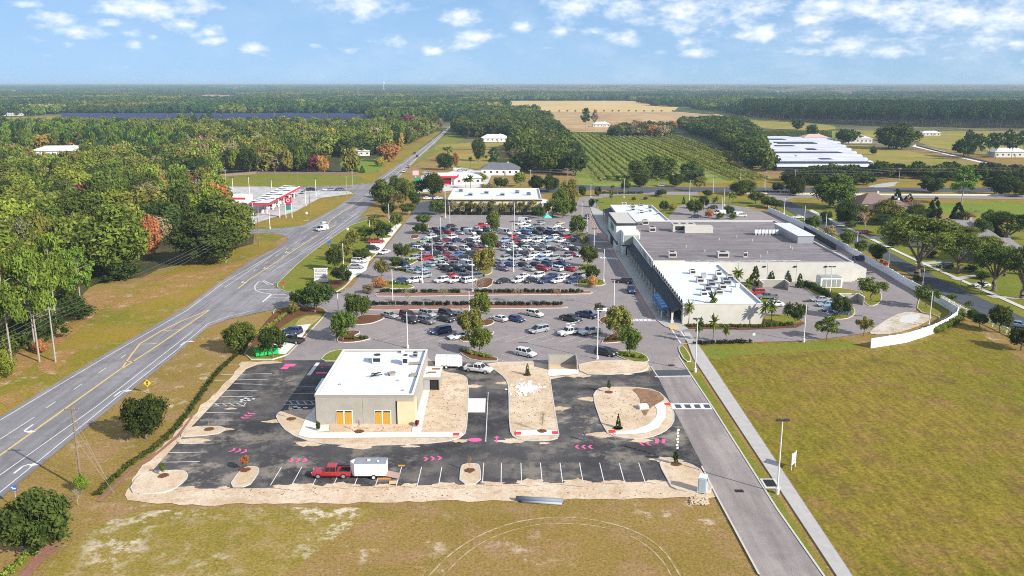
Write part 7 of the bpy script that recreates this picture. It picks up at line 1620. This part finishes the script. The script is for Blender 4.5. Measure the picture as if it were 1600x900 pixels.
# saplings on the building site
SG = 'saplings staked on the building site'
for x, y, t, w_, k, l_, lb in ((847, 676, 641, 14, 'bare', 'tan', 'leafless sapling at the near end of the middle drive island'), (824, 588, 570, 8, 'cone', 'dark', 'small dark leafy sapling at the far end of the middle drive island'), (966, 671, 648, 9, 'cone', 'dark', 'sapling at the near left of the oval drive island'), (951, 615, 596, 7, 'open', 'dark', 'sapling at the far left of the oval drive island'),
          (1056, 728, 706, 9, 'shrub', 'dark', 'sapling under the board post on the corner island'), (383, 737, 713, 14, 'open', 'orange', 'rusty sapling on the small bottom-left island'), (561, 677, 655, 10, 'bare', 'tan', 'thin sapling before the boarded windows'), (256, 745, 726, 10, 'open', 'mid', 'sapling on the bottom left corner bed'),
          (327, 673, 655, 8, 'bare', 'tan', 'thin sapling on the left middle island'), (455, 657, 634, 10, 'bare', 'tan', 'thin sapling at the rounded left end of the building bed'), (734, 738, 713, 9, 'bare', 'orange', 'bare sapling on the bottom centre island'), (497, 676, 660, 8, 'shrub', 'dark', 'small weed by the building corner walk'), (1014, 595, 572, 7, 'bare', 'tan', 'pale staked sapling at the drive entrance'), (652, 669, 658, 9, 'shrub', 'maroon', 'small reddish bush at the door walk')):
    T(k, l_, x, y, t, w_, lb, SG, .28)
# dark mulch ring under saplings
mb = MB()
for x, y in ((847, 676), (824, 588), (966, 671), (951, 615), (1056, 728), (383, 737), (561, 677), (256, 746), (327, 673), (455, 657), (734, 738), (965, 672)):
    g = G(x, y); n_ = 14; mb.add([(g.x + .85 * math.cos(k * 6.283 / n_) * (.8 + .3 * rr.random()), g.y + .85 * math.sin(k * 6.283 / n_) * (.8 + .3 * rr.random()), .345) for k in range(n_)], [tuple(range(n_))])
mb.build('mulch_bed', M_mulch, tri=True)['kind'] = 'structure'

# hedges (one object per run)
def hedge(pts, w, h, leaf, label, group='hedges', step=.55, name='hedge', z=.2, size=.16):
    P = [Vector(G(*p)[:2]) for p in pts]; o = P[0]; cs, rs_ = [], []; rg = random.Random(len(label))
    for a, b in zip(P, P[1:]):
        n_ = max(1, int((b - a).length / step))
        for i in range(n_):
            q = a.lerp(b, (i + .5) / n_) - o; cs.append((q.x + rg.uniform(-.2, .2) * w, q.y + rg.uniform(-.2, .2) * w, h * .5 + rg.uniform(-.1, .1) * h)); rs_.append(w * rg.uniform(.42, .62) if w < h else h * rg.uniform(.5, .7))
    me = leaf_mesh(name, cs, rs_, min(14000, len(cs) * 38), size, len(cs)); me.materials[0] = LM[leaf]; ob = bpy.data.objects.new(name, me); C.objects.link(ob); ob.location = (o.x, o.y, z); tag(ob, label, 'hedge', group)
hedge([(150, 778), (200, 731), (237, 707), (272, 676)], 1.0, .6, 'dark', 'low dark hedge on the left edge of the building site, lower stretch')
hedge([(272, 676), (295, 647), (327, 601), (344, 580), (370, 557), (388, 538)], 1.0, .6, 'dark', 'low dark hedge on the left edge of the building site, upper stretch')
hedge([(388, 534), (410, 520), (430, 508), (447, 492), (470, 484)], 1.6, 1.0, 'olive', 'brownish hedge behind the entrance lawn')
hedge([(10, 905), (40, 875), (66, 858)], 1.6, .6, 'lime', 'bright green low hedge under the lowest oak')
sheet('red_gravel_bed', [(-20, 935), (25, 905), (50, 876), (64, 858), (80, 853), (100, 852), (60, 880), (30, 935)], .1, M_redmul, 1)
sheet('red_gravel_bed', [(150, 784), (203, 736), (241, 711), (276, 681), (300, 650), (302, 652), (279, 684), (243, 714), (207, 739), (158, 785)], .13, M_redmul)
n_h = 0
for (y, xs, lb) in ((478.5, (572, 640, 705, 770, 830, 880), 'near'), (458.8, (592, 655, 720, 740, 775, 845, 912), 'far')):
    for i in range(len(xs) - 1):
        if lb == 'far' and i == 2: continue
        hedge([(xs[i] + 2, y), (xs[i + 1] - 2, y)], 1.5, 1.0, 'cyp', '%s clipped dark hedge length on the %s red gravel median' % (['leftmost', 'second', 'third', 'fourth', 'fifth', 'sixth'][i], lb), 'hedges on the red gravel medians', z=.3)
hedge([(1072, 512), (1190, 513), (1240, 509)], 1.2, .8, 'dark', 'low shrub row along the cream wall bed')
hedge([(1082, 539), (1130, 538), (1172, 537)], 1.6, .8, 'cyp', 'low dark shrub row along the service drive verge')
hedge([(1258, 447), (1280, 458), (1300, 468)], 1.8, 1.8, 'dark', 'clipped tall hedge beside the generator')
hedge([(1461, 522), (1481, 513), (1498, 503), (1502, 492)], 2.2, 1.6, 'mid', 'green hedge outside the curve of the white wall')
hedge([(700, 336), (770, 336.5), (850, 337)], 2.0, 1.6, 'cyp', 'dark hedge along the far edge of the full car park')
hedge([(940, 303), (975, 303.5), (1005, 303)], 2.0, 1.2, 'dark', 'dark hedge around the rear entrance island')
hedge([(1160, 302), (1240, 303)], 2, 1.3, 'dark', 'hedge along the rear road, left of the dark oak')
for i, (a, b) in enumerate((((590, 445), (640, 446)), ((612, 423), (655, 427)), ((612, 416), (650, 409)), ((632, 398), (655, 393)), ((905, 443), (935, 444)), ((905, 423), (930, 420)), ((718, 551), (770, 562)), ((722, 533), (765, 521)), ((540, 532), (575, 531)), ((945, 534), (995, 530)), ((960, 556), (1005, 562)), ((525, 530), (545, 522)))):
    hedge([a, b], 2.4, .7, ['mid', 'dark', 'lime', 'mid'][i % 4], ['island hedge by the rust shrub', 'island hedge under the feathery tree', 'bright island hedge by the blue suv', 'island hedge at the left row ends', 'island hedge at the aisle corner', 'island hedge at the right row ends', 'shrub bed of the nearest median oak', 'shrub bed of the middle median oak', 'shrub bed of the lower left island', 'shrub bed of the mulch island', 'shrub bed by the black suv', 'shrub bed before the lower left oak'][i], 'shrub beds on the islands', name='shrub_bed', z=.28)

# ------------------------------------------------------------------ woods
def inpoly(x, y, P):
    c = False; j = len(P) - 1
    for i in range(len(P)):
        if (P[i][1] > y) != (P[j][1] > y) and x < (P[j][0] - P[i][0]) * (y - P[i][1]) / (P[j][1] - P[i][1]) + P[i][0]: c = not c
        j = i
    return c
def fill(px_poly, sp, seed, holes=()):
    P = [tuple(G(*p)[:2]) for p in px_poly]; H_ = [[tuple(G(*p)[:2]) for p in h] for h in holes]; rg = random.Random(seed); out = []
    x0, x1 = min(p[0] for p in P), max(p[0] for p in P); y0, y1 = min(p[1] for p in P), max(p[1] for p in P); y = y0
    while y < y1:
        x = x0
        while x < x1:
            a, b = x + rg.uniform(-.42, .42) * sp, y + rg.uniform(-.42, .42) * sp
            if inpoly(a, b, P) and not any(inpoly(a, b, h) for h in H_):
                u = PR(a, b, 8)
                if -90 < u[0] < 1690: out.append((a, b))
            x += sp
        y += sp * .9
    return out
W_left = fill([(-400, 470), (0, 462), (95, 446), (150, 420), (245, 398), (262, 382), (300, 362), (345, 352), (368, 340), (352, 322), (310, 306), (330, 292), (338, 281), (350, 272), (560, 271), (552, 262), (528, 250), (560, 244), (602, 244), (640, 228), (672, 210), (690, 200), (600, 202), (-500, 203)], 10.3, 1,
             holes=[[(38, 268), (140, 268), (130, 240), (55, 240)], [(500, 270), (605, 268), (605, 247), (500, 247)], [(240, 318), (300, 312), (340, 306), (330, 296), (262, 306)], [(265, 286), (310, 286), (300, 272), (272, 272)]])
W_mid = fill([(712, 204), (760, 192), (800, 184), (860, 192), (872, 207), (884, 232), (903, 262), (905, 276), (800, 268), (806, 250), (800, 232), (840, 222), (760, 219), (720, 214)], 10.5, 2, holes=[[(750, 228), (800, 228), (795, 216), (755, 216)]])
W_band = fill([(1056, 198), (1150, 196), (1180, 212), (1192, 240), (1200, 268), (1180, 271), (1158, 250), (1122, 222), (1080, 210)], 10, 3)
W_band2 = fill([(950, 214), (962, 205), (1052, 203), (1050, 213), (1040, 216), (960, 215)], 11, 4)
W_rear = fill([(1222, 290), (1360, 291), (1350, 281), (1408, 279), (1470, 283), (1640, 287), (1700, 272), (1590, 273), (1440, 272), (1390, 272), (1230, 278)], 9, 5)
W_pl = fill([(1170, 186), (1230, 190), (1310, 194), (1400, 198), (1620, 202), (1750, 204), (1750, 182), (1160, 175)], 12, 6)
W_rp = [tuple(G(x, y)[:2]) for x, y in ((1508, 250), (1520, 246), (1532, 250), (1545, 245), (1555, 249), (1568, 244), (1580, 248), (1592, 244), (1512, 241), (1528, 240), (1548, 238), (1575, 238), (1598, 238))]
W_orch = [tuple(G(x, y)[:2]) for x, y in ((1388, 233), (1396, 231), (1408, 233), (1318, 224), (1326, 226), (1332, 223), (1268, 216), (1245, 203), (1505, 246))]
allw = []
rg = random.Random(99)
def sp_left(x, y):
    px_, py_ = PR(x, y); r = rg.random(); pn = math.sin(x * .013 + 1) + math.sin(y * .011) + math.sin((x + y) * .02)
    if r < .04: return ('forest', 'orange', .8)
    if r < .07: return ('bare', 'grey' if rg.random() < .6 else 'tan', .9)
    if r < .11: return ('forest', 'tan', .9)
    if r < .148: return ('forest', 'maroon', .8)
    if r < .20: return ('forest', 'yellow' if rg.random() < .3 else 'lime', .95)
    if pn > .9: return ('pine', 'pine' if rg.random() < .6 else 'pined', 1.1)
    if pn > 0: return ('forest', rg.choice(['olive', 'leafy', 'mid', 'lime', 'leafy', 'mid', 'tan', 'olive']), 1.0)
    return ('forest', rg.choice(['mid', 'dark', 'leafy', 'olive', 'mid', 'leafy', 'lime', 'dark']), 1.05)
for x, y in W_left: k = sp_left(x, y); allw.append((x, y, k[0], k[1], rg.uniform(9, 16.5) * k[2] * (1.25 if k[0] == 'pine' else 1), rg.uniform(9, 17) * (.72 if k[0] == 'pine' else 1), 'l'))
for x, y in W_mid: k = rg.choice([('forest', 'dark'), ('forest', 'mid'), ('pine', 'pined'), ('forest', 'dark'), ('forest', 'mid'), ('bare', 'tan')]); allw.append((x, y, *k, rg.uniform(12, 17), rg.uniform(13, 18), 'm'))
for x, y in W_band: k = rg.choice([('forest', 'dark'), ('forest', 'mid'), ('forest', 'dark')]); allw.append((x, y, *k, rg.uniform(11, 15), rg.uniform(12, 16), 'b'))
for x, y in W_band2: k = rg.choice([('forest', 'tan'), ('forest', 'dark'), ('forest', 'orange'), ('forest', 'dark'), ('bare', 'tan')]); allw.append((x, y, *k, rg.uniform(9, 13), rg.uniform(11, 15), 'b'))
for x, y in W_rear: allw.append((x, y, 'forest', rg.choice(['dark', 'mid', 'dark', 'cyp']), rg.uniform(5.5, 9), rg.uniform(8, 13), 'r'))
for x, y in W_pl: allw.append((x, y, 'pine', rg.choice(['pined', 'pined', 'pined', 'dark']), rg.uniform(23, 28), rg.uniform(11, 15), 'p'))
for x, y in W_rp: allw.append((x, y, 'pine', 'pined', rg.uniform(16, 20), rg.uniform(9, 12), 'p'))
for x, y in W_orch: allw.append((x, y, 'forest', 'dark', rg.uniform(8, 15), rg.uniform(12, 20), 'r'))
# named edge trees of the left wood
EG = 'trees along the front of the left wood'
for a in (('round', 'leafy', 186, 431, 326, 118, 'huge round oak with yellow-green crown standing out from the left wood'), ('round', 'dark', 320, 413, 343, 106, 'broad dark oak right of the orange tree'), ('round', 'mid', 365, 392, 322, 78, 'dense oak above the grey pole at the drive mouth'), ('round', 'mid', 345, 372, 308, 100, 'oak behind the dense one, below the fuel station'), ('forest', 'orange', 238, 405, 337, 32, 'rust orange tree between the huge oak and the dark oak'),
          ('pine', 'pine', 62, 566, 392, 92, 'tallest bright pine at the left edge of the wood'), ('pine', 'pine', 20, 575, 400, 95, 'bright pine at the very left of the frame'), ('pine', 'pine', 90, 520, 372, 80, 'bright pine behind the grey pole'), ('pine', 'pine', 128, 491, 391, 66, 'round-topped pine standing forward by the grass'), ('pine', 'lime', -6, 560, 450, 60, 'lime green low pine at the left frame edge'), ('pine', 'mid', 45, 520, 385, 70, 'pine behind the tallest one'),
          ('shrub', 'lime', 12, 592, 545, 34, 'lime green bush at the left frame edge'), ('shrub', 'mid', 100, 470, 440, 46, 'green thicket behind the round-topped pine'), ('shrub', 'dark', 122, 500, 462, 60, 'dark thicket at the foot of the round-topped pine'), ('shrub', 'dark', 45, 548, 490, 66, 'dark undergrowth under the tall pines'), ('shrub', 'mid', 8, 562, 512, 56, 'green undergrowth at the very left edge'), ('shrub', 'dark', 84, 530, 488, 50, 'dark undergrowth right of the tall pines'), ('shrub', 'orange', 66, 552, 530, 24, 'orange scrub at the foot of the tall pines'), ('shrub', 'tan', 70, 530, 490, 40, 'tan scrub beside the tall pines'), ('bare', 'grey', 32, 425, 336, 60, 'pale leafless tree above the pines, left'), ('bare', 'grey', 118, 425, 356, 54, 'pale leafless tree left of the huge oak'), ('shrub', 'orange', 95, 408, 388, 30, 'orange scrub left of the huge oak'), ('shrub', 'dark', 190, 440, 412, 60, 'dark skirt of bushes under the huge oak'),
          ('forest', 'mid', 20, 440, 370, 70, 'green tree behind the left pines'), ('round', 'mid', 70, 400, 325, 80, 'mid-green tree left of the pale leafless one'), ('round', 'mid', 130, 385, 300, 90, 'green oak above the huge oak, left'), ('forest', 'olive', 225, 372, 295, 84, 'olive oak above the huge oak, right'), ('forest', 'dark', 280, 350, 292, 76, 'dark oak near the clearing'),
          ('cone', 'dark', 537, 269, 259, 9, 'first small dark bush at the lime field edge'), ('cone', 'dark', 546, 269, 259, 9, 'second small dark bush at the lime field edge'), ('cone', 'dark', 556, 270, 259, 10, 'third small dark bush at the lime field edge'), ('cone', 'dark', 566, 270, 259, 10, 'rightmost small dark bush at the lime field edge'), ('forest', 'orange', 607, 253, 224, 38, 'orange-tan tree beside the highway'), ('shrub', 'yellow', 596, 260, 245, 22, 'yellow bush at the lime field edge'), ('forest', 'orange', 504, 272, 243, 20, 'rust tree at the field corner'),
          ('forest', 'maroon', 638, 206, 180, 22, 'maroon tree at the far end of the left wood'), ('bare', 'tan', 592, 206, 180, 30, 'pale leafless tree at the far end of the left wood'), ('bare', 'tan', 652, 212, 186, 16, 'pale leafless tree beside the maroon one'), ('bare', 'tan', 488, 232, 200, 40, 'broad pale leafless tree in the middle of the wood'), ('forest', 'orange', 391, 206, 190, 18, 'bright orange treetop in the far wood'), ('forest', 'maroon', 266, 240, 216, 16, 'maroon treetop in the left wood'), ('forest', 'orange', 42, 308, 290, 16, 'orange treetop at the left'),
          ('round', 'dark', 747, 252, 216, 24, 'dark round tree in the yellow field right of the highway'), ('palm', 'dark', 735, 262, 246, 9, 'lone palm in the yellow field'), ('pine', 'pined', 771, 268, 232, 26, 'pine at the right end of the yellow field'), ('forest', 'orange', 712, 262, 238, 10, 'orange tree beside the yellow field'), ('forest', 'dark', 695, 266, 240, 30, 'dark tree beside the station verge'), ('palm', 'mid', 700, 252, 230, 22, 'palm group by the far highway'), ('pine', 'pined', 915, 205, 170, 22, 'tall dark pine at the earthworks, left'), ('pine', 'tan', 913 + 16, 203, 173, 12, 'thin pine at the earthworks'), ('round', 'dark', 1345 + 55, 233, 193, 66, 'huge dark round oak in the right pasture'), ('shrub', 'dark', 1310 + 55, 242, 228, 12, 'shrub in the right pasture')):
    T(a[0], a[1], *a[2:], EG)
R_fill = fill([(1345, 345), (1400, 332), (1500, 345), (1620, 352), (1620, 462), (1560, 436), (1500, 408), (1420, 374)], 13.5, 8, holes=[])
R_fill.sort(key=lambda p: p[1])
for i, (x, y) in enumerate(R_fill[:44]):
    k, lf = rg.choice([('spread', 'mid'), ('spread', 'dark'), ('round', 'mid'), ('oak', 'dark'), ('spread', 'olive'), ('bare', 'orange'), ('shrub', 'mid')])
    h = rg.uniform(5, 8.5) * (.5 if k == 'shrub' else 1); pp = PR(x, y)
    tree(k, lf, (x, y, .12), h, h * rg.uniform(1.0, 1.4), '%s %s, garden tree %d counting away from the residential street' % (CW[lf], {'bare': 'leafless tree', 'shrub': 'bush'}.get(k, 'tree'), i + 1), 'garden trees between the houses')
def approx(a): p = PR(a[0], a[1], a[4] * .6); return a[5] * a[4] / (a[1] ** 2)
vis = sorted(allw, key=lambda a: -approx(a))
NEAR = vis[:215]; REST = vis[215:]
bands = sorted(NEAR, key=lambda a: a[1])
for bi in range(0, len(bands), 12):
    row = sorted(bands[bi:bi + 12], key=lambda a: PR(a[0], a[1])[0])
    for i, a in enumerate(row):
        where = {'l': 'left wood', 'm': 'middle wood', 'b': 'vineyard-side wood', 'r': 'rear road tree belt', 'p': 'pine plantation'}[a[6]]
        lb = '%s %s in the %s, tree %d from left in tree band %d' % (CW[a[3]], {'pine': 'pine', 'bare': 'leafless tree'}.get(a[2], 'broadleaf'), where, i + 1, bi // 12 + 1)
        tree(a[2], a[3], (a[0], a[1], .1), a[4], a[5], lb, 'trees of the ' + where)

# the rest of the woods: stuff, instanced on points
def scatter(name, label, pts, protos):
    """pts: (x, y, z, rot, sx, sz, prototype index)"""
    col = bpy.data.collections.new(name + '_kinds')
    for i, (me, sl) in enumerate(protos):
        ob = bpy.data.objects.new('%s_kind_%02d' % (name, i), me); col.objects.link(ob)
        if sl:
            for k, m_ in enumerate(sl): obj_slot(ob, k, m_)
    me = bpy.data.meshes.new(name); me.from_pydata([(p[0], p[1], p[2]) for p in pts], [], [])
    a = me.attributes.new('rot', 'FLOAT_VECTOR', 'POINT'); a.data.foreach_set('vector', [v for p in pts for v in (0, 0, p[3])])
    a = me.attributes.new('scl', 'FLOAT_VECTOR', 'POINT'); a.data.foreach_set('vector', [v for p in pts for v in (p[4], p[4], p[5])])
    a = me.attributes.new('idx', 'INT', 'POINT'); a.data.foreach_set('value', [p[6] for p in pts])
    ob = bpy.data.objects.new(name, me); C.objects.link(ob); tag(ob, label, 'woodland', kind='stuff')
    ng = bpy.data.node_groups.new(name, 'GeometryNodeTree'); ng.interface.new_socket('Geometry', in_out='INPUT', socket_type='NodeSocketGeometry'); ng.interface.new_socket('Geometry', in_out='OUTPUT', socket_type='NodeSocketGeometry')
    n = ng.nodes.new; l = ng.links.new
    gi, go = n('NodeGroupInput'), n('NodeGroupOutput'); iop = n('GeometryNodeInstanceOnPoints'); ci = n('GeometryNodeCollectionInfo'); ci.inputs[0].default_value = col; ci.inputs[1].default_value = True; ci.inputs[2].default_value = True
    def na(nm, ty):
        x = n('GeometryNodeInputNamedAttribute'); x.data_type = ty; x.inputs[0].default_value = nm; return x.outputs[0]
    l(gi.outputs[0], iop.inputs['Points']); l(ci.outputs[0], iop.inputs['Instance']); iop.inputs['Pick Instance'].default_value = True
    l(na('idx', 'INT'), iop.inputs['Instance Index']); l(na('rot', 'FLOAT_VECTOR'), iop.inputs['Rotation']); l(na('scl', 'FLOAT_VECTOR'), iop.inputs['Scale']); l(iop.outputs[0], go.inputs[0])
    md = ob.modifiers.new('scatter', 'NODES'); md.node_group = ng
    return ob
def joined(kind, vi, leaf):
    """crown and trunk as one light mesh, for the far woods"""
    cr, tk = TREES[kind][vi]; mb = bmesh.new(); mb.from_mesh(cr); nfc = len(mb.faces); mb.from_mesh(tk); mb.faces.ensure_lookup_table()
    for f in mb.faces[nfc:]: f.material_index = 1
    me = bpy.data.meshes.new('far_%s_%s' % (kind, leaf)); mb.to_mesh(me); mb.free(); me.materials.append(LM[leaf]); me.materials.append(M_bark); return me
mk('lowforest', (41, 42, 43), 520, .075, t_round); mk('lowpine', (44, 45), 700, .045, t_pine)
KEYS = []; PROTOS = []
def pidx(kind, leaf):
    kk = {'forest': 'lowforest', 'pine': 'lowpine'}.get(kind, kind); vi = rg.randrange(len(TREES[kk])); key = (kk, vi, leaf)
    if key not in KEYS: KEYS.append(key); PROTOS.append((joined(kk, vi, leaf), None))
    return KEYS.index(key)
pts = [(a[0], a[1], .1, rg.uniform(0, 6.28), a[5], a[4], pidx(a[2], a[3])) for a in REST]
# undergrowth at the foot of the pines and wood edges
order = sorted(range(len(KEYS)), key=lambda i: i)
scatter('woodland', 'mixed woods of oak and pine receding beyond the roads', pts, PROTOS)
# distant woodland to the horizon: patches of treetops
def patch_mesh(seed, leafs, n=70, size=100.0, hmin=8, hmax=14):
    rg2 = np.random.default_rng(seed); cs, rs_ = [], []
    for i in range(n):
        h = rg2.uniform(hmin, hmax); cs.append((rg2.uniform(-.5, .5) * size, rg2.uniform(-.5, .5) * size, h * .6)); rs_.append(rg2.uniform(5.0, 8.5))
    me = leaf_mesh('treetops', cs, rs_, n * 26, 2.6, seed, core=.86, flat=.85, shell=.8, up=.6); return me
PP_ = []
for s in range(8): PP_.append((patch_mesh(60 + s, None), [LM[['pined', 'mid', 'mid', 'tan', 'pined', 'dark', 'olive', 'mid'][s]]]))
FH = [[tuple(G(*p)[:2]) for p in h] for h in (
    [(760, 178), (990, 180), (1165, 186), (1180, 178), (1060, 167), (990, 157), (765, 157)], [(850, 207), (1062, 209), (1170, 195), (1120, 182), (840, 180)], [(-80, 191), (92, 190), (600, 190), (600, 177.5), (85, 177.5), (-80, 183)],
    [(1125, 184), (1310, 206), (1640, 206), (1640, 196), (1300, 190), (1180, 180)], [(320, 149.5), (402, 149.5), (397, 156), (322, 156)], [(325, 140.5), (425, 140.5), (425, 143.5), (325, 143.5)], [(1030, 157), (1180, 152), (1190, 156), (1040, 162)], [(1175, 145.5), (1405, 149.5), (1405, 152.5), (1175, 148.5)], [(600, 192), (700, 205), (712, 203), (708, 196), (690, 190)])]
pts = []; rg3 = random.Random(5)
FH += [[tuple(G(*p)[:2]) for p in h] for h in FARF]
y = 1150.0
while y < 22000:
    step = 84 if y < 5000 else (84 + (y - 5000) * .022); hw = y * .66 + 150; x = -hw
    while x < hw:
        a, b = x + rg3.uniform(-.3, .3) * step, y + rg3.uniform(-.3, .3) * step
        pxx, pyy = PR(a, b)
        ok = not any(inpoly(a, b, h) for h in FH)
        if ok and pyy > 189.5 and (pxx < 600 or pxx > 700): ok = False
        if ok and pyy > 186 and pxx > 860: ok = False
        if ok and a > -260 and a < 1200 and 1400 < b < 1900 and 1060 < pxx < 1700 and pyy > 168: ok = True
        hole = math.sin(a * .0021 + 1.3) * math.sin(b * .0013 + .7) + .5 * math.sin(a * .0053 + b * .0021)
        if ok and hole > 1.02: ok = False
        if ok:
            zone = math.sin(a * .0009 + 2) + math.sin(b * .0011 + a * .0004)
            if pxx > 700 and b > 4200: ix = rg3.choice([3, 3, 3, 0, 2, 3])
            elif b < 3600 and pxx < 760: ix = rg3.choice([0, 4, 0, 1, 6, 5])
            else: ix = rg3.choice([0, 1, 2, 5, 7, 4]) if zone > 0 else rg3.choice([0, 4, 4, 1])
            s_ = step / 84 * rg3.uniform(.95, 1.1); pts.append((a, b, .1, rg3.choice([0, 1.57, 3.14, 4.71]), s_, min(1.6, s_) * rg3.uniform(.9, 1.25), ix))
        x += step
    y += step * .92
scatter('far_woodland', 'distant woodland reaching to the hazy horizon', pts, PP_)
print('far patches', len(pts), 'rest', len(REST), 'all', len(allw))
# solar field: rows of dark panels
rr = random.Random(4)
x0, x1 = G(92, 184).x, G(598, 184).x; ya, yb = G(300, 187.5).y, G(300, 179).y
mb = MB(); y = ya
M_solar = mat('solar_panel_blue', (.018, .028, .075), .35, (.03, .04, .10), .01)
while y < yb:
    xa, xb = G(95, PR(0, y)[1]).x, G(596, PR(0, y)[1]).x
    n_ = 6
    for k in range(n_):
        a, b = xa + (xb - xa) * k / n_ + 2, xa + (xb - xa) * (k + 1) / n_ - 2
        mb.add([(a, y, .9), (b, y, .9), (b, y + 3.4, 2.6), (a, y + 3.4, 2.6), (a, y, .7), (b, y, .7), (b, y + 3.4, 2.4), (a, y + 3.4, 2.4)], [(0, 1, 2, 3), (7, 6, 5, 4), (0, 4, 5, 1), (1, 5, 6, 2), (2, 6, 7, 3), (3, 7, 4, 0)])
    y += 5.0
tag(mb.build('solar_array', M_solar), 'dark blue solar array field beyond the left wood', 'solar panels', kind='stuff')
# vineyard rows
def crop_row(name, L_, seed, leaf, w=2.3, h=2.8, step=5.6):
    cs = [(rg3.uniform(-.3, .3), i * step, h * .5) for i in range(int(L_ / step))]; rs_ = [rg3.uniform(.38, .55) * w for _ in cs]
    me = leaf_mesh(name, cs, rs_, len(cs) * 26, .5, seed, core=.6); me.materials[0] = LM[leaf]; return me
rowm = [crop_row('crop_row', 470, 70 + i, 'leafy') for i in range(2)]
xl, xr = G(872, 210).x, G(1060, 216).x; yfar = G(900, 209).y; k = 0; x = xl
NUM = lambda i: ['', 'first', 'second', 'third', 'fourth', 'fifth', 'sixth', 'seventh', 'eighth', 'ninth', 'tenth', 'eleventh', 'twelfth', 'thirteenth', 'fourteenth', 'fifteenth', 'sixteenth', 'seventeenth', 'eighteenth', 'nineteenth', 'twentieth', 'twenty-first', 'twenty-second', 'twenty-third', 'twenty-fourth', 'twenty-fifth', 'twenty-sixth', 'twenty-seventh', 'twenty-eighth'][i]
while x < xr + 2:
    k += 1; me = rowm[k % 2]; o = bpy.data.objects.new('crop_row', me); C.objects.link(o); near = G(800 + (x / 1) * 0, 285).y if x < G(1066, 262).x else G(1066, 255).y
    o.location = (x, near, .15); o.scale = (1, (yfar - near) / 470, 1); tag(o, '%s vine row from the left in the large vineyard' % NUM(min(k, 28)), 'crop row', 'rows of the large vineyard'); x += 5.6
xs = [G(1098 + i * 9.5, 262).x for i in range(6)]
for i, x in enumerate(xs):
    o = bpy.data.objects.new('crop_row', rowm[i % 2]); C.objects.link(o); y_ = G(1100, 283).y; o.location = (x, y_, .15); o.scale = (1, (G(1100, 240).y - y_) / 470, 1); tag(o, '%s vine row from the left in the small vineyard by the tree band' % NUM(i + 1), 'crop row', 'rows of the small vineyard')
for i in range(14):
    y_ = G(1240, 207 + i * .75).y; x0_ = G(1172 + i * 1.2, 207 + i * .75).x; x1_ = G(1302, 207 + i * .75).x
    o = bpy.data.objects.new('crop_row', rowm[i % 2]); C.objects.link(o); o.location = (x0_, y_, .15); o.rotation_euler = (0, 0, -math.pi / 2); o.scale = (1.2, (x1_ - x0_) / 470, 1); tag(o, '%s crop row in the plot above the greenhouses, counted from the back' % NUM(i + 1), 'crop row', 'rows of the plot above the greenhouses')
sheet('crop_ground', [(1172, 205), (1310, 205), (1312, 219), (1176, 219)], .14, MATS['orchard_grass'])
# earthworks machines row: low dark tree clumps along the hay field edge
for i in range(16):
    x = 848 + i * 13.4 + rr.uniform(-3, 3); T('shrub', 'dark', x, 174.5, 172, 4, 'low dark clump %s from the left along the near edge of the hay field' % NUM(i + 1), 'clumps along the hay field')

# ------------------------------------------------------------------ air
if HAZE > 0:
    mb = MB(); mb.box((0, 12500, 35), (53000, 80000, 74)); 
    hm = bpy.data.materials.new('haze_air'); hm.use_nodes = True; t = hm.node_tree; t.nodes.clear(); out = t.nodes.new('ShaderNodeOutputMaterial'); pv = t.nodes.new('ShaderNodeVolumePrincipled')
    pv.inputs['Color'].default_value = (.62, .83, 1.0, 1); pv.inputs['Density'].default_value = HAZE; pv.inputs['Anisotropy'].default_value = 0.0
    t.links.new(pv.outputs[0], out.inputs['Volume'])
    hz = mb.build('haze', hm); tag(hz, 'thin pale air over the whole countryside', 'haze', kind='stuff')
